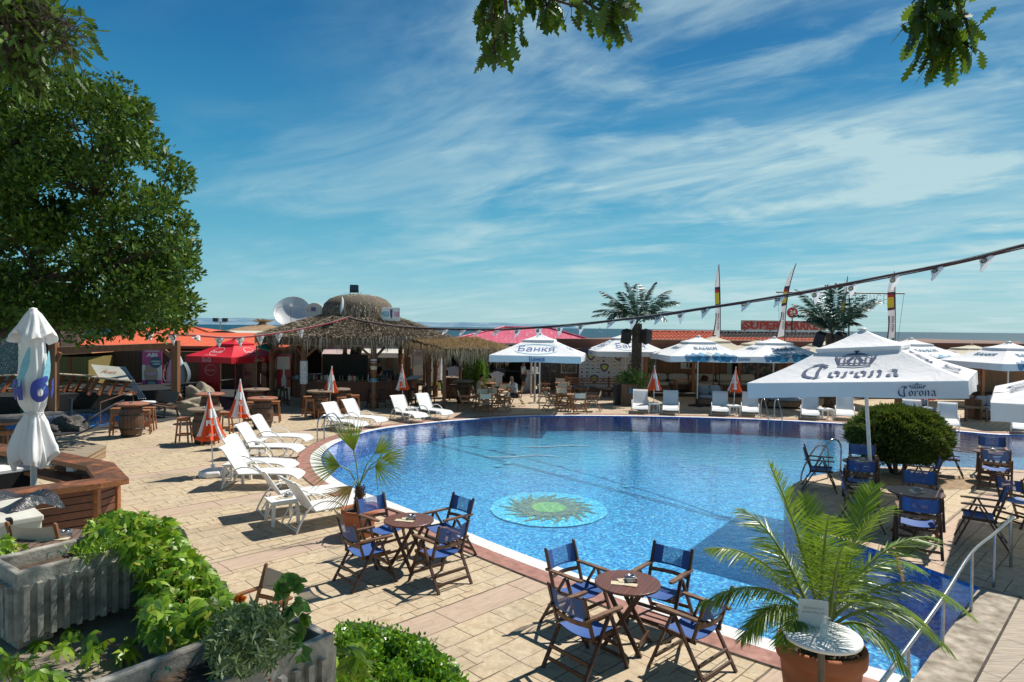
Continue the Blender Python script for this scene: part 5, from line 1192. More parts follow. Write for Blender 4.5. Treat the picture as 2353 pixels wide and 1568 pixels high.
# --- clothes shop: dark interior, door, hanging clothes ---
shop=thing('clothes_shop','dark open fronted clothes shop with brown glazed doors','shop',(0,0,0))
sx0,sx1=X_(*KD(130,900),YW),X_(*KD(1268,900),YW)
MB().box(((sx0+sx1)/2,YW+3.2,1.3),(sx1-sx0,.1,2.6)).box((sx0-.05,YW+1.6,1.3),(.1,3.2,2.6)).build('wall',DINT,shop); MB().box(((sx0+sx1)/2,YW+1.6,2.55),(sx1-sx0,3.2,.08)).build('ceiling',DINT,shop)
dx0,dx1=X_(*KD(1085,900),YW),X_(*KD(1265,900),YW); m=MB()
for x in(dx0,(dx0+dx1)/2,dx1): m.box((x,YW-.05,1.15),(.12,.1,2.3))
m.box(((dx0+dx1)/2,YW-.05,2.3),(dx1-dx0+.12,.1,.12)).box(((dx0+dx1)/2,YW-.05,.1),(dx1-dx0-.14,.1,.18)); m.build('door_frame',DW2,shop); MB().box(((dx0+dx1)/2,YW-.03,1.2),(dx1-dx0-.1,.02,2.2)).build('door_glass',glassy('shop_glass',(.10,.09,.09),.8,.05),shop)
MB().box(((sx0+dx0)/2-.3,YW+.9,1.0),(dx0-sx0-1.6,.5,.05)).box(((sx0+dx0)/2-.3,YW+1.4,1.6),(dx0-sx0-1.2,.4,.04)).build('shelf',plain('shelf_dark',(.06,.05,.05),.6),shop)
def shirt(label,uv,Y,col,w=.5,h=.75,group='clothes hanging in the shop'):
    q=D(*uv,Y); c_=fabric('cloth',col,None,.4); t=thing('hanging_shirt',label,'clothes',(q.x,Y,q.z),rnd.uniform(-.3,.3),group)
    def f(u,v,s=1): x=(u-.5)*w*(1 if v<.72 else 1.5-.4*(v-.72)/.28)*(1 if v<.98 else .3); return V((x,-.04*s*math.sin(u*PI)-.01*math.sin(u*14),-h/2+h*v+(.02*math.sin(u*PI) if v>.9 else 0)))
    MB().sheet(lambda u,v:f(u,v),10,10).sheet(lambda u,v:f(1-u,v,-1),10,10).build('shirt',c_,t); MB().tube([(0,0,h/2),(0,0,h/2+.08),(.02,0,h/2+.11)],.006,6).beam((-w*.35,0,h/2),(w*.35,0,h/2),.015,.015).build('hanger',STEEL,t)
shirt('white printed shirt hanging before the dark clothes shop',KD(620,960),37.8,(.45,.47,.52),.62,.85); shirt('dark folded jacket beside the white printed shirt',KD(655,890),38.4,(.05,.05,.06),.6,.5)
shirt('grey striped shirt under the annex fringe',KD(180,900),38,(.22,.23,.30),.8,.8); shirt('pair of white trousers hung in the shop doorway',KD(945,1000),38.2,(.6,.6,.58),.5,1.5); shirt('blue denim trousers hanging left of the shirts',KD(492,965),38.2,(.07,.13,.20),.33,1.2); shirt('dark jacket hung above the denim trousers',KD(500,860),38.2,(.015,.015,.02),.45,.6); shirt('black jacket on the rack left of the logo pillar',KC(1640,1010),37.5,(.015,.015,.018),.5,.8); shirt('white layered dresses hanging left of the black jacket',KC(1500,900),38.5,(.55,.55,.52),.9,.9); shirt('white lace dress low behind the bar end',KC(1510,1020),38,(.58,.58,.55),.8,.9); shirt('black jacket right of the logo pillar',KC(1765,980),38.5,(.02,.02,.02),.8,1.0)
# --- wood benches, sofas, cushions in the bays ---
CUSH=fabric('cream_cushion',(.52,.47,.38),(.44,.39,.31),.25,.9); CUB=fabric('blue_grey_cushion',(.20,.25,.31),(.28,.32,.38),.2,.9,scale=9); MAR=fabric('maroon_cushion',(.10,.02,.02),None,.2,.9)
def pillow(m,c,d,rot=None,mi=0):
    """soft rounded cushion"""
    x,y,z=[q/2 for q in d]
    def f(u,v): 
        a=2*PI*u; b=PI*(v-.5); ca=math.copysign(abs(math.cos(a))**.45,math.cos(a)); sa=math.copysign(abs(math.sin(a))**.45,math.sin(a)); cb=abs(math.cos(b))**.5; sb=math.copysign(abs(math.sin(b))**.7,math.sin(b))
        q=V((x*ca*cb,y*sa*cb,z*sb)); q=rot@q if rot is not None else q; return V(c)+q
    return m.sheet(f,20,10,mi)
def sofa(label,u,w,nb):
    q=V((W_(u,37.6),37.6,.16)); t=thing('sofa',label,'sofa',q,0,'cushioned sofas along the plank wall')
    MB().box((0,0,.18),(w,.8,.30)).build('frame',DW2,t); 
    for i in range(nb):
        x=-w/2+w/nb*(i+.5); m=MB(); pillow(m,(x,-.05,.40),(w/nb-.03,.85,.2)); m.build('seat_cushion',CUSH,t); m=MB(); pillow(m,(x,.30,.70),(w/nb-.05,.22,.42),Matrix.Rotation(R(-10),3,'X')); m.build('back_cushion',CUSH,t)
    if nb>1: m=MB(); pillow(m,(-w/2+.45,.05,.65),(.36,.2,.36),Matrix.Rotation(.4,3,'Y')); m.build('throw_pillow',MAR,t)
for lab,u,w,nb in(('cream cushioned sofa in the bay behind the first diamond parasol',1562,3.6,3),('cream cushioned sofa in the bay below the wide dark picture',1672,3.4,3),('cream cushioned sofa in the bay hidden behind the big parasol',1850,3.4,3),('cream cushioned sofa seen right of the big parasol skirt',2150,3.2,2)): sofa(lab,u,w,nb)
def sidesofa(label,u,Y=36.6):
    t=thing('corner_sofa',label,'sofa',(W_(u,Y),Y,.16),0,'corner sofas'); MB().box((0,0,.15),(1.2,1.0,.28)).build('frame',DW2,t); m=MB(); pillow(m,(0,0,.38),(1.2,1.0,.2)); m.build('seat_cushion',CUSH,t); m=MB(); pillow(m,(-.45,.1,.62),(.28,.5,.45),Matrix.Rotation(.3,3,'Y')); m.build('back_cushion',CUSH,t)
sidesofa('cream corner seat with a leaning pillow left of the sofa table',1512,36.9); sidesofa('cream corner seat with stacked pillows right of the sofa table',1612,36.9)
def lowtable(label,p,w=.8,d=.6,h=.45,rz=0,mat=None):
    t=thing('low_table',label,'table',(p.x,p.y,p.z if abs(p.z)>.01 else 0),rz,'low wooden tables'); MB().box((0,0,h),(w,d,.05)).build('tabletop',mat or ORW,t,.004)
    for sx in(-1,1):
        for sy in(-1,1): MB().beam((sx*(w/2-.07),sy*(d/2-.07),h-.02),(sx*(w/2-.05),sy*(d/2-.05),0),.08,.08).build('leg',mat or ORW,t)
lowtable('teak table between the cream sofas behind the first diamond parasol',V((W_(1572,36.5),36.5,.16)),1.0,.7,.62)
lowtable('dark low table behind the leaning parasol',V((W_(1690,32.5),32.5,0)),1.2,.7,.5,0,DW2); p=G(*KU(630,985)); lowtable('chunky wooden table right of the bush with an ashtray',V((p.x,p.y,0)),.95,.8,.55,0,DW2)
def armsofa(label,p,rz,w=1.3):
    t=thing('wooden_sofa',label,'sofa',(p.x,p.y,0),rz,'wooden sofas with blue grey cushions')
    MB().box((0,0,.22),(w,.8,.24)).build('seat_frame',DW2,t); m=MB(); m.box((-w/2,0,.42),(.08,.8,.84)).box((0,.4,.45),(w,.08,.9)); m.build('backrest',DW2,t)
    m=MB(); pillow(m,(.03,0,.42),(w-.1,.78,.18)); m.build('seat_cushion',CUB,t); m=MB(); pillow(m,(-.25,.22,.72),(.5,.16,.45),Matrix.Rotation(.2,3,'X')); m.build('pillow',CUB,t); m=MB(); pillow(m,(.25,.22,.74),(.5,.16,.45),Matrix.Rotation(-.15,3,'Y')); m.build('pillow',CUB,t)
p=G(*KE(1265,1350)); armsofa('wooden sofa with patterned blue grey pillows beside the first diamond parasol pole',p,R(-15),1.2)
p=G(1800,938); armsofa('wooden sofa dark under the corner of the big parasol',p,0,1.8); p=G(*KU(900,960)); armsofa('wooden sofa with grey cushions right of the chunky table',p,R(10),1.6); p=G(2108,962); armsofa('wooden sofa with grey cushions behind the bush',p,0,1.4)
# benches before the logo wall
bt=thing('wooden_bench','long wooden bench with slatted back before the logo wall','bench',(W_(1402,35.4),35.4,0))
m=MB()
for z in(.62,.76,.9): m.box((0,.25,z),(4.6,.04,.07))
for x in(-2.3,0,2.3): m.box((x,.27,.5),(.1,.08,1.0))
m.build('backrest',ORW,bt); MB().box((0,0,.42),(4.6,.5,.05)).box((0,-.2,.3),(4.6,.05,.2)).build('seat',DW2,bt); m=MB(); pillow(m,(-1.5,0,.48),(1.3,.5,.09)); m.build('seat_cushion',CUB,bt)
for x in(-2.2,0,2.2): MB().box((x,0,.2),(.08,.45,.4)).build('leg',DW2,bt)
def puff(label,uv):
    p=G(*uv,.45); t=thing('round_stool',label,'stool',(p.x,p.y,0),0,'round stools before the bench'); MB().lathe([(.22,0),(.25,.03),(.25,.05),(.2,.08)],16,0,(0,0,.40)).build('seat',fabric('stool_seat',(.35,.27,.20)),t)
    for a in range(4): MB().beam((.15*math.cos(a*PI/2+.7),.15*math.sin(a*PI/2+.7),.4),(.2*math.cos(a*PI/2+.7),.2*math.sin(a*PI/2+.7),0),.04,.04).build('leg',DW2,t)
for k,uv in enumerate((KQ(600,790),KQ(700,805),KQ(880,810))): puff(['left','middle','right'][k]+' round stool before the logo wall bench',uv)
# palm side: cabinet, speakers, pot
p=G(*KQ(1055,1075)); t=thing('wooden_cabinet','wooden cabinet with blue stickers left of the near palm trunk','cabinet',(p.x,p.y+.3,0)); MB().box((0,0,.5),(.8,.5,1.0)).build('body',DW2,t,.01); MB().box((.1,-.26,.7),(.3,.01,.25)).build('sticker',plain('blue_sticker',(.08,.25,.4),.5),t)
def speaker_box(label,p,d,rz=0): 
    t=thing('speaker',label,'speaker',p,rz,'black loudspeakers'); MB().box((0,0,d[2]/2),d).build('cabinet',BLACK,t,.01); MB().box((0,-d[1]/2-.005,d[2]/2),(d[0]*.85,.01,d[2]*.9)).build('grille',plain('grille',(.03,.03,.03),.8),t)
p=G(*KQ(945,1065)); speaker_box('black speaker box standing on the paving left of the cabinet',(p.x,p.y+.3,0),(.75,.55,.95)); speaker_box('black device on top of the wooden cabinet',(p.x+.35,p.y+.6,1.0),(.4,.3,.55))
# two thin pole supports near the first big parasol
for lab,uv in(('thin whitish pole farther left of the big parasol pole',KD(977,1130)),('thin whitish pole nearer left of the big parasol pole',KD(1015,1205)),('thin pole under the annex straw edge before the shop',KD(535,1010))):
    p=G(*uv); o=MB().tube([(0,0,0),(0,0,2.6)],.05,8).build('thin_pole',pm('birch_pole',(.62,.6,.56),(.4,.33,.28),6,.7)); o.location=(p.x,p.y,0); tag(o,lab,'pole','thin poles by the shop')
p=G(*KD(1000,1105)); t=thing('standing_table','high white bar table with a white box before the shop','table',(p.x,p.y,0)); MB().lathe([(.36,1.08),(.37,1.1),(.36,1.12)],24).build('tabletop',WPLAST,t); MB().tube([(0,0,0),(0,0,1.08)],.035,8).lathe([(.28,0),(.28,.02),(.05,.05)],20).build('stem',BLACK,t); MB().box((.05,0,1.28),(.42,.3,.3)).build('box',WPLAST,t)
# logo pillar
c=G(*KC(1685,1205)); t=thing('advert_pillar','tall white advertising pillar with a purple and yellow crest','sign',(c.x,c.y,0),R(-14)); hh=D(*KC(1685,850),c.y).z
MB().box((0,0,hh/2),(.62,.32,hh)).build('body',pm('pillar_grey',(.58,.6,.63),None,3,.5),t); m=MB(); o=V((.04,-.162,hh*.76)); m.flat([(-.2,.12),(0,.26),(.2,.12),(.17,-.15),(0,-.34),(-.17,-.15)],o,(1,0,0),(0,0,1),3,.004); m.flat([(-.13,.10),(0,.18),(.13,.10),(.11,-.05),(0,-.16),(-.11,-.05)],o,(1,0,0),(0,0,1),5,.007)
for k,tx in enumerate(('FUN','beach','PARTY')): m.text(tx,(.04,-.162,hh*.48-.26*k),(1,0,0),(0,0,1),w=.36,h=.15,m=0,bold=.01)
m.box((.04,-.165,.3),(.56,.006,.35),4); m.box((.04,-.163,hh*.5+.15),(.57,.004,hh*.7),7); m.build('lettering',logoM+[plain('pillar_face',(.72,.76,.80),.5)],t)
# cream awnings / tents and stalls seen through the bar
AWN=fabric('pale_awning',(.66,.64,.56),(.6,.57,.5),.1,.8,.15)
def awning(label,a,b,c_,d,mat,Y1,Y2,zv=.2):
    t=thing('awning',label,'awning',(0,0,0)); A,B=[D(*q,Y1) for q in(a,b)]; C_,D_=[D(*q,Y2) for q in(c_,d)]; m=MB().poly([A,B,C_,D_]).poly([D_+V((0,0,-.03)),C_+V((0,0,-.03)),B+V((0,0,-.03)),A+V((0,0,-.03))]).poly([A+V((0,-.01,-zv)),B+V((0,-.01,-zv)),B+V((0,-.01,0)),A+V((0,-.01,0))]); m.build('canopy',mat,t)
    for P in(A,B): MB().tube([(P.x,P.y+.05,0),(P.x,P.y+.05,P.z)],.03,6).build('post',TEAK,t)
awning('pale pink awning seen under the bar roof on the left',KC(490,830),KC(780,830),KC(800,742),KC(520,745),fabric('pink_awning',(.55,.42,.40),None,.1,.8,.15),40,42.5)
awning('cream awning seen under the bar roof behind the right posts',KC(905,815),KC(1345,820),KC(1345,745),KC(920,740),AWN,40,42.5,.28)
awning('purple white scalloped awning behind the annex',KC(1440,800),KC(1720,800),KC(1660,760),KC(1480,765),fabric('purple_awning',(.32,.24,.42),(.55,.5,.62),.1,.8,.1),37.5,39,.25)
bk=thing('stall_row','cream walled stalls behind the thatched bar with brown posts','stall',(0,0,0))
a=X_(640,850,44);b=X_(1005,850,44); MB().box(((a+b)/2,44,1.3),(b-a,.2,2.6)).build('wall',pm('stall_wall',(.30,.31,.25),(.22,.22,.18),2,.8),bk)
for u in(700,770,862,895,935,985): MB().box((X_(u,850,43.6),43.6,1.3),(.35,.1,2.6)).build('post',DW2,bk)
MB().box((X_(760,850,43.4),43.4,1.35),(3.6,.1,2.1)).build('screen',DINT,bk)
MB().box(((a+b)/2,43,2.75),(b-a+1,2.6,.1)).build('roof',AWN,bk)
# --- red fridges and drinks stuff (left of bar) ---
REDM=pm('fridge_red',(.42,.012,.02),(.30,.008,.014),3,.3,.02); 
def fridge(label,u,w,Y=31.8,h=2.0):
    x=X_(u,870,Y); t=thing('drinks_fridge',label,'fridge',(x,Y,0),0,'red drinks fridges'); MB().box((0,0.3,h/2),(w,.6,h)).build('body',REDM,t,.01); f=MB().box((0,-.01,h*.52),(w-.1,.03,h*.72)).build('door',glassy('fridge_glass',(.08,.03,.035),.75,.08),t); MB().box((w/2-.08,-.04,h*.5),(.03,.03,.5)).build('handle',STEEL,f)
    m=MB()
    for k in range(5): m.box((0,.08,.42+.28*k),(w-.16,.2,.015))
    m.build('shelf',plain('fridge_shelf',(.5,.3,.3),.5),t); m=MB()
    for k in range(5):
        for i in range(7): 
            m.lathe([(.03,0),(.03,.15),(.012,.2)],8,rnd.randrange(3),(-w/2+.13+i*(w-.26)/6,.05,.435+.28*k))
    o=m.build('bottles',[plain('b_red',(.4,.03,.03),.4),plain('b_orange',(.5,.25,.05),.4),plain('b_clear',(.35,.4,.4),.4)],t); o['kind']='stuff'
for k,(u,w) in enumerate(((581,.95),(606,.8),(634,1.0))): fridge(['left','middle','right'][k]+' glass door fridge behind the red parasol',u,w)
c=G(*KB(395,1400)); t=thing('red_board','tall dark red drinks board with a ring logo under the red parasol','advert board',(c.x,c.y,0),R(5)); h=2.05
MB().prism([(-.5,-.02),(.5,-.02),(.5,.05),(-.5,.05)],0,h).build('panel',REDM,t); m=MB(); m.flat(arc(0,0,.27,.27,0,360,.02,30),(.05,-.022,h*.66),(1,0,0),(0,0,1),0,.004); m.text('Coca-Cola',(.05,-.022,h*.66),(1,0,0),(0,0,1),w=.4,h=.11,m=0,shear=.3); m.build('lettering',WH1,t)
t=thing('poster_pillar','red pillar with white bottle poster between fridges and bar','advert board',(X_(654,870,31.4),31.4,0)); MB().box((0,0,1.1),(.65,.2,2.2)).build('panel',REDM,t); MB().box((-.02,-.105,1.8),(.6,.01,.6)).box((0,-.106,.35),(.6,.01,.6)).build('paper',PAPER,t); m=MB(); m.flat([(-.10,-.5),(.1,-.5),(.12,.0),(.04,.3),(.04,.5),(-.04,.5),(-.04,.3),(-.12,.0)],(0,-.102,1.0),(1,0,0),(0,0,1),0,.012); m.build('print',WH1,t)
for i,(x,y) in enumerate(((120,1405),(200,1400))):
    p=G(*KB(x,y)); t=thing('beer_keg','steel beer keg '+['left of the pair','right of the pair']  [i]+' at the left of the red board','keg',(p.x,p.y,0),0,'steel beer kegs'); MB().lathe([(.20,0),(.2,.06),(.19,.07),(.2,.1),(.205,.22),(.19,.25),(.205,.28),(.2,.42),(.19,.44),(.2,.46),(.2,.52),(.18,.52)],20).build('body',STEEL,t); MB().lathe([(.05,0),(.05,.03),(.02,.05)],10,0,(0,0,.46)).build('valve',STEEL,t)
# green awning corner and red stripe
awning('green awning corner poking out under the straw eave',KB(925,812),KB(1080,860),KB(1110,790),KB(1070,778),fabric('green_awning',(.01,.16,.09),None,.1,.7),29.5,30.2,.06)
# =============== ROOFS, SIGNS, FLAGS BEHIND ===============
def corr(name,c,c2,w=.25,worn=None):
    s=NT(name); t=s.n('TexCoord'); sp=s.n('SeparateXYZ'); s.l(t.outputs['Object'],sp.inputs[0]); fr=s.math('FRACT',s.math('DIVIDE',sp.outputs[0],w)); e=s.math('LESS_THAN',fr,.10)
    n=s.noise(s.coord((1,.25,1)),2.5,5); col=s.mix(s.rng(n,.35,.7),c2,c)
    if worn: n2=s.noise(s.coord((2.2,.5,1)),3.0,6,.6,.7); col=s.mix(s.rng(n2,.55,.66),col,worn)
    col=s.mix(s.math('MULTIPLY',e,.35),col,tuple(q*.3 for q in c)); s.set(Base_Color=col,Roughness=.5); s.bump(s.math('SUBTRACT',n,e),.3,.02); return s.m
def hip_roof(name,label,cat,front,ridge,Yb,mat,wallmat,wallh=None,rx=.6,lab2=None):
    """front: two eave points (world), ridge: two ridge points (world), back eave at Yb"""
    t=thing(name,label,cat,(0,0,0)); a,b=front; c,d=ridge; e=V((a.x-.3,Yb,a.z)); f=V((b.x+.3,Yb,b.z))
    m=MB().poly([a,b,d,c]).poly([b,f,d]).poly([f,e,c,d]).poly([e,a,c]); r=m.build('roof',mat,t)
    m=MB()
    for p,q in((a,c),(b,d),(c,d)): m.tube([p+V((0,0,.03)),q+V((0,0,.03))],.08,6)
    m.beam(a+V((0,-.02,-.06)),b+V((0,-.02,-.06)),.06,.14); m.build('ridge_cap',mat,r)
    m=MB().box(((a.x+b.x)/2,(a.y+.8+Yb)/2,min(a.z,b.z)/2-.1),(abs(b.x-a.x)-.8,Yb-a.y-1.6,min(a.z,b.z)-.1)); m.build('wall',wallmat,t); return t
PINK=corr('pink_metal_roof',(.62,.10,.17),(.52,.07,.13),.28,(.68,.42,.42)); ORG=corr('orange_metal_roof',(.80,.15,.04),(.68,.115,.032),.30)
A=D(1000,790,43);B=D(1400,790,43);A.z=2.5;B.z=2.5; c_=D(1158,753,47.5); d_=D(1262,755,47.5)
A.y=43; hip_roof('pink_roof_house','house with a faded pink metal hip roof behind the first open parasol','building',(A,B),(c_,d_),52,PINK,DINT)
MB_=MB()
a=D(*KA(200,850),38);b=D(*KB(1080,845),38.5); a.z=b.z=2.05; a.x-=4; c_=D(268,752,43.5); d_=D(400,754,43.5)
t=thing('orange_roof_hall','long hall with a bright orange metal roof behind the oak','building',(0,0,0))
fr_=[D(130,800,38),D(648,806,38)]; rg=[D(268,757,43),D(648,772,43)]
e1_=D(100,802,37.5); e2_=D(655,808,37.5); e1_.z=e2_.z=2.35; r1_=V((e1_.x+3,43,3.05)); r2_=V((e2_.x+1.5,43,3.05))
m=MB().poly([e1_,e2_,r2_,r1_]).poly([e2_,V((e2_.x+2,48,2.35)),r2_]); m.build('roof',ORG,t)
hp=[D(250,770,44),D(512,776,44),D(443,751,47),D(310,752,47)]; m=MB().poly(hp).poly([hp[1],V((hp[1].x,52,hp[1].z)),hp[2]]); m.tube([hp[1],hp[2]],.09,6).tube([hp[0],hp[3]],.09,6).tube([hp[2],hp[3]],.09,6); m.build('upper_roof',ORG,t)
MB().beam(e1_+V((0,-.03,-.08)),e2_+V((0,-.03,-.08)),.06,.14).build('gutter',plain('orange_gutter',(.45,.08,.03),.5),t)
MB().box(((e1_.x+e2_.x)/2,38.6,1.1),(e2_.x-e1_.x-1,.15,2.25)).build('wall',planks('ochre_wall',(.16,.095,.05),(.10,.06,.035),.2,0,.8,.04,2),t)
sh=[D(*KA(1845,870),37.3),D(*KB(470,872),37.3),D(*KB(470,935),36.6),D(*KA(1845,930),36.6)]; MB().poly(sh[::-1]).build('shingle_eave',pm('shingle_brown',(.26,.09,.055),(.14,.05,.035),16,.8,.4),t)
# palapa, white dome and lamp mast behind
c=D(603,770,50); t=thing('straw_palapa','straw palapa roof with a tufted top behind the satellite dishes','thatched roof',(c.x,50,0)); m=MB().lathe([(4.9,2.55),(3.4,2.95),(1.7,3.35),(.35,3.62),(.2,3.75)],28); rf_=m.build('roof',pm('palapa_straw',(.38,.25,.14),(.24,.15,.08),3,.95,.5,stretch=(1,1,6)),t)
P=np.zeros((260,3))+np.array([0,0,3.7]); A_=rdir(260)*np.array([1,1,.25]); A_[:,2]=np.abs(A_[:,2]); quads('tuft',P,A_*npr.uniform(.4,.95,(260,1))+np.array([0,0,.18]),perp(A_)*.03,THL,rf_,shape='strip'); MB().tube([(0,0,0),(0,0,3.6)],.12,8).build('post',TEAK,t)
a=D(*KB(330,690),46);b=D(*KB(1080,690),46); t=thing('barrel_roof_tent','long white barrel roof with a brown round end behind the orange roof','tent',(a.x,46,0)); Lx=b.x-a.x; H0=2.55
m=MB(); m.sheet(lambda u,v:V((1.9+u*(Lx-1.9),-1.8+3.6*v,H0+.62*math.sin(v*PI)**.8)),6,10); m.build('roof',AWN,t); m=MB(); m.prism([(x,0) for x in (0,1)],0,1) if 0 else None
m=MB(); pts=[(-1.9+3.9*i/14,.62*math.sin(PI*i/14)**.8) for i in range(15)]; m.add([V((x+2.0,-1.85,H0+z)) for x,z in pts]+[V((x+2.0,-1.7,H0+z)) for x,z in pts],[tuple(range(15))[::-1],tuple(range(15,30))]); m.build('end_panel',plain('brown_end',(.16,.09,.07),.6),t); MB().box((Lx/2,0,H0/2),(Lx-.4,3.2,H0)).build('wall',DINT,t)
def mast(label,u,v0,Y,heads):
    zt=D(u,v0,Y).z; x=W_(u,Y); t=thing('floodlight_mast',label,'lamp mast',(x,Y,0)); MB().tube([(0,0,0),(0,0,zt)],.06,8).beam((-.6,0,zt),(.6,0,zt),.06,.06).build('pole',plain('mast_metal',(.3,.3,.3),.5,.5),t)
    for s in(-1,1): MB().box((s*.5,0,zt+.25),(.5,.3,.4)).build('lamp_head',BLACK,t)
mast('far lamp mast with two black heads against the sea left of the dishes',506,741,70,2)
# tiled roof
TILEM=pm('clay_tile',(.66,.17,.075),(.46,.10,.05),5,.75,.3); TILED=pm('clay_tile_dark',(.09,.06,.055),(.05,.04,.04),5,.8,.3)
def tile_roof(label,u0,u1,Y0,zv0,Y1,zv1,dark=None):
    z0=Z_(u0,zv0,Y0); z1=Z_(u0,zv1,Y1); xa=W_(u0,Y0); xb=W_(u1,Y0); t=thing('tiled_roof',label,'building',((xa+xb)/2,Y0,0)); w=xb-xa; n=int(w/.24); rows=5; m=MB()
    for j in range(rows):
        f0=j/rows;f1=(j+1.12)/rows
        for i in range(n):
            x=-w/2+.24*i+.12; yy0=(Y1-Y0)*f0; yy1=(Y1-Y0)*f1; za=z0+(z1-z0)*f0+.05; zb_=z0+(z1-z0)*f1
            mi=1 if dark and dark[0]<(i/n)<dark[1] and (j>=2 or dark[2]) else 0
            vs=[];
            for (y,z) in((yy0,za),(yy1,zb_)):
                for k in range(5): a_=PI*k/4; vs.append(V((x+.12*math.cos(a_),y,z+.085*math.sin(a_))))
            m.add(vs,[(k,k+1,k+6,k+5) for k in range(4)],mi,True); m.add([V((x-.12,yy0,za-.05)),*vs[0:5][::-1]],[tuple(range(6))],mi)
    rr_=m.build('roof',[TILEM,TILED],t); m=MB()
    for i in range(int(w/.42)): m.tube([V((-w/2+.42*i,Y1-Y0,z1+.05)),V((-w/2+.42*i+.46,Y1-Y0,z1+.10))],.11,8,1 if dark and dark[0]<i*.42/w<dark[1] else 0)
    m.build('ridge_tiles',[TILEM,TILED],rr_); MB().box((0,(Y1-Y0)/2+.3,z0/2),(w-.3,Y1-Y0,z0-.1)).build('wall',DINT,t)
    MB().beam((-w/2,-.05,z0),(w/2,-.05,z0),.05,.12).build('gutter',plain('gutter_brown',(.2,.08,.05),.6),t)
tile_roof('low building with an orange clay tile roof behind the brown board roof',1468,1968,40.5,783,43,765.5,(.40,1.0,0))
t=thing('brown_roof_annex','brown board roof behind the parasols on the right, lower seam along its middle','building',(0,0,0)); p0=D(2040,800,39);p1=D(2353,816,39); q0_=D(2085,778,41);q1_=D(2346,785,41); MB().poly([p0,p1,q1_,q0_]).beam(p0.lerp(q0_,.5)+V((0,0,.02)),p1.lerp(q1_,.5)+V((0,0,.02)),.06,.05).build('roof',FASC,t); MB().box(((p0.x+p1.x)/2,40,p0.z/2),(p1.x-p0.x-.5,.3,p0.z-.1)).build('wall',DINT,t)
# supermarket sign on stilts
Y=58; a=D(1703,736.3,Y);b=D(1897,761,Y); w=b.x-a.x; h=a.z-b.z; t=thing('supermarket_sign','long red and white slatted SUPERMARKET sign on a roof behind the right palm','sign',((a.x+b.x)/2,Y,0)); s=NT('slatted_sign'); tc=s.n('TexCoord'); sp=s.n('SeparateXYZ'); s.l(tc.outputs['Object'],sp.inputs[0]); e=s.math('LESS_THAN',s.math('FRACT',s.math('DIVIDE',sp.outputs[2],.07)),.3); s.set(Base_Color=s.mix(e,s.ramp(s.noise(s.coord(),1.2),[(.45,(.55,.50,.48)),(.6,(.32,.10,.09))]),(.22,.08,.07)),Roughness=.7)
zc=(a.z+b.z)/2; MB().box((0,0,zc),(w,.12,h)).build('panel',s.m,t); m=MB(); m.text('SUPER',(-w*.25,-.065,zc),(1,0,0),(0,0,1),w=w*.44,h=h*.82,m=0,bold=.035); m.text('MARKET',(w*.25,-.065,zc),(1,0,0),(0,0,1),w=w*.46,h=h*.82,m=0,bold=.035); m.build('lettering',plain('sign_red',(.45,.035,.03),.5),t)
m=MB(); 
for f in(-.45,-.15,.15,.45): m.tube([(w*f,.1,0),(w*f,.1,b.z+.1)],.05,6)
m.build('support',BLACK,t)
c=D(1820.6,719,Y-.3); t=thing('round_sign','round red 24 sign on a thin post above the supermarket sign','sign',(c.x,Y-.3,0)); r=12.2/1522*Y; m=MB(); m.add([V((r*math.cos(2*PI*i/28),y,c.z+r*math.sin(2*PI*i/28))) for y in(-.06,.06) for i in range(28)],[tuple(range(28)),tuple(range(28,56))[::-1]]+[(i,(i+1)%28,28+(i+1)%28,28+i)[::-1] for i in range(28)]); m.build('disc',plain('sign_disc_red',(.5,.03,.03),.4),t); m=MB(); m.text('24',(0,-.065,c.z+.08),(1,0,0),(0,0,1),w=r*1.1,h=r*.7,m=0,bold=.03); m.text('часа',(0,-.065,c.z-.22),(1,0,0),(0,0,1),w=r*.8,h=r*.2,m=0,bold=.02); m.build('lettering',WPLAST,t); MB().tube([(0,0,0),(0,0,c.z-r)],.05,6).build('post',BLACK,t)
# open frame sign
Y=62; z0=D(1900,673,Y).z; xa=D(1783.6,673,Y).x; xb=D(2078.6,673,Y).x; t=thing('frame_sign','thin open letter sign hanging from a long crossbar behind the right palm','sign',((xa+xb)/2,Y,0)); w=xb-xa; MB().tube([(-w/2,0,z0),(w/2,0,z0)],.07,6).build('crossbar',BLACK,t); m=MB(); dz=z0-D(1900,758,Y).z
for u in(1800,1938,1950,2052): x=W_(u,Y)-(xa+xb)/2; m.tube([(x,0,0),(x,0,z0)],.07,6)
m.build('post',BLACK,t); m=MB()
L_={'B':[[(0,0),(0,1),(.6,1),(.8,.8),(.6,.52),(0,.52)],[(.6,.52),(.85,.25),(.6,0),(0,0)]],'U':[[(0,1),(0,.2),(.2,0),(.6,0),(.8,.2),(.8,1)]],'N':[[(0,0),(0,1),(.8,0),(.8,1)]],'G':[[(.8,.85),(.6,1),(.2,1),(0,.8),(0,.2),(.2,0),(.6,0),(.8,.2),(.8,.45),(.45,.45)]],'E':[[(.8,1),(0,1),(0,0),(.8,0)],[(0,.5),(.7,.5)]]}
lx=W_(1964,Y)-(xa+xb)/2; hh=(103)/2.941/1.7407/1522*Y
for k,ch in enumerate('BUNGEE'):
    for st in L_[ch]: m.tube([(lx+k*.66+.5*px*1.0,0,z0-.15-hh+py*hh) for px,py in st],.025,5)
m.build('lettering',plain('frame_grey',(.12,.13,.14),.5),t)
for u,v in((1786,680),(2075,680)): MB().tube([(W_(u,Y)-(xa+xb)/2,0,z0),(W_(u-12 if u>1900 else u+6,Y)-(xa+xb)/2,0,z0-4.4)],.015,4).build('guy_wire',BLACK,t)
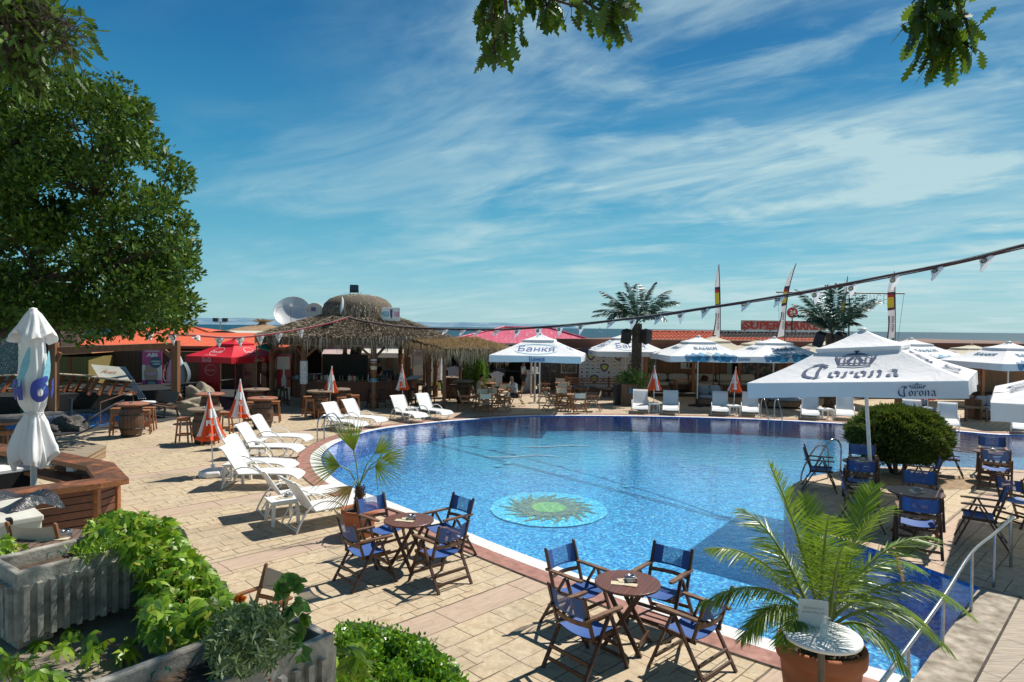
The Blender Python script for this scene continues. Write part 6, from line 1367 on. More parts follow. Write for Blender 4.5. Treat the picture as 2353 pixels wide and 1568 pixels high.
# feather flags
FW=fabric('flag_white',(.82,.81,.82),(.74,.72,.75),.15,.7,.3); FV=plain('flag_violet',(.10,.03,.06),.7); FY=plain('flag_yellow',(.75,.55,.04),.7); FR_=plain('flag_red',(.55,.03,.03),.7)
def flag(label,top,bot,Y,wmax,bend,side=1,wbot=None):
    a=D(*top,Y); b=D(*bot,Y); t=thing('feather_flag',label,'flag',(b.x,Y,0),0,'tall feather flags'); n=26
    def pole(f): return V((bend*f*f*(3-2*f)*1.0+ (a.x-b.x-bend)*f*f,0,b.z+(a.z-b.z)*f))
    MB().tube([V((.0,0,.0)),V((0,0,b.z))]+[pole(f) for f in(.15,.3,.45,.6,.75,.9,1)],.022,6).build('pole',BLACK,t)
    def cl(u,v):
        p=pole(v); w_=wmax*(math.sin(min(1,(1-v)*3.2)*PI/2))**.8*(1+ (wbot or 0)*max(0,1-v*3.5)); return p+V((-side*w_*u,.05*math.sin(v*9+u*3)*u,-.12*u*(1-v)))
    m=MB(); vs=[cl(i/5,j/n) for j in range(n+1) for i in range(6)]
    for j in range(n):
        v=j/n
        for i in range(5):
            mi=0
            if .40<v<.66: mi=1 if (i==0 or v<.45 or v>.62) else 2
            if .58<v<.62 and i>0: mi=3
            if v<.34 and i==4: mi=1
            k=j*6+i; m.add([vs[k],vs[k+1],vs[k+7],vs[k+6]],[(0,1,2,3)],mi,True)
    m.build('cloth',[FW,FV,FY,FR_],t); m=MB(); o=cl(.45,.22); m.text('MEGA PARK',o,V((0,0,1)),V((side,0,0)) if side<0 else V((-1,0,0)),w=(a.z-b.z)*.24,h=wmax*.32,m=0,lift=.09,bold=.02); m.build('lettering',FV,t)
flag('tall curved feather flag right of the left palm',(1651.7,608),(1655,774),36.2,.27,.0,1,.7); flag('tall bent feather flag in front of the supermarket sign',(1829.6,606),(1803,772),36.2,.27,-.15,1,.8); flag('thin feather flag behind the right palm crown',(1948,635),(1938,790),38,.20,0,1); flag('feather flag standing above the big beer parasol',(2055,624),(2057,776),37,.42,0,1,.1)
t=thing('boat_sail','tiny white sail on the sea left of the left palm','boat',(W_(1378,900),900,-3)); MB().prism([(-3,-1),(3,-1),(4,0),(3,1),(-3,1)],0,1.2).build('hull',WPLAST,t); MB().add([(-2,0,1.5),(2.5,0,1.5),(0,0,9)],[(0,1,2)]).add([(-2,.05,1.5),(2.5,.05,1.5),(0,.05,9)],[(0,2,1)]).build('sail',WPLAST,t)
# =============== PALMS (tall) ===============
PAL=island('palm_leaflet',[(0,(.010,.035,.022)),(.4,(.022,.07,.045)),(.75,(.04,.11,.075)),(1,(.10,.18,.15))],.38,.12,.6,(.05,.12,.04)); RACH=plain('palm_rachis',(.09,.13,.07),.6)
TRK=pm('palm_trunk_bark',(.13,.085,.055),(.05,.032,.022),9,.95,.8,bd=.03)
def frond(P,A,B,m,base,tip,droop,nl,ll,lw,up=V((0,0,1)),dens=1,fold=.55,curl=.25,start=.12,sweep=.55,tipk=.35):
    """arching frond: spine pushed into tube mesh m, leaflets appended to P,A,B"""
    base=V(base);tip=V(tip); mid_=(base+tip)/2+up*droop; n=nl
    def sp(t): return base*(1-t)**2+mid_*2*t*(1-t)+tip*t*t
    pts=[sp(i/14) for i in range(15)]; m.tube(pts,[.022*(1-.85*i/14)*(ll/.45)**.5 for i in range(15)],5)
    for i in range(n):
        t=start+(1-start)*(i+.5)/n; p=sp(t); d=(sp(min(1,t+.02))-sp(max(0,t-.02))).normalized(); sd_=d.cross(V((0,0,1)))
        if sd_.length<.05: sd_=V((1,0,0))
        sd_.normalize(); nn=sd_.cross(d)
        L=ll*(math.sin(PI*(.12+.80*t))**.7)*rnd.uniform(.85,1.1)*(1 if t<.9 else .8)
        for s_ in(-1,1):
            dirv=(sd_*s_*(1-sweep*.4)+d*(sweep+tipk*t)+nn*fold*rnd.uniform(.5,1.2)+V((0,0,-1))*curl*rnd.uniform(.6,1.3)).normalized()
            P.append(p);A.append(dirv*L); w=dirv.cross(nn); w=w.normalized() if w.length>.01 else sd_
            B.append((w*.8+nn*rnd.uniform(-.5,.5)).normalized()*lw)
def tall_palm(label,x,y,zt,tips,seed,tr=.33,zc=None):
    t=thing('palm_tree',label,'palm tree',(x,y,0),0,'tall palms on the far side'); m=MB(); rr=random.Random(seed); n=13; rows=int(zt/.13)
    m.tube([(0,0,0),(0,0,zt)],[tr*.55,tr*.5],10)
    for j in range(rows):
        z=.05+j*zt/rows
        for i in range(n//2+1):
            a=2*PI*(i+.5*(j%2))/(n//2+1)+rr.uniform(-.1,.1); r0=tr*.5; c=V((math.cos(a),math.sin(a),0)); tg=V((-c.y,c.x,0)); h_=.14
            m.add([c*r0+tg*.13,c*r0-tg*.13,c*(r0+.14)-tg*.06+V((0,0,h_)),c*(r0+.14)+tg*.06+V((0,0,h_)),c*(r0-.02)+V((0,0,h_+.05))],[(0,1,2,3),(3,2,4)][:2],0) if 1 else None
            v=m.v
    for q in range(0): pass
    # shift rings up
    m.build('trunk',TRK,t)
    P=[];A=[];B=[]; mm=MB(); c=V((0,0,zt-.05))
    for (dx,dy,dz,dr) in tips: frond(P,A,B,mm,c+V((0,0,rr.uniform(0,.2))),c+V((dx,dy,dz)),dr,60,.56,.028,curl=.6,fold=.15,sweep=.55)
    cr=quads('crown',np.array(P),np.array(A),np.array(B),PAL,t); mm.build('frond_stems',RACH,cr); return t
def ptips(c,lst,Y,rr):
    out=[]
    for (u,v,dy) in lst: q=D(u,v,Y+dy); out.append((q.x-c[0],dy,q.z-c[2],rr))
    return out
def mk_palm(label,tu,tv,Y,lst,seed):
    c=D(tu,tv,Y); tips=[]
    for (u,v,dy) in lst: q=D(u,v,Y+dy); dz=q.z-c.z; tips.append((q.x-c.x,dy,dz,.55 if dz>.3 else .95))
    tall_palm(label,c.x,Y,c.z,tips,seed,.50); return c
PC1=mk_palm('left tall palm with two black speakers, in front of the logo wall',1464,744,32.8,[(1381,668,0),(1364,713,-.3),(1362,724,.6),(1506,648,-.3),(1440,647,.3),(1552,690,0),(1562,693,.9),(1555,716,-.4),(1530,735,-1.3),(1395,735,-1.0),(1410,700,1.3),(1425,668,-1.0),(1488,665,1.4),(1535,680,-1.2),(1540,665,1.2),(1405,690,-1.4),(1500,730,-1.6),(1440,728,-1.7),(1465,650,1.5),(1385,695,1.4)],3)
PC2=mk_palm('right tall palm with speakers behind the big beer parasol',1911,768,30.6,[(1832,664,-.3),(1824,697,.2),(1820,722,0),(1900,655,0),(1925,652,-.4),(2010,684,0),(2024,688,.8),(2008,700,-.6),(1990,722,-.7),(1975,742,0),(1850,735,-.8),(1838,710,1),(1860,690,-1.2),(1880,670,1.2),(1955,665,1),(1985,675,-1.2),(1960,700,-1.5),(1870,720,-1.5),(1940,740,-1.3),(1995,705,1.3)],5)
def palm_speaker(label,uv,Y,rz,ry):
    c=D(*uv,Y); t=thing('speaker',label,'speaker',c,(R(18),ry,rz),'black loudspeakers'); MB().prism([(-.22,-.2),(.22,-.2),(.16,.2),(-.16,.2)],-.32,.32).build('cabinet',BLACK,t,.02); MB().box((0,-.21,0),(.38,.012,.56)).build('grille',plain('speaker_grille',(.025,.025,.028),.8),t)
for lab,uv,Y,rz,ry in(('black speaker on the left side of the left palm trunk',KE(487,697),32.4,R(-35),R(14)),('black speaker on the right side of the left palm trunk',KE(668,698),32.4,R(35),R(-14)),('black speaker on the left side of the right palm trunk',KF(403,690),30.2,R(-35),R(20)),('black speaker on the right side of the right palm trunk',KF(582,695),30.2,R(35),R(-20))): palm_speaker(lab,uv,Y,rz,ry)
# oleander shrub by the left palm
LFG=island('light_leaf',[(0,(.06,.13,.03)),(.5,(.12,.24,.05)),(1,(.22,.36,.10))],.5,.35)
def shrub(name,label,cat,c,r,n,L,Wd,mat,flat=.9,upb=.5,parent=None):
    t=thing(name,label,cat,(c.x,c.y,0)); p=rdir(n)*npr.random((n,1))**.4*np.array(r); p[:,2]+=c.z; A_=rdir(n)+p*np.array([.8,.8,0])+np.array([0,0,upb]); A_/=np.linalg.norm(A_,axis=1,keepdims=True); quads('foliage',p,A_*L*npr.uniform(.6,1.2,(n,1)),perp(A_)*Wd,mat,t)
    MB().tube([(0,0,0),(0,0,c.z)],.04,6).tube([(0,0,.1),(.25,.1,c.z)],.025,6).tube([(0,0,.1),(-.25,-.1,c.z)],.025,6).build('stem',TRK,t); return t
q=G(1487,950); shrub('oleander_shrub','light green oleander shrub at the foot of the left palm','shrub',V((q.x,31.5,.95)),(.85,.6,.75),1100,.24,.022,LFG,upb=.9)
q=D(*KD(400,1000),34); shrub('dark_conifer','dark conifer shrub behind the barrel table in the annex','shrub',V((q.x,34.2,1.2)),(.7,.6,1.2),5000,.10,.02,island('conifer_leaf',[(0,(.012,.03,.01)),(.6,(.03,.08,.015)),(1,(.07,.18,.02))],.6,.2)); q=D(*KD(455,950),33.6); shrub('bright_conifer','bright green narrow conifer beside the denim trousers','shrub',V((q.x,33.8,1.15)),(.22,.3,1.15),2200,.09,.02,island('bright_conifer_leaf',[(0,(.05,.14,.01)),(.6,(.12,.3,.02)),(1,(.2,.42,.05))],.6,.3))
# =============== BUNTING ===============
def bunting(name,label,pts,rr,mats,flags,group,fw=.36):
    W3=[D(u,v,Y) for u,v,Y in pts]; L3=smooth_loop(W3,6,False); t=thing(name,label,'bunting',W3[0]); o0=W3[0]
    m=MB(); ph=0; pts_=[p-o0 for p in L3]; pts_=[p for i,p in enumerate(pts_)]; m.tube(pts_,rr,6,0); m.tube([p+V((0,-.02,-rr*1.5+.008*math.sin(i*.5))) for i,p in enumerate(pts_)],rr*.55,5,1); m.tube([p+V((0,.01,rr*1.35+.006*math.sin(i*.4+1))) for i,p in enumerate(pts_)],rr*.45,5,2); m.build('rope',mats,t)
    # flags hang at the given pixel columns
    for fu,tw in flags:
        best=None
        for a,b in zip(L3,L3[1:]):
            ua=1176.5+1522*a.x/a.y; ub=1176.5+1522*b.x/b.y
            if (ua-fu)*(ub-fu)<=0 and ub!=ua: f=(fu-ua)/(ub-ua); best=a.lerp(b,f); dr=(b-a).normalized()
        if best is None: continue
        p=best-o0+V((0,0,-rr)); w_=fw/2; xd=V((dr.x,dr.y,0)).normalized(); dn=(V((0,0,-1))+xd.cross(V((0,0,1)))*tw).normalized(); dn=(dn+xd*rnd.uniform(-.15,.15)).normalized()
        def f3(u,v): return p+xd*((u-.5)*2*w_*(1-v))+dn*v*fw*1.05+xd.cross(dn)*(.03*math.sin(u*6+v*3))
        m=MB(); m.sheet(lambda u,v:f3(u,1-v*.999),6,6,0); o=p+dn*fw*.33; nn_=V((0,-1,0)); yy=-dn; x_=xd
        if x_.cross(yy).y>0: x_=-x_
        m.flat(ell(.20*fw,.18*fw,12),o,x_,yy,1,.03); m.flat(ell(.15*fw,.13*fw,10),o,x_,yy,2,.034); m.flat(ell(.07*fw,.06*fw,8),o,x_,yy,3,.038); m.build('pennant',[FW,FV,plain('pennant_grey',(.35,.42,.38),.7),FY],t)
RPR=plain('rope_red',(.34,.02,.035),.8); RPB=plain('rope_brown',(.10,.045,.04),.8); RPW=plain('rope_white',(.55,.5,.5),.8)
bunting('bunting','red string with white crest pennants from the left edge up to the straw roof',[(-60,675,19.5),(0,688,20),(60,708,20.5),(117,718.6,21),(173,735,21.5),(258,749,22.3),(330.5,761,23),(401,769,24),(446,771,24.6),(513,776,25.4),(573,774,26.2),(644,765,27.2),(704,754,28),(760,742,28.8),(801,729,29.6)],.019,[RPR,RPR,RPW],[(-6,.1),(43,.15),(105,.2),(153,.25),(219,.15),(283,.2),(342,.8),(397,.1),(448,1.5),(504,.1),(552,.3),(598,.1),(641,.2),(689,.2)],'',.38)
bunting('bunting','long dark bunting rope with pennants rising from the straw dome over the pool',[(801,729,29.6),(829.7,737.4,29.5),(939.6,752.8,28.6),(1091.5,758,27),(1159,757,26.2),(1247,752,25.2),(1335,745,24.2),(1445,732.8,22.8),(1492,728,22.2),(1646,704.6,20.5),(1785,682.6,19),(1895.8,663,17.8),(2037,635,16.4),(2201,603,14.8),(2353,565,13.5),(2440,545,12.8)],.026,[RPB,RPB,RPW],[(1025,1.6),(1065,1.4),(1100,1.4),(1143,1.4),(1189,.3),(1237,.1),(1285,.1),(1335,.2),(1405,1.2),(1453,.3),(1515,.8),(1563,.3),(1620,.8),(1713,1.0),(1791,.8),(1870,.1),(1955,.1),(2052,.15),(2150,.7),(2262,.5),(2375,.3)],'',.36)
# =============== LEFT SIDE ===============
PERG=wood('pergola_timber',(.30,.135,.055),(.17,.075,.035),3,2,.6)
pg=thing('pergola','timber pergola of two thick posts and a long beam behind the closed white parasol','pergola',(0,0,0))
A=G(*KG(565,415));B=G(*KG(1837,345)); zA=Z_(123,787,A.y); zB=Z_(405,783,B.y)
MB().box((A.x,A.y,zA/2),(.27,.27,zA)).build('post',PERG,pg,.01); MB().box((B.x,B.y,zB/2),(.27,.27,zB)).build('post',PERG,pg,.01)
MB().beam((A.x,A.y+.02,zA-.32),(B.x,B.y+.02,zB-.22),.2,.26).build('beam',PERG,pg,.01)
MB().beam((B.x,B.y,zB-.9),(B.x-.55,B.y-.02,zB-.35),.1,.14).build('brace',PERG,pg); MB().beam((A.x,A.y,zA-.9),(A.x+.25,A.y,zA-.4),.1,.14).build('brace',PERG,pg); MB().beam((B.x+.1,B.y,.55),(B.x+.75,B.y-.2,.05),.12,.16).build('brace',PERG,pg); MB().beam((A.x-.1,A.y,.75),(A.x-.8,A.y-.3,.15),.12,.16).build('brace',PERG,pg)
# shed
SHM=planks('ochre_green_shed',(.26,.20,.055),(.18,.14,.04),.12,0,.8,.04,2); sh_=thing('shed','yellow green plank shed with an orange flat roof behind the pergola','shed',(0,0,0))
x0=X_(*KA(470,1100),31.5);x1=X_(*KA(1010,1100),31.5); zt=Z_(*KA(830,935),31.5); MB().box(((x0+x1)/2,32.6,zt/2),(x1-x0,2.2,zt)).build('wall',SHM,sh_); MB().beam(((x0-.1),32.5,zt+.05),(x1+.1,32.7,zt+.22),2.6,.08).build('roof',plain('plywood_orange',(.60,.26,.12),.7),sh_); MB().box((x0+(x1-x0)*.62,31.47,zt/2),(.06,.04,zt)).build('trim',plain('red_trim',(.4,.06,.03),.6),sh_)
MB_=0
dk=thing('dark_plank_wall','long dark plank wall under the orange roof','wall',(0,0,0)); xa=X_(*KA(1000,1100),33.5); xb=X_(*KB(520,1100),33.5); MB().box(((xa+xb)/2,33.5,1.1),(xb-xa,.12,2.2)).build('wall',planks('dark_planks',(.10,.07,.04),(.06,.042,.028),.2,0,.85,.04,2),dk)
# raised dark stage wall with railing benches
sw=thing('stage_wall','low curved black wall with green squares behind the paddling pool','wall',(0,0,0)); wp=[G(-120,962),G(0,960),G(60,958),G(150,950),G(250,942),G(320,940),G(380,936)]; L1=smooth_loop([V((p.x,p.y+.6,0)) for p in wp],4,False)
hz=.72; m=MB(); n=len(L1); m.add([V((p.x,p.y,0)) for p in L1]+[V((p.x,p.y,hz)) for p in L1]+[V((p.x+.3,p.y+6,hz)) for p in L1],[(i,i+1,n+i+1,n+i) for i in range(n-1)]+[(n+i,n+i+1,2*n+i+1,2*n+i) for i in range(n-1)]); m.build('wall',plain('stage_black',(.012,.013,.013),.8),sw)
m=MB()
for k,(i,z) in enumerate(((2,.35),(2,.15),(3,.15),(5,.5),(4,.32))): p=L1[i+4]; m.box((p.x,p.y-.03,z),(.55,.03,.2))
m.build('green_square',plain('green_paint',(.02,.12,.03),.7),sw)
def railbench(label,a,b,Y,npost):
    t=thing('railing_bench',label,'railing',(0,0,0),0,'railing benches on the stage'); pa=D(*a,Y);pb=D(*b,Y+.2); MB().beam(pa,pb,.36,.05).build('top_board',plain('weathered_board',(.42,.34,.24),.8),t); pa2=pa+V((0,-.1,-.55));pb2=pb+V((0,-.1,-.55)); MB().beam(pa2,pb2,.36,.05).build('seat_board',plain('weathered_board2',(.38,.31,.22),.8),t); MB().beam(pa+V((0,0,-.25)),pb+V((0,0,-.25)),.04,.06).build('mid_rail',BLACK,t)
    for k in range(npost):
        f=(k+.5)/npost; p=pa.lerp(pb,f); MB().beam((p.x+.02,p.y,p.z),(p.x-.12,p.y-.45,hz),.08,.14).beam((p.x+.02,p.y-.1,p.z-.55),(p.x+.16,p.y+.3,hz),.08,.12).build('bracket',plain('red_wood',(.26,.085,.03),.6),t)
railbench('railing with weathered boards between closed white parasol and shed',KA(560,1125),KA(1120,1160),27.6,5); railbench('railing with weathered boards right of the shed',KA(1060,1165),KA(1515,1212),26.8,4); railbench('railing with weathered boards at the left photo edge',KA(-120,1160),KA(200,1142),27.2,3)
# leaning board with metal legs
c=D(*KA(1240,1110),27.0); t=thing('leaning_board','white faded board leaning on silver tubes behind the railing','board',c); q=[D(*KA(x,y),Y)-c for x,y,Y in((1035,1020,28),(1380,1052,28),(1480,1200,26.9),(1130,1175,26.9))]; MB().poly(q[::-1]).poly([p+V((0,.03,-.03)) for p in q]).build('panel',pm('faded_board',(.45,.45,.40),(.30,.31,.26),2,.6,0),t); m=MB(); o=(q[0]+q[2])/2; m.text('fun',o,q[1]-q[0],q[0]-q[3],w=.6,h=.26,m=0,shear=.3,lift=.02); m.build('lettering',plain('rust_print',(.4,.12,.04),.6),t)
for k in range(4): a=D(*KA(1370+17*k,1052),28-.05*k)-c; b=D(*KA(1585+25*k,1412),25.8)-c; MB().tube([a,b],.022,6).build('leg',STEEL,t)
# ABI banner
c=D(*KA(1735,1100),31.5); w=X_(*KA(1838,1100),31.5)-X_(*KA(1625,1100),31.5); zt=Z_(*KA(1735,842),31.5); zb_=Z_(*KA(1735,1360),31.5); t=thing('roll_up_banner','tall pink roll-up banner with white writing in front of the dark plank wall','banner',(c.x,31.5,(zt+zb_)/2),R(6)); h=zt-zb_; MB().box((0,0,0),(w,.03,h)).build('panel',plain('banner_pink',(.62,.08,.28),.5),t)
m=MB(); X1=(1,0,0);Z1=(0,0,1); m.text('WILLKOMMEN',(0,-.017,h*.445),X1,Z1,w=w*.76,h=h*.035,m=0,bold=.02); m.text('ABI',(0,-.017,h*.36),X1,Z1,w=w*.56,h=h*.085,m=0,bold=.04); m.flat([(-w/2,-h*.19),(w/2,-h*.19),(w/2,h*.14),(-w/2,h*.14)],(0,-.016,0),X1,Z1,0,.002)
m.flat([(-w*.36,-h*.19),(w*.28,-h*.19),(w*.30,-.02*h),(w*.22,h*.09),(w*.26,h*.14),(-w*.34,h*.14),(-w*.36,h*.05),(-w*.42,-.03*h)],(0,-.016,0),X1,Z1,2,.005); m.flat([(-w*.40,-h*.03),(w*.29,-h*.02),(w*.22,-h*.06),(w*.0,-h*.09),(-w*.2,-h*.07)],(0,-.016,0),X1,Z1,3,.008); m.flat(ell(w*.32,w*.31,24),(w*.19,-.016,h*.20),X1,Z1,1,.011); m.text('ABIREISEN',(w*.19,-.016,h*.22),X1,Z1,w=w*.5,h=h*.035,m=0,bold=.03,lift=.014); m.text('.ORG',(w*.22,-.016,h*.165),X1,Z1,w=w*.4,h=h*.045,m=0,bold=.03,lift=.014); crest(m,(-.02,-.016,-h*.30),1.7,4,5,6); m.flat([(-w/2,-.03*h),(w/2,-.03*h),(w/2,.03*h),(-w/2,.03*h)],(0,-.016,-h*.47),X1,Z1,1,.002); m.text('ABIREISEN.ORG',(0,-.016,-h*.47),X1,Z1,w=w*.75,h=h*.025,m=0,bold=.02,lift=.005)
m.build('print',[WPLAST,plain('banner_blue',(.06,.12,.20),.5),plain('skin_print',(.55,.36,.26),.5),plain('lilac_print',(.65,.42,.62),.5)]+[logoM[3],plain('crest_teal',(.2,.45,.4),.5),logoM[5]],t); MB().box((0,.0,-h/2-.05),(w*1.05,.25,.08)).build('foot',STEEL,t)
# bird statue
c=G(*KA(2010,1390)); t=thing('bird_statue','tall grey and white bird statue half hidden by the right pergola post','statue',(c.x,c.y,0),R(10)); MB().lathe([(.25,0),(.38,.3),(.46,.8),(.44,1.3),(.34,1.65),(.24,1.9),(.17,2.05),(.0,2.15)],24,0,sx=1,sy=.7).build('body',pm('statue_white',(.56,.60,.62),(.42,.48,.52),2,.5),t)
for s_ in(-1,1): MB().sheet(lambda u,v:V((s_*(.36+.22*math.sin(v*PI)+.05*u),-.2+.35*u,.45+1.25*v)),3,10).build('wing',pm('statue_blue_grey',(.20,.28,.33),(.12,.17,.2),8,.6,.4),t)
MB().tube([(0,-.1,1.95),(-.1,-.3,2.0),(-.16,-.45,1.9)],[.12,.07,.01],10).build('beak',plain('beak_grey',(.3,.33,.35),.5),t)
for k,(x,y,z,fl,l) in enumerate(((1770,1385,0,0,'left stool of the stack before the pink banner'),(1860,1385,0,0,'right stool of the stack before the pink banner'),(1830,1385,.79,1,'upside down stool on top of the two before the pink banner'))):
    p=G(*KA(x,y)); s1=dup(S1,(p.x,p.y,z if not fl else 1.56),0,l); 
    if fl: s1.rotation_euler=(PI,0,.3)
# broken bench, boulders, far-left house and graffiti wall
c=G(*KR(960,650)); t=thing('broken_bench','dark slatted bench with a white cloth between barrel table and pergola post','bench',(c.x,c.y,0),R(-35)); MB().box((0,0,.42),(1.5,.42,.06)).build('seat',DW2,t); MB().box((0,.25,.75),(1.5,.05,.45),0,Matrix.Rotation(R(-14),3,'X')).build('backrest',DWOOD,t)
for x in(-.68,.68): MB().beam((x,-.2,.42),(x,-.25,0),.06,.05).beam((x,.2,.42),(x,.32,0),.06,.05).build('leg',BLACK,t)
m=MB(); pillow(m,(-.35,0,.50),(.7,.4,.1)); o=m.build('white_cloth',WH1); o.location=(c.x-.3,c.y+.2,0.02); tag(o,'crumpled white cloth lying on the dark slatted bench','cloth')
def rock(label,c,r,col,seed,tag_=''):
    rr=random.Random(seed); fr=[V((rr.uniform(1,4),rr.uniform(1,4),rr.uniform(1,4))) for _ in range(4)]
    def f(u,v):
        a=2*PI*u;b=PI*(v-.5); d=V((math.cos(a)*math.cos(b),math.sin(a)*math.cos(b),math.sin(b))); k=1+.10*sum(math.sin(d.dot(w_)*2+i) for i,w_ in enumerate(fr)); return V((d.x*r[0]*k,d.y*r[1]*k,max(d.z*r[2]*k,-.02)))
    s_=MB().sheet(f,28,16); o=s_.build('boulder',col); o.location=c; tag(o,label,'rock'); return o
SAND=pm('sandstone',(.42,.36,.27),(.28,.24,.18),4,.9,.6,bd=.04,detail=9); DROCK=pm('dark_rock',(.12,.11,.10),(.05,.048,.045),4,.9,.7,bd=.05)
c=G(*KR(1290,640)); rock('pale sandstone boulder left of the grey-topped barrel',(c.x,c.y+.6,0),(1.15,.8,.55),SAND,1); c=G(*KR(1420,545)); rock('smaller sandstone boulder behind the pale one',(c.x,c.y+.9,.2),(.7,.5,.75),SAND,2)
c=G(*KG(620,590)); rock('dark rock at the paddling pool edge, left one',(c.x,c.y+.4,0),(.55,.5,.5),DROCK,3); c=G(*KG(715,590)); rock('dark rock at the paddling pool edge, right one',(c.x,c.y+.3,0),(.45,.4,.36),DROCK,4)
GRF=NT('paper_collage_wall'); v=GRF.coord((1,1,1)); vo=GRF.noise(v,7.5,6,2.4,.7); n2=GRF.noise(v,1.6,4,.5); GRF.set(Base_Color=GRF.mix(GRF.rng(n2,.45,.55,0,.3),GRF.ramp(vo,[(.43,(.60,.62,.60)),(.48,(.02,.025,.03)),(.56,(.05,.10,.08)),(.60,(.66,.68,.66))]),(.05,.2,.15)),Roughness=.8)
t=thing('collage_wall','white wall covered with black scribbled paper at the left photo edge','wall',(0,0,0)); x1=X_(*KA(225,1000),33); MB().box((x1-3,33,1.45),(6,.2,2.9)).build('wall',GRF.m,t); MB().text('ЧH',(x1-1.2,32.89,2.62),(1,0,0),(0,0,1),h=.38,m=0).build('lettering',plain('red_letters',(.4,.02,.02),.6),t)
t=thing('timber_house','house with a brown timber balcony and white walls hidden behind the oak','house',(0,0,0)); xR=X_(*KA(690,600),36); MB().box((xR-7,37,2.9),(14,2,5.8)).build('wall',pm('house_wall',(.10,.07,.055),(.05,.035,.03),1,.9),t); zf=Z_(*KA(100,700),34.8); MB().box((xR-7,34.9,zf),(14,.9,.2)).build('balcony_floor',PERG,t)
zr_=Z_(*KA(100,540),34.6); m=MB().box((xR-7,34.5,zr_),(14,.08,.12)).box((xR-7,34.5,zf+.2),(14,.08,.1))
for k in range(14): x=xR-14+k; m.beam((x,34.5,zf),(x+1,34.5,zr_),.05,.06).beam((x+1,34.5,zf),(x,34.5,zr_),.05,.06)
m.build('balcony_rail',PERG,t)
for k in range(5): MB().box((xR-.2-3.2*k,34.5,zr_+.3),(.22,.22,2.7)).build('post',PERG,t)
MB().beam((xR-14,34.2,Z_(*KA(100,760),34.2)),(xR-2.6,34.2,Z_(*KA(100,770),34.2)),1.2,.12).build('lower_roof',TILEM,t); MB().box((xR-7,36,6.1),(15,4.5,.3)).build('roof',plain('roof_dark',(.08,.05,.04),.8),t)
MB().box((xR-4.5,35.9,zf+1.6),(1.2,.1,1.6)).box((xR-8,35.9,zf+1.6),(1.2,.1,1.6)).build('window',glassy('window_glass',(.1,.16,.2),1,.1),t)
# stair rails near the paddling pool
def rail(name,label,pts,r,mat,cat='handrail',group=None):
    t=thing(name,label,cat,pts[0][0]); o=V(pts[0][0]); MB().tube([V(p)-o for p in pts[0]],r,8).build('rail',mat,t)
    for a,b in pts[1]: MB().tube([V(a)-o,V(b)-o],r*.9,8).build('post',mat,t)
    if group: t['group']=group
a=G(*KG(920,555),.0); rail('handrail','black sloping handrail in front of the paddling pool','x' and [[G(*KG(875,495),.45),D(*KG(1180,320),23.5),D(*KG(1290,270),25)],[(a,a+V((0,0,.45))),(D(*KG(1185,325),23.5)+V((0,0,-.0)),V((D(*KG(1185,325),23.5).x,23.5,0)))]],.04,BLACK)
c=G(*KG(738,490)); o=MB().tube([(0,0,0),(0,0,.75),(.0,0,.86)],[.06,.06,.09],10).build('black_post',BLACK); o.location=(c.x,c.y,0); tag(o,'short black post between dark rocks and paddling pool','post')
rail('handrail','thin rusty double rail rising to the stage right of the shed',[[D(*KR(5,435),25.2),D(*KR(520,252),26.2)],[(D(*KR(5,435),25.2),V((D(*KR(5,435),25.2).x,25.2,0))),(D(*KR(520,252),26.2),V((D(*KR(520,252),26.2).x,26.2,0)))]],.022,plain('rust_rail',(.2,.08,.04),.6))
# raised wooden deck, barrels at the left edge
WDK=planks('grey_deck_boards',(.36,.29,.20),(.27,.21,.15),.13,1,.8,.04,0); zt=.30; P_=[G(*KG(x,y),zt) for x,y in((330,790),(560,688),(800,688),(1108,742),(880,855),(560,862),(330,900))]
t=thing('low_deck','low grey plank deck corner behind the closed white parasol','deck',(0,0,0)); MB().prism(P_,0,zt-.03,0).build('side',planks('deck_side_boards',(.40,.27,.16),(.3,.2,.12),.14,2,.8,.06,0),t); MB().prism([p+(p-P_[5]).normalized()*.04 for p in P_],zt-.03,zt).build('top',WDK,t)
c=G(*KG(30,487),.95); t=thing('square_table','orange wooden table top cut by the left photo edge','table',(c.x,c.y,0),R(8)); MB().box((-.3,0,.93),(1.5,.8,.06)).build('tabletop',ORW,t,.01); MB().box((-.3,0,.45),(.5,.5,.9)).build('barrel',BARW,t)
c=G(*KG(60,605),.72); dup(S1,(c.x,c.y,0),.1,'wooden stool at the left photo edge below the orange table top'); 
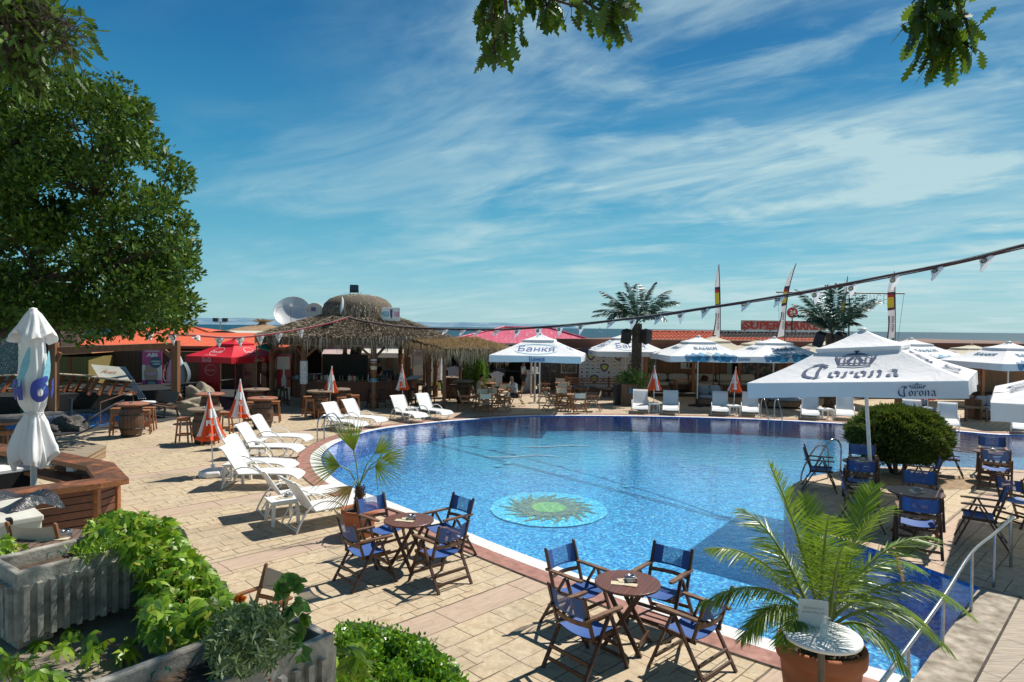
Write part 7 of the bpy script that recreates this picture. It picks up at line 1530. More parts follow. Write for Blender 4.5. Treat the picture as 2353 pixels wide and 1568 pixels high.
# --- closed big white parasol ---
UX,UY=W_(76,10.3),10.3
t=thing('closed_white_parasol','tall closed white parasol tied in the middle, printed with blue letters','parasol',(UX,UY,0)); MB().tube([(0,0,0),(0,0,3.7)],.045,14).build('pole',pm('grey_white_pole',(.6,.6,.58),None,4,.4),t)
k_=10.3/1522
def zz_(v): return Z_(76,v,UY)
prof=[(755,.14),(790,.17),(830,.19),(870,.205),(905,.20),(930,.16),(944,.115),(949,.10),(954,.11),(970,.16),(1000,.22),(1030,.28),(1052,.29),(1064,.25)]
def folded(prof,ph,amp,tw,n=96,sub=4):
    P=[(zz_(v),r) for v,r in prof]; Q=[]
    for (z0,r0),(z1,r1) in zip(P,P[1:]):
        for i in range(sub): f=i/sub; Q.append((z0+(z1-z0)*f,r0+(r1-r0)*f))
    Q.append(P[-1]); m=MB(); N=len(Q)
    def pt(j,i):
        z,r=Q[j]; f=j/(N-1); a=2*PI*i/n; g=amp*(min(1,.35+f*1.0)); rr=r*(1+g*1.3*(1-2*abs(math.sin(2*a+ph+tw*f)))+.7*g*(1-2*abs(math.sin(4.5*a+2*ph-2*tw*f)))*1.0+.3*g*math.sin(15*a+5*f)); dz=(.07*math.sin(3*a+ph)+.05*math.sin(5*a))*max(0,(f-.8)*5); return V((rr*math.cos(a),rr*math.sin(a)*.9,z+dz))
    m.add([pt(j,i) for j in range(N) for i in range(n)],[(j*n+i,(j+1)*n+i,(j+1)*n+(i+1)%n,j*n+(i+1)%n) for j in range(N-1) for i in range(n)],0,True); return m,Q
BWC=fabric('big_parasol_canvas',(.80,.80,.80),(.72,.73,.74),.35,.8,.12)
m,Q=folded(prof,.6,.20,1.6); cn=m.build('canopy',BWC,t)
m,_=folded([(712,.05),(722,.10),(745,.18),(765,.25),(776,.285)],1.9,.17,.3,64); m.build('vent_flap',BWC,cn); MB().lathe([(.05,-.02),(.055,.02),(.0,.035)],14,0,(0,0,zz_(712))).build('finial',WPLAST,t)
MB().lathe([(.13,-.012),(.137,0),(.13,.012)],24,0,(0,0,zz_(949)),cap=False).build('tie_strap',plain('strap',(.6,.6,.6),.6),cn)
m=MB(); fd=V((-UX,-UY,0)).normalized(); base_a=math.atan2(fd.y,fd.x)
def rad_at(z,a):
    for (z0,r0),(z1,r1) in zip(Q,Q[1:]):
        if z1<=z<=z0: r=r0+(r1-r0)*(z0-z)/max(1e-6,z0-z1); break
    else: r=.25
    return r*1.30+.004
def wrap(pts2,fs,a0,zc,mi,k=1.0):
    m.add([V((rad_at(zc+y,0)*math.cos(base_a+a0+x/.27),rad_at(zc+y,0)*math.sin(base_a+a0+x/.27)*.92,zc+y)) for x,y in pts2],fs,mi)
for ch,a0,h_,w_ in(('б',.30,.40,.27),('а',1.5,.32,.26),('я',-1.1,.32,.26)):
    vs,fs,bb=glyphs(ch,.05); sx=w_/(bb[1]-bb[0]); sy=h_/(bb[3]-bb[2]); wrap([((x-(bb[0]+bb[1])/2)*sx,(y-(bb[2]+bb[3])/2)*sy) for x,y in vs],fs,a0,zz_(893),0)
for a0,zc in((.75,zz_(850)),(-.5,zz_(840))):
    q=[(-.10+.16*(i/6)**2,-.30+.6*i/6) for i in range(7)]; q2=[(x+.02+.10*math.sin(PI*i/6),y-.02) for i,(x,y) in enumerate(q)]; vs=q+q2; wrap(vs,[(i,i+7,i+8,i+1) for i in range(6)],a0,zc,1)
m.build('lettering',[plain('deep_blue_print',(.03,.06,.35),.6),plain('aqua_print',(.20,.50,.60),.6)],cn)
MB().box((0,0,.05),(.9,.9,.1)).build('foot',BLACK,t)
# --- left bar counter ---
_s=NT('worn_counter_top'); _n=_s.noise(_s.coord(),2.6,7,.8,.68); _g=_s.noise(_s.coord((1.2,14,14)),2.5,5,.4); _gm=_s.n('NewGeometry'); _sx=_s.n('SeparateXYZ'); _s.l(_gm.outputs['Normal'],_sx.inputs[0]); _t=_s.ramp(_n,[(.36,(.065,.038,.028)),(.50,(.13,.06,.035)),(.62,(.30,.105,.045)),(.75,(.20,.15,.12))]); _e=_s.ramp(_g,[(.3,(.20,.07,.025)),(.7,(.42,.17,.06))]); _s.set(Base_Color=_s.mix(_s.math('GREATER_THAN',_sx.outputs[2],.6),_e,_t),Roughness=.5); _s.bump(_s.math('ADD',_n,_g),.5,.01); WCT=_s.m; ct=thing('bar_counter','worn orange brown wooden bar counter with angled corner in the left foreground','bar counter',(0,0,0))
zc=1.13
def cp(l,z=zc): return [G(u,v,z) for u,v in l]
S1p=cp([(-120,1156),(229.6,1111.6),(218,1099),(0,1125.5),(-120,1140)]); S2p=cp([(229.6,1111.6),(297,1100),(261,1063),(198,1071.7),(218,1099)]); S3p=cp([(198,1071.7),(261,1063),(132,1037.5),(30,1022),(-120,1010),(-120,1024),(50,1043),(119,1055.7)])
for n_,P in(('front_board',S1p),('corner_board',S2p),('back_board',S3p)): MB().prism(P,zc-.085,zc).build(n_,WCT,ct,.008)
lowp=[G(*KX(x,y),.86) for x,y in((205,722),(480,682),(1010,795),(1035,838),(770,885),(740,852))]; MB().prism(lowp,.80,.86).build('inner_shelf',WCT,ct,.006)
wl=[S1p[0].lerp(S1p[4],.35),S1p[1].lerp(S1p[2],.45)+V((-.02,0,0)),S2p[1].lerp(S2p[3],.28),S2p[2].lerp(S2p[3],.3),S3p[2].lerp(S3p[7],.3)]
m=MB()
for k in range(9):
    z0=.02+k*.115; 
    for a,b in((wl[0],wl[1]),(wl[1],wl[2]),(wl[2],wl[3]),(wl[3],wl[4])): m.beam(V((a.x,a.y,z0+.05)),V((b.x,b.y,z0+.05)),.05,.098)
m.build('cladding',wood('cladding_brown',(.20,.075,.04),(.11,.045,.028),3,0,.55,.3),ct)
for p in(wl[1],wl[2]): MB().box((p.x,p.y,.52),(.09,.09,1.04)).build('post',WCT,ct)
MB().prism([V((p.x,p.y)) for p in(wl[0]+V((0,.1,0)),wl[1]+V((-.1,.1,0)),wl[2]+V((-.1,0,0)),wl[3]+V((-.1,-.1,0)),wl[4]+V((0,-.1,0)),S3p[4])],.0,.02).build('floor',plain('bar_floor',(.03,.025,.02),.9),ct)
t_=[G(*KX(x,y),.92) for x,y in((-60,662),(395,640),(395,688),(-60,752))]; MB().prism(t_,.87,.92).build('white_shelf',WPLAST,ct); MB().prism([p+V((0,-.02,0)) for p in t_],.0,.86).build('cabinet',DINT,ct)
for x,y in((630,640),(900,700)): q=G(*KX(x,y),.98); MB().box((q.x,q.y,.98),(.13,.1,.1)).build('bracket',WPLAST,ct)
q=G(*KX(85,900),.45); t=MB().lathe([(.045,0),(.045,.2),(.018,.28),(.018,.34),(0,.34)],12).build('bottle',glassy('blue_green_bottle',(.03,.12,.10),.95)); t.location=(q.x,q.y,.35); tag(t,'dark green bottle standing inside the left bar counter','bottle')
# --- terrace with cream chairs, chest and tarp ---
TER=pm('terrace_stone',(.33,.29,.22),(.2,.17,.13),3,.9,.4); ZT=.64
mb=MB(); mb.prism([(-12,5.5),(-4.1,5.5),(-4.4,8.9),(-12,9.0)],.0,ZT); struct(mb.build('terrace',TER))
place(PC,W_(122,7.05),7.05,92,'cream canvas chair with its back to the camera above the left concrete planter',ZT); q=G(640,1313,.9); place(PC,q.x-.20,q.y-.20,228,'single cream canvas chair showing above the orange marigolds')
c=G(112,1240,ZT+.73); t2=thing('slat_table','round grey slatted table behind the left concrete planter','table',(c.x,c.y,ZT),.3); MB().lathe([(.36,.70),(.37,.705),(.37,.725),(.36,.73)],40,0,smooth=False).build('tabletop',planks('grey_slats',(.22,.14,.10),(.15,.1,.075),.07,0,.6,.08,1),t2)
for s_ in(-1,1): MB().beam((s_*.2,-.15,.7),(-s_*.2,-.2,0),.03,.04).build('leg',DW2,t2); MB().beam((s_*.2,.15,.7),(-s_*.2,.2,0),.03,.04).build('leg',DW2,t2)
leaflets(c.x+.05,c.y+.05,ZT+.731,.3,'the grey slatted table behind the left planter')
q=[G(108,1142,1.38),G(161,1181,1.38)]; ax=(q[1]-q[0]); c=q[1]-ax*.5+V((-.8,-.6,0)); t=thing('chest','pale plastic chest with metal clasps beside the slatted bar front','chest',(c.x,c.y,ZT),math.atan2(ax.y,ax.x)); w_=ax.length; MB().box((0,0,.34),(w_,1.5,.68)).build('body',pm('chest_cream',(.68,.67,.56),(.6,.59,.5),2,.4,.05),t,.02); MB().box((0,0,.705),(w_+.03,1.53,.07)).build('lid',pm('chest_lid',(.72,.71,.62),None,2,.4,.05),t,.015)
for y in(.45,-.2): MB().box((w_/2-.04,y,.72),(.12,.05,.06)).build('clasp',BLACK,t)
TARP=NT('black_tarp'); f=TARP.noise(TARP.coord(),3.2,5,1.5); TARP.set(Base_Color=(.03,.031,.036),Roughness=.32); TARP.bump(f,.8,.12)
m=MB(); m.sheet(lambda u,v:V((W_(-60,7.9)+ (W_(78,7.9)-W_(-60,7.9))*u,7.3+1.15*v,1.40-.10*max(0,u-.85)*6+.06*math.sin(u*7+v*3)+.05*math.sin(v*9-u*4)-(.75*max(0,.25-v)*4*.9))),24,16); o=m.build('black_tarp',TARP.m); tag(o,'creased black tarp lying over the pale chest at the left edge','tarp')
# --- ledge, concrete planters ---
LEDGE=pm('ledge_stone',(.36,.30,.22),(.20,.17,.13),3.5,.95,.6,bd=.03,detail=9); mb=MB(); zl=1.60; mb.prism([(-6,2.0),(-.75,2.0),(-.62,2.9),(-1.35,4.15),(-2.3,5.0),(-6,5.1)],.0,zl); struct(mb.build('stone_ledge',LEDGE))
CN=NT('old_concrete'); v=CN.coord(); n1=CN.noise(v,7,8,.4,.7); n2=CN.noise(v,9,5,.2,.6); n3=CN.noise(CN.coord(loc=(4,3,1)),6,4); col=CN.ramp(n1,[(.3,(.12,.115,.10)),(.5,(.33,.31,.265)),(.68,(.52,.49,.43))]); col=CN.mix(CN.rng(n2,.655,.67),col,(.26,.09,.06)); col=CN.mix(CN.rng(n3,.70,.71),col,(.02,.22,.13)); CN.set(Base_Color=col,Roughness=.95); CN.bump(n1,.9,.012); CONC=CN.m
SOIL=pm('dry_soil',(.10,.065,.04),(.04,.028,.02),14,1,.8)
def trough(label,p0,dirx,L,z,width=.44,hh=.42):
    """p0 = rim corner; dirx = along the long side; body extends to the left of dirx"""
    d=V((dirx[0],dirx[1],0)).normalized(); t=thing('concrete_planter',label,'planter',(p0[0],p0[1],z-hh-.06),math.atan2(d.y,d.x)); H=hh+.06; W=width; th=.05
    m=MB(); m.box((L/2,th/2,.06+hh/2+.0),(L-.0,th,hh)).box((L/2,W-th/2,.06+hh/2),(L,th,hh)).box((th/2,W/2,.06+hh/2),(th,W-2*th,hh)).box((L-th/2,W/2,.06+hh/2),(th,W-2*th,hh)).box((L/2,W/2,.09),(L-2*th,W-2*th,.06))
    m.box((.12,W/2,.03),(.2,W-.06,.06)).box((L-.12,W/2,.03),(.2,W-.06,.06)); m.build('trough',CONC,t,.012)
    m=MB(); n=int(L/.072)
    for yy,s_ in((0,-1),(W,1)):
        for i in range(n): x=.05+i*.072; m.beam((x,yy+s_*.010,.062),(x,yy+s_*.014,H-.085),.030,.046)
    for xx,s_ in((0,-1),(L,1)):
        for i in range(int(W/.072)): y=.05+i*.072; m.beam((xx+s_*.010,y,.062),(xx+s_*.014,y,H-.085),.046,.030,0,(1,0,0))
    m.build('fluting',CONC,t); MB().box((L/2,W/2,H-.12),(L-2*th,W-2*th,.06)).build('soil',SOIL,t); return t
t1=trough('fluted grey concrete planter at the left edge with vines over its end',(-2.95,3.92),(.57,.82),.98,2.10); 
t2_=trough('dark fluted concrete planter with marigolds cut by the bottom edge',(-.84-.62,3.2-.79),(.52,.67),1.0,2.10)
# =============== VEGETATION ===============
def strips(name,P,A,B,prof,mats,parent=None,droop=0.0,N=None):
    """leaves as strips of quads: prof = half widths along the midrib"""
    n=len(P); K=len(prof); ts=np.linspace(0,1,K); vs=np.zeros((n,K,2,3)); 
    for k in range(K):
        c=P+A*ts[k]+np.array([0,0,-1])*droop*np.linalg.norm(A,axis=1,keepdims=True)*ts[k]**2; vs[:,k,0]=c-B*prof[k]; vs[:,k,1]=c+B*prof[k]
    vs=vs.reshape(-1,3); q=[]
    base=np.arange(n)[:,None]*(2*K)
    F=np.concatenate([np.stack([base[:,0]+2*k,base[:,0]+2*k+1,base[:,0]+2*k+3,base[:,0]+2*k+2],1)[:,None] for k in range(K-1)],1).reshape(-1,4)
    me=bpy.data.meshes.new(name); me.vertices.add(len(vs)); me.vertices.foreach_set('co',vs.astype(np.float32).ravel()); nf=len(F); me.loops.add(4*nf); me.loops.foreach_set('vertex_index',F.astype(np.int32).ravel()); me.polygons.add(nf); me.polygons.foreach_set('loop_start',np.arange(0,4*nf,4,dtype=np.int32)); me.polygons.foreach_set('loop_total',np.full(nf,4,dtype=np.int32)); me.materials.append(mats); me.update(); me.validate()
    o=bpy.data.objects.new(name,me); COL.objects.link(o)
    if parent is not None: o.parent=parent
    return o
OAKP=[.08,.55,.22,.85,.35,1.05,.42,1.0,.38,.75,.25,.02]
def inpoly(u,v,poly):
    c=False; j=len(poly)-1
    for i in range(len(poly)):
        a=poly[i];b=poly[j]
        if (a[1]>v)!=(b[1]>v) and u<(b[0]-a[0])*(v-a[1])/(b[1]-a[1])+a[0]: c=not c
        j=i
    return c
def samp(poly,n,Y0,Y1,seed=1,hole=None):
    rr=random.Random(seed); us=[p[0] for p in poly]; vs=[p[1] for p in poly]; out=[]
    while len(out)<n:
        u=rr.uniform(min(us),max(us)); v=rr.uniform(min(vs),max(vs))
        if inpoly(u,v,poly) and not(hole and any(inpoly(u,v,h) for h in hole)): out.append(D(u,v,rr.uniform(Y0,Y1)))
    return out
OAKL=island('oak_leaf',[(0,(.014,.040,.006)),(.35,(.030,.078,.010)),(.65,(.055,.122,.014)),(.88,(.085,.17,.020)),(1,(.14,.22,.045))],.5,.16,.28)
BARK=pm('oak_bark',(.09,.06,.042),(.04,.028,.02),8,.95,.8)
crownp=[(-60,130),(40,170),(72,165),(88,148),(125,150),(132,182),(160,182),(215,178),(262,182),(280,208),(300,238),(330,248),(335,270),(348,300),(368,322),(376,362),(376,392),(412,392),(424,428),(396,440),(420,490),(426,530),(420,600),(438,630),(424,680),(420,730),(395,770),(350,775),(330,745),(300,765),(240,775),(215,788),(150,745),(60,760),(-60,790)]
holes=[[(150,470),(190,475),(185,500),(140,495)],[(110,590),(170,600),(185,650),(120,640)],[(215,660),(262,690),(270,760),(250,745),(225,705)],[(60,215),(90,230),(80,270),(55,250)],[(175,285),(215,290),(205,320),(170,310)],[(300,395),(330,400),(325,425),(300,420)]]
oak=thing('oak_tree','big dark green oak crown filling the left side of the photo','tree',(W_(-260,20.5),20.5,0))
oo=V(oak.location); ce=samp(crownp,420,18.2,22.8,4,holes)
P=[];A=[];B=[]
for c in ce:
    r=rnd.uniform(.30,.62); n=int(125*(r/.5)**2); d=rdir(n); p=np.array(c-oo)+d*r*npr.random((n,1))**.35*np.array([1,1,.75]); a=d*.8+np.array([.15,-.2,.25])+npr.normal(size=(n,3))*.45; a/=np.linalg.norm(a,axis=1,keepdims=True); P.append(p);A.append(a*npr.uniform(.14,.25,(n,1)));B.append(facing(a,d+np.array([.1,-.1,.45]),.4)*npr.uniform(.035,.06,(n,1)))
# protruding twigs along the silhouette
for (u,v) in ((268,180),(300,200),(330,243),(348,295),(365,318),(385,362),(425,390),(432,420),(430,500),(440,520),(440,590),(456,622),(436,690),(436,738),(80,150),(120,150),(215,180),(62,170)):
    c=D(u-4,v+4,20); n=70; d=rdir(n); p=np.array(c-oo)+d*.22*npr.random((n,1))**.4; a=d+npr.normal(size=(n,3))*.3; a/=np.linalg.norm(a,axis=1,keepdims=True); P.append(p);A.append(a*npr.uniform(.10,.17,(n,1)));B.append(perp(a)*.04)
crown=quads('crown',np.concatenate(P),np.concatenate(A),np.concatenate(B),OAKL,oak)
m=MB(); m.tube([(0,0,0),(.1,0,2),(.5,0,4),(1.2,0,6.2)],[.55,.42,.36,.2],12)
limbs=[[(.2,0,2.6),(2.6,-.3,4.3),(5.4,-.8,4.9),(7.0,-.6,5.2)],[(.5,0,4),(2.6,.4,5.6),(5,.3,6.8),(6.5,0,7.4)],[(1.2,0,6.2),(2.6,-.4,7.6),(4.4,-.5,9.0)],[(.1,0,2.2),(2.4,.5,3.1),(5.0,.8,3.5),(7.4,.6,3.9)],[(.5,0,4.5),(1.5,-.6,6.8),(2.3,-.6,8.8)]]
for l in limbs: m.tube(smooth_loop([V(p) for p in l],3,False),[.2*(1-.8*i/(3*(len(l)-1))) for i in range(3*(len(l)-1)+1)],8)
for c in ce[::4]:
    c2=c-oo; l=limbs[rnd.randrange(5)]; b_=min((V(q) for l in limbs for q in l),key=lambda q:(q-c2).length); m.tube([b_,(b_+c2)/2+V((0,0,.15)),c2],[.05,.03,.012],5)
m.build('trunk',BARK,oak)
def leafbranch(name,label,twigs,nl,L,W,mat,seed,hang=.7,spread=.12,bark=BARK,trim=1):
    """twigs: polylines of world points with foliage around them"""
    rr=np.random.default_rng(seed); o=V(twigs[0][0]); t=thing(name,label,'branch',o); m=MB(); P=[];A=[]
    for tw in twigs:
        T=smooth_loop([V(p)-o for p in tw],4,False); m.tube(T,[.012*(1-.7*i/len(T))*(L/.12) for i in range(len(T))],6)
        k=int(nl/len(twigs))
        for _ in range(k):
            f=rr.random()**.8*(len(T)-1.001); i=int(f); b=T[i].lerp(T[i+1],f-i); off=V(rr.normal(size=3)*spread*(.4+.6*f/len(T)));off.z-=spread*.3; d=(T[i+1]-T[i]).normalized()
            a=(V(rr.normal(size=3))*.55+off.normalized()*.6+d*.5+V((0,0,-hang))).normalized(); P.append(b+off*.8); A.append(a*L*rr.uniform(.65,1.15)); m.tube([b,b+off*.8],.002*(L/.1),4,cap=False)
    P=np.array(P);A=np.array(A); Bv=perp(A/np.linalg.norm(A,axis=1,keepdims=True)); f=strips('foliage',P,A,Bv*W*rr.uniform(.8,1.2,(len(P),1)),OAKP,mat,t,.12); m.build('twig',bark,t); return t
OAK2=island('near_oak_leaf',[(0,(.012,.035,.006)),(.4,(.022,.06,.010)),(.8,(.05,.11,.015)),(1,(.10,.17,.03))],.35,.40,.5,(.22,.36,.02))
Y=3.6
leafbranch('oak_branch','leafy oak branch hanging into the middle of the sky from the top edge',[[D(1140,-60,Y),D(1130,20,Y),D(1136,80,Y),D(1135,135,Y-.05)],[D(1150,-40,Y),D(1115,10,Y+.1),D(1112,60,Y)],[D(1150,-50,Y),D(1165,30,Y-.1),D(1160,100,Y)],[D(1180,-60,Y),D(1215,-15,Y),D(1290,5,Y-.1),D(1350,25,Y)],[D(1250,-60,Y+.1),D(1340,0,Y),D(1395,35,Y),D(1425,60,Y)],[D(1330,-70,Y),D(1390,-10,Y),D(1420,10,Y)],[D(1180,-40,Y),D(1240,-10,Y),D(1260,15,Y)]],200,.125,.031,OAK2,5,.75,.045)
leafbranch('oak_branch','leafy oak branch hanging from the top edge on the right',[[D(2165,-60,Y),D(2170,20,Y),D(2160,80,Y),D(2140,140,Y)],[D(2150,-50,Y),D(2110,20,Y),D(2105,50,Y)],[D(2180,-50,Y),D(2205,20,Y),D(2222,60,Y),D(2215,115,Y)],[D(2170,-40,Y),D(2180,60,Y),D(2190,115,Y)],[D(2160,-40,Y),D(2130,60,Y),D(2125,85,Y)]],160,.125,.033,OAK2,8,.75,.05)
YB=7.6; tb=[]
for (u,v) in ((180,62),(165,105),(140,95),(120,25),(150,50),(70,10),(100,130),(60,140),(30,120),(20,60),(60,70),(100,70),(10,20),(50,160),(110,50),(20,150),(75,110),(135,70),(10,100),(40,90),(5,40),(80,40),(45,35),(25,120)): tb.append([D(-90,rnd.uniform(-60,90),YB+.5),D((u-90)*.4,v*.55+rnd.uniform(-15,15),YB+.2),D(u,v,YB+rnd.uniform(-.5,.5))])
leafbranch('oak_branch','sunlit near oak branch in the top left corner',tb,3000,.16,.032,OAKL,9,.1,.24)
# round bush on the peninsula
BUSHM=island('bush_leaf',[(0,(.007,.020,.006)),(.4,(.017,.048,.009)),(.75,(.042,.098,.015)),(.92,(.10,.15,.025)),(1,(.26,.14,.06))],.6,.18,.3)
bc=V((W_(2069,16.6),16.6,1.02)); bs=thing('round_bush','clipped round dark green bush on the peninsula beside the parasol pole','bush',(bc.x,bc.y,0)); n=26000; d=rdir(n); d[:,2]=np.where(d[:,2]<-.75,-d[:,2],d[:,2]); lump=1+.05*np.sin(d[:,[0]]*7+1)*np.sin(d[:,[2]]*6+.5)+.035*np.sin(d[:,[1]]*11)+.03*np.sin(d[:,[0]]*17+d[:,[2]]*13); p=d*np.array([1.13,1.12,.74])*lump*(1-.16*npr.random((n,1))**1.6); p[:,2]+=.95; a=d*.9+npr.normal(size=(n,3))*.5+np.array([0,0,.3]); a/=np.linalg.norm(a,axis=1,keepdims=True); quads('foliage',p,a*npr.uniform(.05,.14,(n,1))*np.where(npr.random((n,1))<.03,1.7,1),facing(a,d,.5)*.016,BUSHM,bs)
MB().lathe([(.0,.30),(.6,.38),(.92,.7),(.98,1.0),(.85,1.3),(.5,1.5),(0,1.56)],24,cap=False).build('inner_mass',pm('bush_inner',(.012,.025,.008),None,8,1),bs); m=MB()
for k in range(5): m.tube([(.1*math.cos(k*1.3),.1*math.sin(k*1.3),0),(.3*math.cos(k*1.3),.3*math.sin(k*1.3),.5)],.05,6)
m.build('trunk',TRK,bs)
q=G(*KM(1600,230)); o=MB().lathe([(1.5,0),(1.3,.02),(.0,.05)],24,0,sy=.6).build('soil_bed',pm('bed_soil',(.36,.25,.14),(.22,.15,.09),8,1,.6)); o.location=(bc.x+.3,bc.y-.6,.004); struct(o)
# terracotta pots
TERRA=pm('terracotta',(.46,.155,.065),(.34,.105,.045),2.2,.75,.12,stretch=(1,1,2.5),detail=7)
def pot(name,label,c,r,h,n=40):
    t=thing(name,label,'plant pot',c); MB().lathe([(r*.66,0),(r*.70,.02),(r*.84,h*.55),(r*.89,h*.74),(r*.90,h*.80),(r*.99,h*.83),(r,h*.86),(r*1.0,h*.97),(r*.97,h),(r*.90,h),(r*.88,h*.93),(r*.87,h*.9)],n,cap=False).build('pot',TERRA,t); MB().lathe([(r*.875,0),(r*.5,.015),(0,.02)],24,0,(0,0,h*.9),cap=False).build('soil',SOIL,t); return t
pot('terracotta_pot','terracotta pot holding the small fan palm by the pool',(W_(829,11.3),11.3,0),.315,.47)
FANL=island('fan_leaf',[(0,(.10,.20,.02)),(.5,(.17,.28,.03)),(.85,(.30,.36,.05)),(1,(.45,.38,.10))],.45,.4,.4,(.35,.45,.04)); FAND=island('dry_fan_leaf',[(0,(.40,.26,.08)),(1,(.58,.44,.16))],.8,.3,.2,(.5,.3,.08))
fp=thing('fan_palm','small fan palm with spiky fans and a shaggy trunk growing in the poolside pot','palm tree',(W_(829,11.3),11.3,.42)); fo=V(fp.location)
tz=Z_(826,1118,11.3)-.42; MB().tube([(0,0,0),(-.015,0,tz*.5),(-.02,0,tz)],[.10,.075,.055],12).build('trunk',TRK,fp)
m=MB()
for k in range(160): a=rnd.random()*6.28; z=rnd.uniform(0,tz); r=.08-.03*z/tz; m.beam((r*math.cos(a),r*math.sin(a),z),((r+.04)*math.cos(a),(r+.04)*math.sin(a),z+.05),.012,.004)
m.build('fibres',TRK,fp)
def fan(cuv,yo,ddir,rad,n,mat,spread=150,flat=.25):
    c=D(*cuv,11.3+yo)-fo; P=[];A=[];B=[]; d=V(ddir).normalized(); side_=d.cross(V((.25,-1,.3))).normalized(); nn=d.cross(side_)
    for i in range(n):
        a=R(-spread+2*spread*i/(n-1))*.5; v_=(d*math.cos(a)+side_*math.sin(a)+nn*(.12*math.cos(i*PI)+.1*math.sin(i*.7))).normalized(); P.append(c);A.append(v_*rad*(.82+.25*math.cos(a))*rnd.uniform(.9,1.05));B.append((v_.cross(nn)).normalized()*rad*rnd.uniform(.011,.017))
    return c,(np.array(P),np.array(A),np.array(B),mat)
fans=[(KI(1725,735),0,(-.22,.0,1),.66,20,FANL,58),(KI(1590,880),-.1,(-1,-.1,.12),.64,22,FANL,95),(KI(1930,760),.25,(.75,.2,.62),.55,16,FANL,70),(KI(1935,880),-.1,(.95,-.1,-.05),.56,22,FANL,150),(KI(1715,1075),-.1,(-.75,-.2,-.55),.6,16,FAND,70),(KI(1990,800),.2,(1,.1,-.02),.55,14,FANL,60)]
crownpt=V((-.02,0,tz)); m=MB()
for k,(cuv,yo,dd,rad,n,mat,spr) in enumerate(fans):
    c,(P,A,B,mt)=fan(cuv,yo,dd,rad,n,mat,spr); strips('fan_leaf',P,A,B,[.5,1,1,.75,.35,.02],mt,fp,.10); m=MB(); mid2=(crownpt+c)/2+V((0,0,.10)); m.tube([crownpt,mid2,c],.011,6); m.build('leaf_stalk',pm('stalk_green',(.25,.33,.08),None,5,.5),fp)
# big foreground palm
BP=V((W_(1901,5.95),5.95,0)); bpz=.78; pot('terracotta_pot','large terracotta pot holding the big feather palm in the right foreground',(BP.x,BP.y,0),.385,bpz,48)
bpalm=thing('feather_palm','big feather palm with arching green fronds growing in the large right pot','palm tree',(BP.x,BP.y,bpz-.1)); FL=island('feather_leaf',[(0,(.045,.11,.012)),(.4,(.10,.20,.018)),(.8,(.19,.31,.03)),(.97,(.32,.38,.05)),(1,(.42,.34,.16))],.35,.38,.55,(.28,.42,.02)); o_=V(bpalm.location)
m0=D(1898,1425,5.95)-o_
MB().lathe([(.13,0),(.15,.1),(.13,.22),(.07,.32),(0,.36)],14).build('trunk',TRK,bpalm)
FR2=[((1770,1070),-.1,.16,46),((1845,1140),.35,.18,40),((2010,1115),.3,.20,46),((1632,1262),-.2,.34,50),((1612,1392),-.35,.42,46),((1703,1470),-.5,.52,40),((2148,1235),.15,.36,50),((2235,1418),.0,.55,54),((2188,1500),-.35,.60,46),((2085,1545),-.5,.70,46),((1795,1480),-.65,.42,34),((1905,1185),-.5,.30,40),((1940,1255),-.75,.30,38),((2040,1165),-.5,.34,42),((1700,1170),.45,.36,40),((1750,1240),.6,.30,34),((2120,1310),.7,.40,40),((1745,1400),.3,.35,30),((2040,1400),.6,.40,34),((2130,1440),.35,.45,34),((1870,1235),.7,.2,34)]
for i,((u,v),dy,dr,nl) in enumerate(FR2):
    tip=D(u,v,5.95+dy)-o_; b=V((rnd.uniform(-.05,.05),rnd.uniform(-.05,.05),.22)); P=[];A=[];B=[]; m=MB(); b2=b+(tip-b)*.02
    frond(P,A,B,m,b2,tip,dr*(tip-b).length*.95,int(nl*1.35)+8,.30,.0058,curl=.28 if dr<.3 else .6,fold=.42 if dr<.3 else .25,start=.2,sweep=.8,tipk=.25)
    f=strips('frond',np.array(P),np.array(A),np.array(B),[.5,1,1,.8,.45,.03],FL,bpalm,.10); m.build('frond_stem',pm('stem_yellow_green',(.22,.27,.06),(.14,.18,.04),5,.5),f)
# dead frond
P=[];A=[];B=[];m=MB(); tp=D(2075,1345,6.3)-o_; frond(P,A,B,m,D(2050,1255,6.3)-o_,tp,.05,14,.10,.008,curl=.9); strips('dry_frond',np.array(P),np.array(A),np.array(B),[.5,1,1,.8,.4,.03],FAND,bpalm,.2)
# white bar table with sign and gel bottle
tx,ty=W_(1902,5.37),5.37; t=thing('white_bar_table','round white bar table on a dark steel post in front of the large pot','table',(tx,ty,0)); MB().lathe([(.285,1.085),(.302,1.09),(.306,1.105),(.302,1.12),(.29,1.125)],64).build('tabletop',WPLAST,t); MB().tube([(0,0,.02),(0,0,1.085)],.028,16).lathe([(.24,0),(.24,.012),(.05,.03)],24).build('stem',pm('dark_steel',(.12,.12,.12),None,4,.3,.02,.9),t)
sp_=D(*KM(893,1185),5.45); t=thing('menu_sign','white acrylic stand sign with two lines of grey writing on the bar table','sign',(sp_.x,5.47,1.126),R(-14)); w_=.232; h_=.225; MB().sheet(lambda u,v:V(((u-.5)*w_,.012*math.sin(u*PI)+.02*v,h_*v)),10,4).sheet(lambda u,v:V(((.5-u)*w_,.012*math.sin(u*PI)+.02*v+.002,h_*v)),10,4).build('sheet',fabric('sign_paper',(.72,.74,.72),None,.02,.4,.25),t); m=MB(); m.text('ДЕЗИНФЕКТАНТ',(0,.0235-.008,h_*.70),(1,0,0),(0,.09,1),w=w_*.68,h=.018,m=0,lift=.008); m.text('ANTIBACTERIAL GEL',(0,.016,h_*.55),(1,0,0),(0,.09,1),w=w_*.76,h=.015,m=0,lift=.008); m.build('lettering',plain('grey_ink',(.2,.2,.2),.6),t)
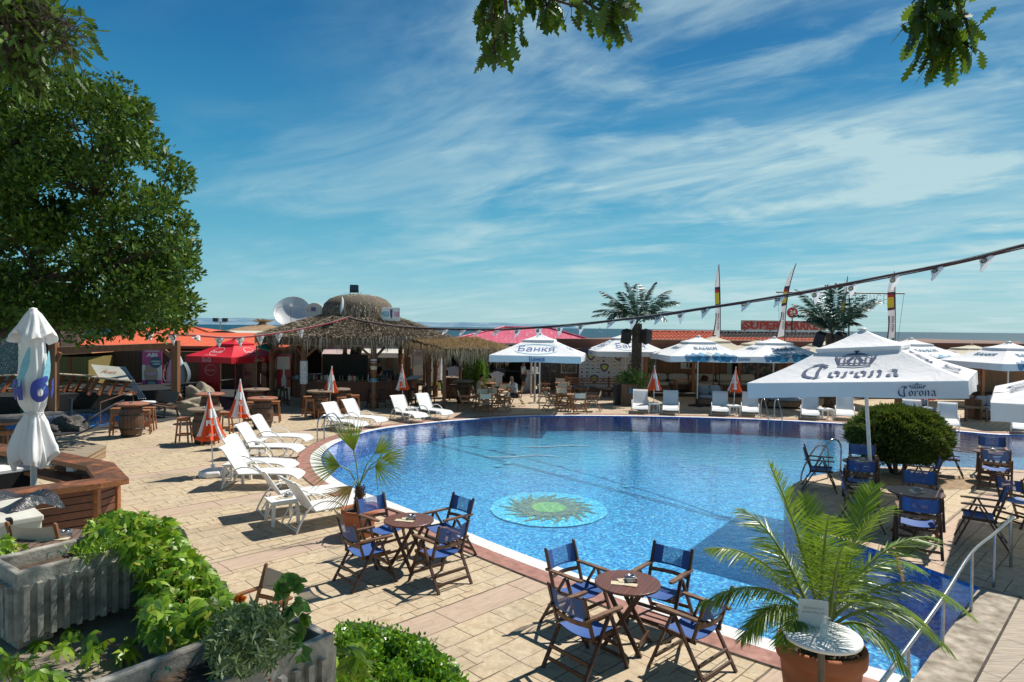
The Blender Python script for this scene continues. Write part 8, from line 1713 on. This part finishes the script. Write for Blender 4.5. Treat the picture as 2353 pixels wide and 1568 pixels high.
MB().box((0,.01,.004),(w_,.06,.006)).build('foot',glassy('acrylic',(.8,.85,.85),.35),t)
bp_=D(*KM(953,1240),5.3); bo=thing('gel_bottle','clear pump bottle of gel beside the white stand sign','bottle',(bp_.x,5.30,1.126)); GLC=glassy('clear_plastic',(.85,.9,.88),.30,.05); MB().lathe([(.030,0),(.033,.006),(.033,.085),(.028,.105),(.014,.115),(.014,.125)],24).build('bottle',GLC,bo); MB().lathe([(.029,.006),(.030,.06),(0,.061)],24).build('gel',glassy('gel',(.7,.8,.75),.35,.05),bo); MB().lathe([(.017,.12),(.017,.138),(.006,.14),(.006,.160),(.010,.162),(.010,.172),(0,.174)],14).beam((0,0,.166),(.045,-.01,.160),.012,.010).build('pump',glassy('pump_white',(.85,.87,.86),.75,.2),bo)
# creeper
VIN=island('creeper_leaf',[(0,(.05,.14,.012)),(.4,(.14,.29,.015)),(.8,(.27,.44,.03)),(.96,(.40,.52,.06)),(1,(.42,.36,.06))],.38,.40,.5,(.30,.48,.02)); STEMR=plain('red_stem',(.16,.07,.03),.6)
def palmate(cs,size,name,label,cat,mat,seed,nrm=(0,-.5,.8),prof=[.06,.6,1,.85,.45,.02],leaf5=5,wd=.145,core=None,jit=.5):
    rr=np.random.default_rng(seed); o=V(cs[0]); t=thing(name,label,cat,(o.x,o.y,o.z)); P=[];A=[];B=[]; m=MB()
    for c in cs:
        c=V(c)-o; n_=(V(nrm)+V(rr.normal(size=3))*jit).normalized(); x=n_.orthogonal().normalized(); x=(Matrix.Rotation(rr.random()*6.28,3,n_)@x); y=n_.cross(x); s=size*rr.uniform(.6,1.2)
        for k in range(leaf5):
            a=R(-80+160*k/(leaf5-1)) if leaf5>1 else 0; d=(x*math.cos(a)+y*math.sin(a)-n_*.12*rr.random()).normalized(); P.append(c);A.append(d*s*(1-.35*abs(a)/1.4));B.append(n_.cross(d).normalized()*s*wd+n_*s*.04*rr.normal())
        m.tube([c,c-n_*s*.7-x*s*.4],s*.018,4,cap=False)
    strips('foliage',np.array(P),np.array(A),np.array(B),prof,mat,t,.38); m.build('stems',STEMR,t); return t
vp1=[(205,1195),(260,1180),(330,1182),(400,1205),(425,1260),(470,1300),(500,1345),(535,1390),(500,1420),(440,1460),(400,1480),(350,1440),(325,1400),(335,1330),(300,1290),(290,1250),(210,1240)]
def vsamp(poly,n,f,seed):
    rr=random.Random(seed); us=[p[0] for p in poly]; vs=[p[1] for p in poly]; out=[]
    while len(out)<n:
        u=rr.uniform(min(us),max(us)); v=rr.uniform(min(vs),max(vs))
        if inpoly(u,v,poly): out.append(D(u,v,f(u,v)+rr.uniform(-.30,.25)))
    return out
yf=lambda u,v: 4.75-.85*min(1,max(0,(v-1190)/260))+.15*(u-300)/300
palmate(vsamp(vp1,1450,yf,2),.092,'creeper','bright green five-fingered creeper tumbling over the left planter','creeper',VIN,3)
# dark mass behind the creeper so that it reads as thick
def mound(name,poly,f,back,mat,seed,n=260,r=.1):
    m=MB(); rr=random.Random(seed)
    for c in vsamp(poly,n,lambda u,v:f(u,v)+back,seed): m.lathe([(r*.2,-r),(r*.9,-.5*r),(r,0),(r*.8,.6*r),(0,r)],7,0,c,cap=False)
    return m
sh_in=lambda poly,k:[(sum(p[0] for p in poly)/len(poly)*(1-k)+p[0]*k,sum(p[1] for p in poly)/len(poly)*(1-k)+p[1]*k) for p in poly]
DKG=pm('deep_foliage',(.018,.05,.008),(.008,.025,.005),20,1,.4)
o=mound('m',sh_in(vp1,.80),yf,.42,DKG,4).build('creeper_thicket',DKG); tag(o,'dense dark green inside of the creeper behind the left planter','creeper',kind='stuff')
vp2=[(85,1475),(120,1450),(200,1450),(300,1480),(330,1500),(250,1510),(160,1515)]; palmate(vsamp(vp2,26,lambda u,v:4.05-(v-1450)/400,6),.11,'creeper','few single five-fingered leaves on the stone ledge under the left planter','creeper',VIN,6)
vp3=[(0,1500),(60,1500),(110,1545),(150,1568),(230,1600),(0,1600)]; palmate(vsamp(vp3,60,lambda u,v:3.2,7),.085,'creeper','bright creeper leaves in the bottom left corner','creeper',VIN,7)
vp4=[(320,1390),(520,1380),(560,1400),(580,1450),(540,1500),(420,1490),(350,1470)]; palmate(vsamp(vp4,260,lambda u,v:3.75+.1*math.sin(u*.1),8),.10,'creeper','large leaved creeper between the two concrete planters','creeper',VIN,8,prof=[.1,.8,1.1,.9,.5,.02],wd=.26)
vp5=[(0,1235),(30,1240),(55,1262),(40,1275),(0,1275)]; palmate(vsamp(vp5,30,lambda u,v:5.2,9),.08,'creeper','tuft of green leaves behind the left planter rim','creeper',VIN,9)
vp6=[(150,1265),(260,1235),(285,1255),(200,1290)]; fz_=vsamp(vp6,420,lambda u,v:4.35,10); p=np.array([tuple(c) for c in fz_]); a=rdir(len(p))+np.array([0,0,.6]); a/=np.linalg.norm(a,axis=1,keepdims=True); t=thing('small_weeds','feathery green weeds growing inside the left planter','plant',fz_[0]); p=p-np.array(tuple(fz_[0])); quads('foliage',p,a*.06,perp(a)*.007,VIN,t)
# marigold plant, seedling, flowers in the near planter
GRYL=island('marigold_leaf',[(0,(.05,.10,.04)),(.5,(.11,.18,.08)),(.9,(.24,.31,.18)),(1,(.32,.38,.25))],.6,.25,.3)
mp=[(470,1480),(500,1440),(492,1415),(520,1420),(530,1390),(560,1408),(585,1385),(600,1405),(640,1392),(640,1420),(668,1430),(652,1465),(672,1495),(640,1505),(625,1540),(585,1530),(560,1562),(520,1540),(480,1560),(490,1520)]; fz_=vsamp(mp,4200,lambda u,v:3.15-(v-1400)/600+.10*math.sin(u*.09)*math.sin(v*.08),12); o0=fz_[0]; p=np.array([tuple(c-o0) for c in fz_]); a=rdir(len(p))+np.array([0,-.2,.35]); a/=np.linalg.norm(a,axis=1,keepdims=True); t=thing('marigold_plant','bushy grey green marigold plant filling the near planter','plant',o0); quads('foliage',p,a*npr.uniform(.022,.060,(len(p),1)),perp(a)*.0060,GRYL,t)
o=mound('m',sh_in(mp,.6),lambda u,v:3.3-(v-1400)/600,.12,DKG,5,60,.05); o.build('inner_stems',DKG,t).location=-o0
SEEDL=island('mulberry_leaf',[(0,(.03,.10,.012)),(1,(.09,.22,.03))],.4,.35,.4,(.25,.42,.03)); sl=[(640,1345),(660,1330),(690,1340),(650,1360),(685,1385),(660,1400),(700,1420),(615,1415),(600,1440),(640,1435),(685,1455),(670,1480),(690,1500),(630,1470),(610,1460)]; SEED=palmate([D(u,v,3.05) for u,v in sl for _ in(0,1,2)],.062,'seedling','upright seedling with broad dark leaves in the near planter','plant',SEEDL,13,nrm=(.1,-.8,.6),leaf5=3,wd=.42)
m=MB(); a=D(645,1500,3.05); o=m.tube([(0,0,0),D(648,1440,3.05)-a,D(655,1340,3.05)-a],.004,5).build('stem',STEMR,SEED); o.location=a-V(SEED.location)
ORF=island('marigold_petal',[(0,(.75,.16,.01)),(1,(.90,.30,.02))],.6,.3,.3,(.9,.35,.03))
for k,(u,v,s_) in enumerate(((552,1379,1),(640,1365,.3),(619,1411,.6),(618,1421,.45))):
    c=D(u,v,3.35); t=thing('marigold_flower',['open orange marigold flower against the paving','yellow green marigold bud by the cream chair','orange marigold beside the seedling','half hidden orange marigold below its twin'][k],'flower',c); n=90; d=rdir(n); d[:,2]=np.abs(d[:,2])*.5; d/=np.linalg.norm(d,axis=1,keepdims=True); quads('petals',d*.006,d*.028*s_,perp(d)*.010*s_,ORF if k!=1 else VIN,t); MB().tube([(0,0,0),(-.01,.02,-.08),(-.01,.03,-.16)],.0035,5).build('stem',DKG,t)
# box hedge
HED=island('box_leaf',[(0,(.035,.12,.010)),(.4,(.08,.22,.015)),(.8,(.15,.33,.025)),(1,(.28,.46,.05))],.30,.30,.65,(.3,.5,.02)); hp_=[(768,1440),(800,1428),(860,1436),(920,1450),(965,1462),(1010,1495),(1050,1535),(1090,1600),(1000,1640),(790,1640)]
def hedge():
    N_=15000; fzs=vsamp(hp_,N_,lambda u,v:0,20); out=[]
    rr=random.Random(5)
    for i in range(N_):
        us=rr.uniform(770,1090); vs=rr.uniform(1428,1640)
        if not inpoly(us,vs,hp_): continue
        top=G(us,vs,1.22+.10*math.sin(us*.05)*math.sin(vs*.07)); out.append(top+V((rr.uniform(-.02,.02),rr.uniform(-.05,.05),rr.uniform(-.14,.02))))
    return out
hs=hedge(); o0=hs[0]; p=np.array([tuple(c-o0) for c in hs]); a=rdir(len(p))+np.array([0,-.1,.8]); a/=np.linalg.norm(a,axis=1,keepdims=True); t=thing('box_hedge','glossy bright green box hedge at the bottom beside the dark planter','hedge',o0); strips('foliage',p,a*npr.uniform(.028,.05,(len(p),1)),perp(a)*.012,[.3,1,1,.5,.02],HED,t,.1)
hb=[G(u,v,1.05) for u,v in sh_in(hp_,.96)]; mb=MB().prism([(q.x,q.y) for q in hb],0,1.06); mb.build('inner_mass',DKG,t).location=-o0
palmate(vsamp([(770,1510),(830,1470),(850,1540),(800,1600)],24,lambda u,v:3.6,21),.10,'creeper','few creeper leaves between dark planter and box hedge','creeper',VIN,22)
# overhead oak boughs just above the frame: they shade the planters
ob=thing('oak_bough','oak bough above the camera that the hanging branches belong to','branch',(1.3,6.1,8.0)); P=[];A=[];B=[]
for k in range(150):
    c=V((rnd.uniform(-2.3,2.6),rnd.uniform(-2.2,1.6),rnd.uniform(-.2,1.0)))
    z_=c.z+8.0; y_=c.y+6.1
    if y_>6.9 or (y_>6.2 and c.x+1.3>.9): continue
    if (z_-3.6)/max(y_,.1)<.57 or math.hypot(c.x+.2,c.y*1.2)>2.4: continue
    n=70; d=rdir(n); P.append(np.array(c)+d*.34*npr.random((n,1))**.5); A.append(d*npr.uniform(.09,.15,(n,1))); B.append(perp(d)*.03)
quads('foliage',np.concatenate(P),np.concatenate(A),np.concatenate(B),OAKL,ob); MB().tube([(3.5,-4,.2),(1.2,-1.4,.5),(-1,-.3,.4)],[.09,.05,.02],8).build('limb',BARK,ob)
# =============== LADDERS AND RAILS ===============
def ladder(label,feet,d,h=.78,out=.62):
    t=thing('pool_ladder',label,'pool ladder',(feet[0].x,feet[0].y,0)); o=V(t.location); d=V(d).normalized()
    for f in feet:
        b=V((f.x,f.y,0))-o; pts=[b,b+V((0,0,h*.75)),b+d*out*.18+V((0,0,h)),b+d*out*.5+V((0,0,h*.97)),b+d*out*.95+V((0,0,h*.35)),b+d*out*1.05+V((0,0,-.2)),b+d*out*1.05+V((0,0,-.6))]; MB().tube(smooth_loop(pts,5,False),.021,10).build('hoop',STEEL,t)
ladder('curved steel pool ladder on the left bank by the loungers',[G(*KI(1375,652)),G(*KI(1440,625))],G(*KI(1620,610))-G(*KI(1375,652)),.78,.85)
ladder('steel pool ladder on the far bank right of the leaning parasol',[G(*KV(700,632)),G(*KV(895,640))],(.1,-1,0),.8,.6)
ladder('curved steel pool ladder on the peninsula tip behind the blue chair',[G(*KP(400,410)),G(*KP(525,335))],G(*KP(118,440))-G(*KP(400,410)),.80,.85)
rp=[(2323,1188,2323,1303),(2283.5,1228,2283.5,1350),(2231,1273,2231,1406)]
tops=[];posts=[]
for u,v,u2,v2 in rp: b=G(u2,v2); tpt=D(u,v,b.y); tops.append(tpt); posts.append((V((b.x,b.y,0)),V((b.x,b.y,tpt.z))))
p4=D(2168,1372,7.55); p5=D(2086,1487,6.75); p6=D(2022,1575,6.1); b5=V((p5.x+.02,p5.y,0)); posts+= [(V((p4.x,p4.y,0)),p4),(b5,p5)]
t=thing('steel_handrail','brushed steel handrail with five posts running down along the pool edge on the right','handrail',(0,0,0)); a=tops[0]
MB().tube(smooth_loop([posts[0][0],a+V((0,0,-.07)),a+V((-.03,-.06,-.005)),tops[1],tops[2],p4,p5,p6,p6+(p6-p5)],4,False),.024,12).build('rail',STEEL,t)
for a,b in posts[1:]: MB().tube([a,b],.020,10).build('post',STEEL,t); 
# =============== PEOPLE ===============
SKIN=pm('skin_tone',(.42,.22,.14),(.36,.18,.11),6,.55,.02)
def skinmesh(name,verts,edges,mat,parent=None,sub=1):
    me=bpy.data.meshes.new(name); me.from_pydata([v[:3] for v in verts],edges,[]); me.materials.append(mat); o=bpy.data.objects.new(name,me); COL.objects.link(o); m=o.modifiers.new('skin','SKIN'); m.use_smooth_shade=True; sl_=me.skin_vertices[0]
    for i,v in enumerate(verts): sl_.data[i].radius=(v[3],v[4] if len(v)>4 else v[3])
    sl_.data[0].use_root=True; s_=o.modifiers.new('sub','SUBSURF'); s_.levels=sub; s_.render_levels=sub
    if parent is not None: o.parent=parent
    return o
def person(label,loc,rz,pose,shirt,bottom,hairc,shoe=(.3,.3,.3),sit=False,short=True,glasses=False,group=None,armL=None,armR=None,noshirt=False,sex='m'):
    t=thing('person',label,'person',loc,rz); J=pose
    def a(n,r,r2=None): x=J[n]; return (*x,r,r2 or r)
    names=[('pel',.13,.10),('spi',.13,.095),('che',.155,.10),('nec',.055,.055),('hea',.075,.085),('top',.07,.085),('sL',.055),('eL',.042),('wL',.03),('sR',.055),('eR',.042),('wR',.03),('hL',.085),('kL',.06),('aL',.042),('tL',.038),('hR',.085),('kR',.06),('aR',.042),('tR',.038)]
    idx={n[0]:i for i,n in enumerate(names)}; vs=[a(*n) for n in names]; E=[(idx[p],idx[q]) for p,q in(('pel','spi'),('spi','che'),('che','nec'),('nec','hea'),('hea','top'),('che','sL'),('sL','eL'),('eL','wL'),('che','sR'),('sR','eR'),('eR','wR'),('pel','hL'),('hL','kL'),('kL','aL'),('aL','tL'),('pel','hR'),('hR','kR'),('kR','aR'),('aR','tR'))]
    hd=V(J['hea']); vs.append((hd.x,hd.y-.105,hd.z-.005,.014,.016)); E.append((idx['hea'],len(vs)-1))
    for w_ in('wL','wR'):
        w0=V(J[w_]); e0_=V(J['e'+w_[1]]); d=(w0-e0_).normalized(); x=d.cross(V((0,0,1))); x=x.normalized() if x.length>.1 else V((1,0,0)); y=x.cross(d); pc=w0+d*.07; vs.append((*pc,.028,.02)); pi_=len(vs)-1; E.append((idx[w_],pi_))
        for k,(o_f,l) in enumerate(((-.028,.06),(-.01,.072),(.01,.068),(.028,.052))): q=pc+x*o_f+d*.03; q2=q+d*l*.6-y*.01; q3=q2+d*l*.3-y*.025; vs+= [(*q,.0085),(*q2,.008),(*q3,.007)]; b_=len(vs)-3; E+= [(pi_,b_),(b_,b_+1),(b_+1,b_+2)]
        q=w0+d*.045+x*-.045; vs.append((*q,.01)); vs.append((*(q+d*.04-x*.012),.008)); E+= [(pi_,len(vs)-2),(len(vs)-2,len(vs)-1)]
    skinmesh('body',vs,E,SKIN,t)
    k=1.18; SH=fabric('shirt_cloth',shirt,None,.3,.8)
    if not noshirt:
        sv=[a('pel',.13*k,.11*k),a('spi',.135*k,.10*k),a('che',.155*k,.11*k),a('sL',.075),a('sR',.075)]; eL=V(J['sL']).lerp(V(J['eL']),.72); eR=V(J['sR']).lerp(V(J['eR']),.72); sv+= [(*eL,.068),(*eR,.068)]; n0=V(J['che']).lerp(V(J['nec']),.55); sv.append((*n0,.085,.075)); skinmesh('shirt',sv,[(0,1),(1,2),(2,3),(2,4),(3,5),(4,6),(2,7)],SH,t)
    BT=fabric('trouser_cloth',bottom,None,.3,.85); f=.85 if short else 1
    bv=[a('pel',.145,.12),a('hL',.105),a('hR',.105)]; kL=V(J['hL']).lerp(V(J['kL']),f); kR=V(J['hR']).lerp(V(J['kR']),f); bv+= [(*kL,.085),(*kR,.085)]; be=[(0,1),(0,2),(1,3),(2,4)]
    if not short: bv+= [(*V(J['aL']),.065),(*V(J['aR']),.065)]; be+= [(3,5),(4,6)]
    skinmesh('trousers',bv,be,BT,t)
    HC=plain('hair_colour',hairc,.7); m=MB(); tp=V(J['top']); 
    def hf(u,v):
        aa=2*PI*u; bb=PI*.5*v; r=.098; p=V((r*.86*math.cos(aa)*math.cos(bb),r*math.sin(aa)*math.cos(bb)+.012,.112*math.sin(bb))); low_=.0 if math.sin(aa)<-.2 else -.07*(1-v); return V((hd.x,hd.y,hd.z+.035))+p+V((0,0,low_ if v<.4 else low_*.3))
    m.sheet(hf,20,8); m.build('hair',HC,t)
    m=MB()
    for s_ in(-1,1):
        m.lathe([(.0,-.011),(.011,0),(0,.011)],8,0,(hd.x+s_*.032,hd.y-.088,hd.z+.015))
    if glasses: m.box((hd.x,hd.y-.096,hd.z+.015),(.13,.014,.032))
    m.build('glasses' if glasses else 'eyes',BLACK,t); MB().box((hd.x,hd.y-.09,hd.z-.05),(.045,.012,.008)).build('mouth',plain('lips',(.35,.12,.1),.5),t)
    m=MB()
    for s_ in(-1,1): m.lathe([(0,-.025),(.014,0),(0,.025)],8,0,(hd.x+s_*.085,hd.y,hd.z),sx=.6)
    m.build('ears',SKIN,t)
    for s_ in 'LR': A_=V(J['a'+s_]);T_=V(J['t'+s_]); m=MB(); pillow(m,(A_+T_)/2+V((0,-.01,-.01)),(.10,.27,.09),Matrix.Rotation(math.atan2(T_.y-A_.y,T_.x-A_.x)+PI/2,3,'Z')); m.build('shoe',plain('shoe_colour',shoe,.6),t)
    return t
SIT=dict(pel=(0,.08,.52),spi=(0,.06,.74),che=(0,-.02,.95),nec=(0,-.09,1.13),hea=(0,-.13,1.25),top=(0,-.11,1.34),sL=(-.19,-.02,1.03),eL=(-.24,-.2,.80),wL=(-.14,-.42,.76),sR=(.19,-.02,1.03),eR=(.26,-.12,.78),wR=(.18,-.36,.66),hL=(-.10,.0,.50),kL=(-.14,-.42,.52),aL=(-.14,-.40,.08),tL=(-.14,-.54,.05),hR=(.10,.0,.50),kR=(.15,-.42,.52),aR=(.16,-.30,.08),tR=(.17,-.44,.05))
STAND=dict(pel=(0,0,.95),spi=(0,0,1.15),che=(0,-.01,1.33),nec=(0,-.01,1.50),hea=(0,-.03,1.62),top=(0,-.02,1.71),sL=(-.19,0,1.41),eL=(-.24,-.02,1.13),wL=(-.18,-.22,1.05),sR=(.19,0,1.41),eR=(.24,-.02,1.13),wR=(.20,-.22,1.02),hL=(-.09,0,.90),kL=(-.10,-.02,.50),aL=(-.10,.02,.09),tL=(-.11,-.12,.05),hR=(.09,0,.90),kR=(.10,-.02,.50),aR=(.10,.02,.09),tR=(.11,-.12,.05))
pM=D(*KN(1195,400),30.1); person('man in white polo shirt and dark shorts sitting at a cafe table, wearing sunglasses',(pM.x,30.1,0),R(-52),SIT,(.78,.78,.79),(.03,.03,.04),(.30,.25,.20),(.55,.5,.42),glasses=True)
pW=D(*KN(655,400),31.2); person('woman with short dark hair sitting and reading at the cafe tables in a beige top',(pW.x,31.2,0),R(75),SIT,(.60,.50,.38),(.12,.08,.06),(.02,.015,.012))
pS=D(*KN(1345,200),36.9); person('person in white top and dark skirt standing at the clothes shop',(pS.x,36.9,0),R(110),STAND,(.62,.60,.58),(.03,.03,.035),(.06,.04,.03))
pR=D(*KC(1020,950),34.3); person('bar worker in a red shirt standing behind the thatched bar',(pR.x,34.3,0),R(60),STAND,(.45,.02,.04),(.05,.05,.06),(.04,.03,.02),short=False)
pB=D(*KC(1085,950),35.0); person('person in black shirt standing behind the red-shirted bar worker',(pB.x,35.0,0),R(-40),STAND,(.02,.02,.02),(.05,.05,.06),(.04,.03,.02),short=False)
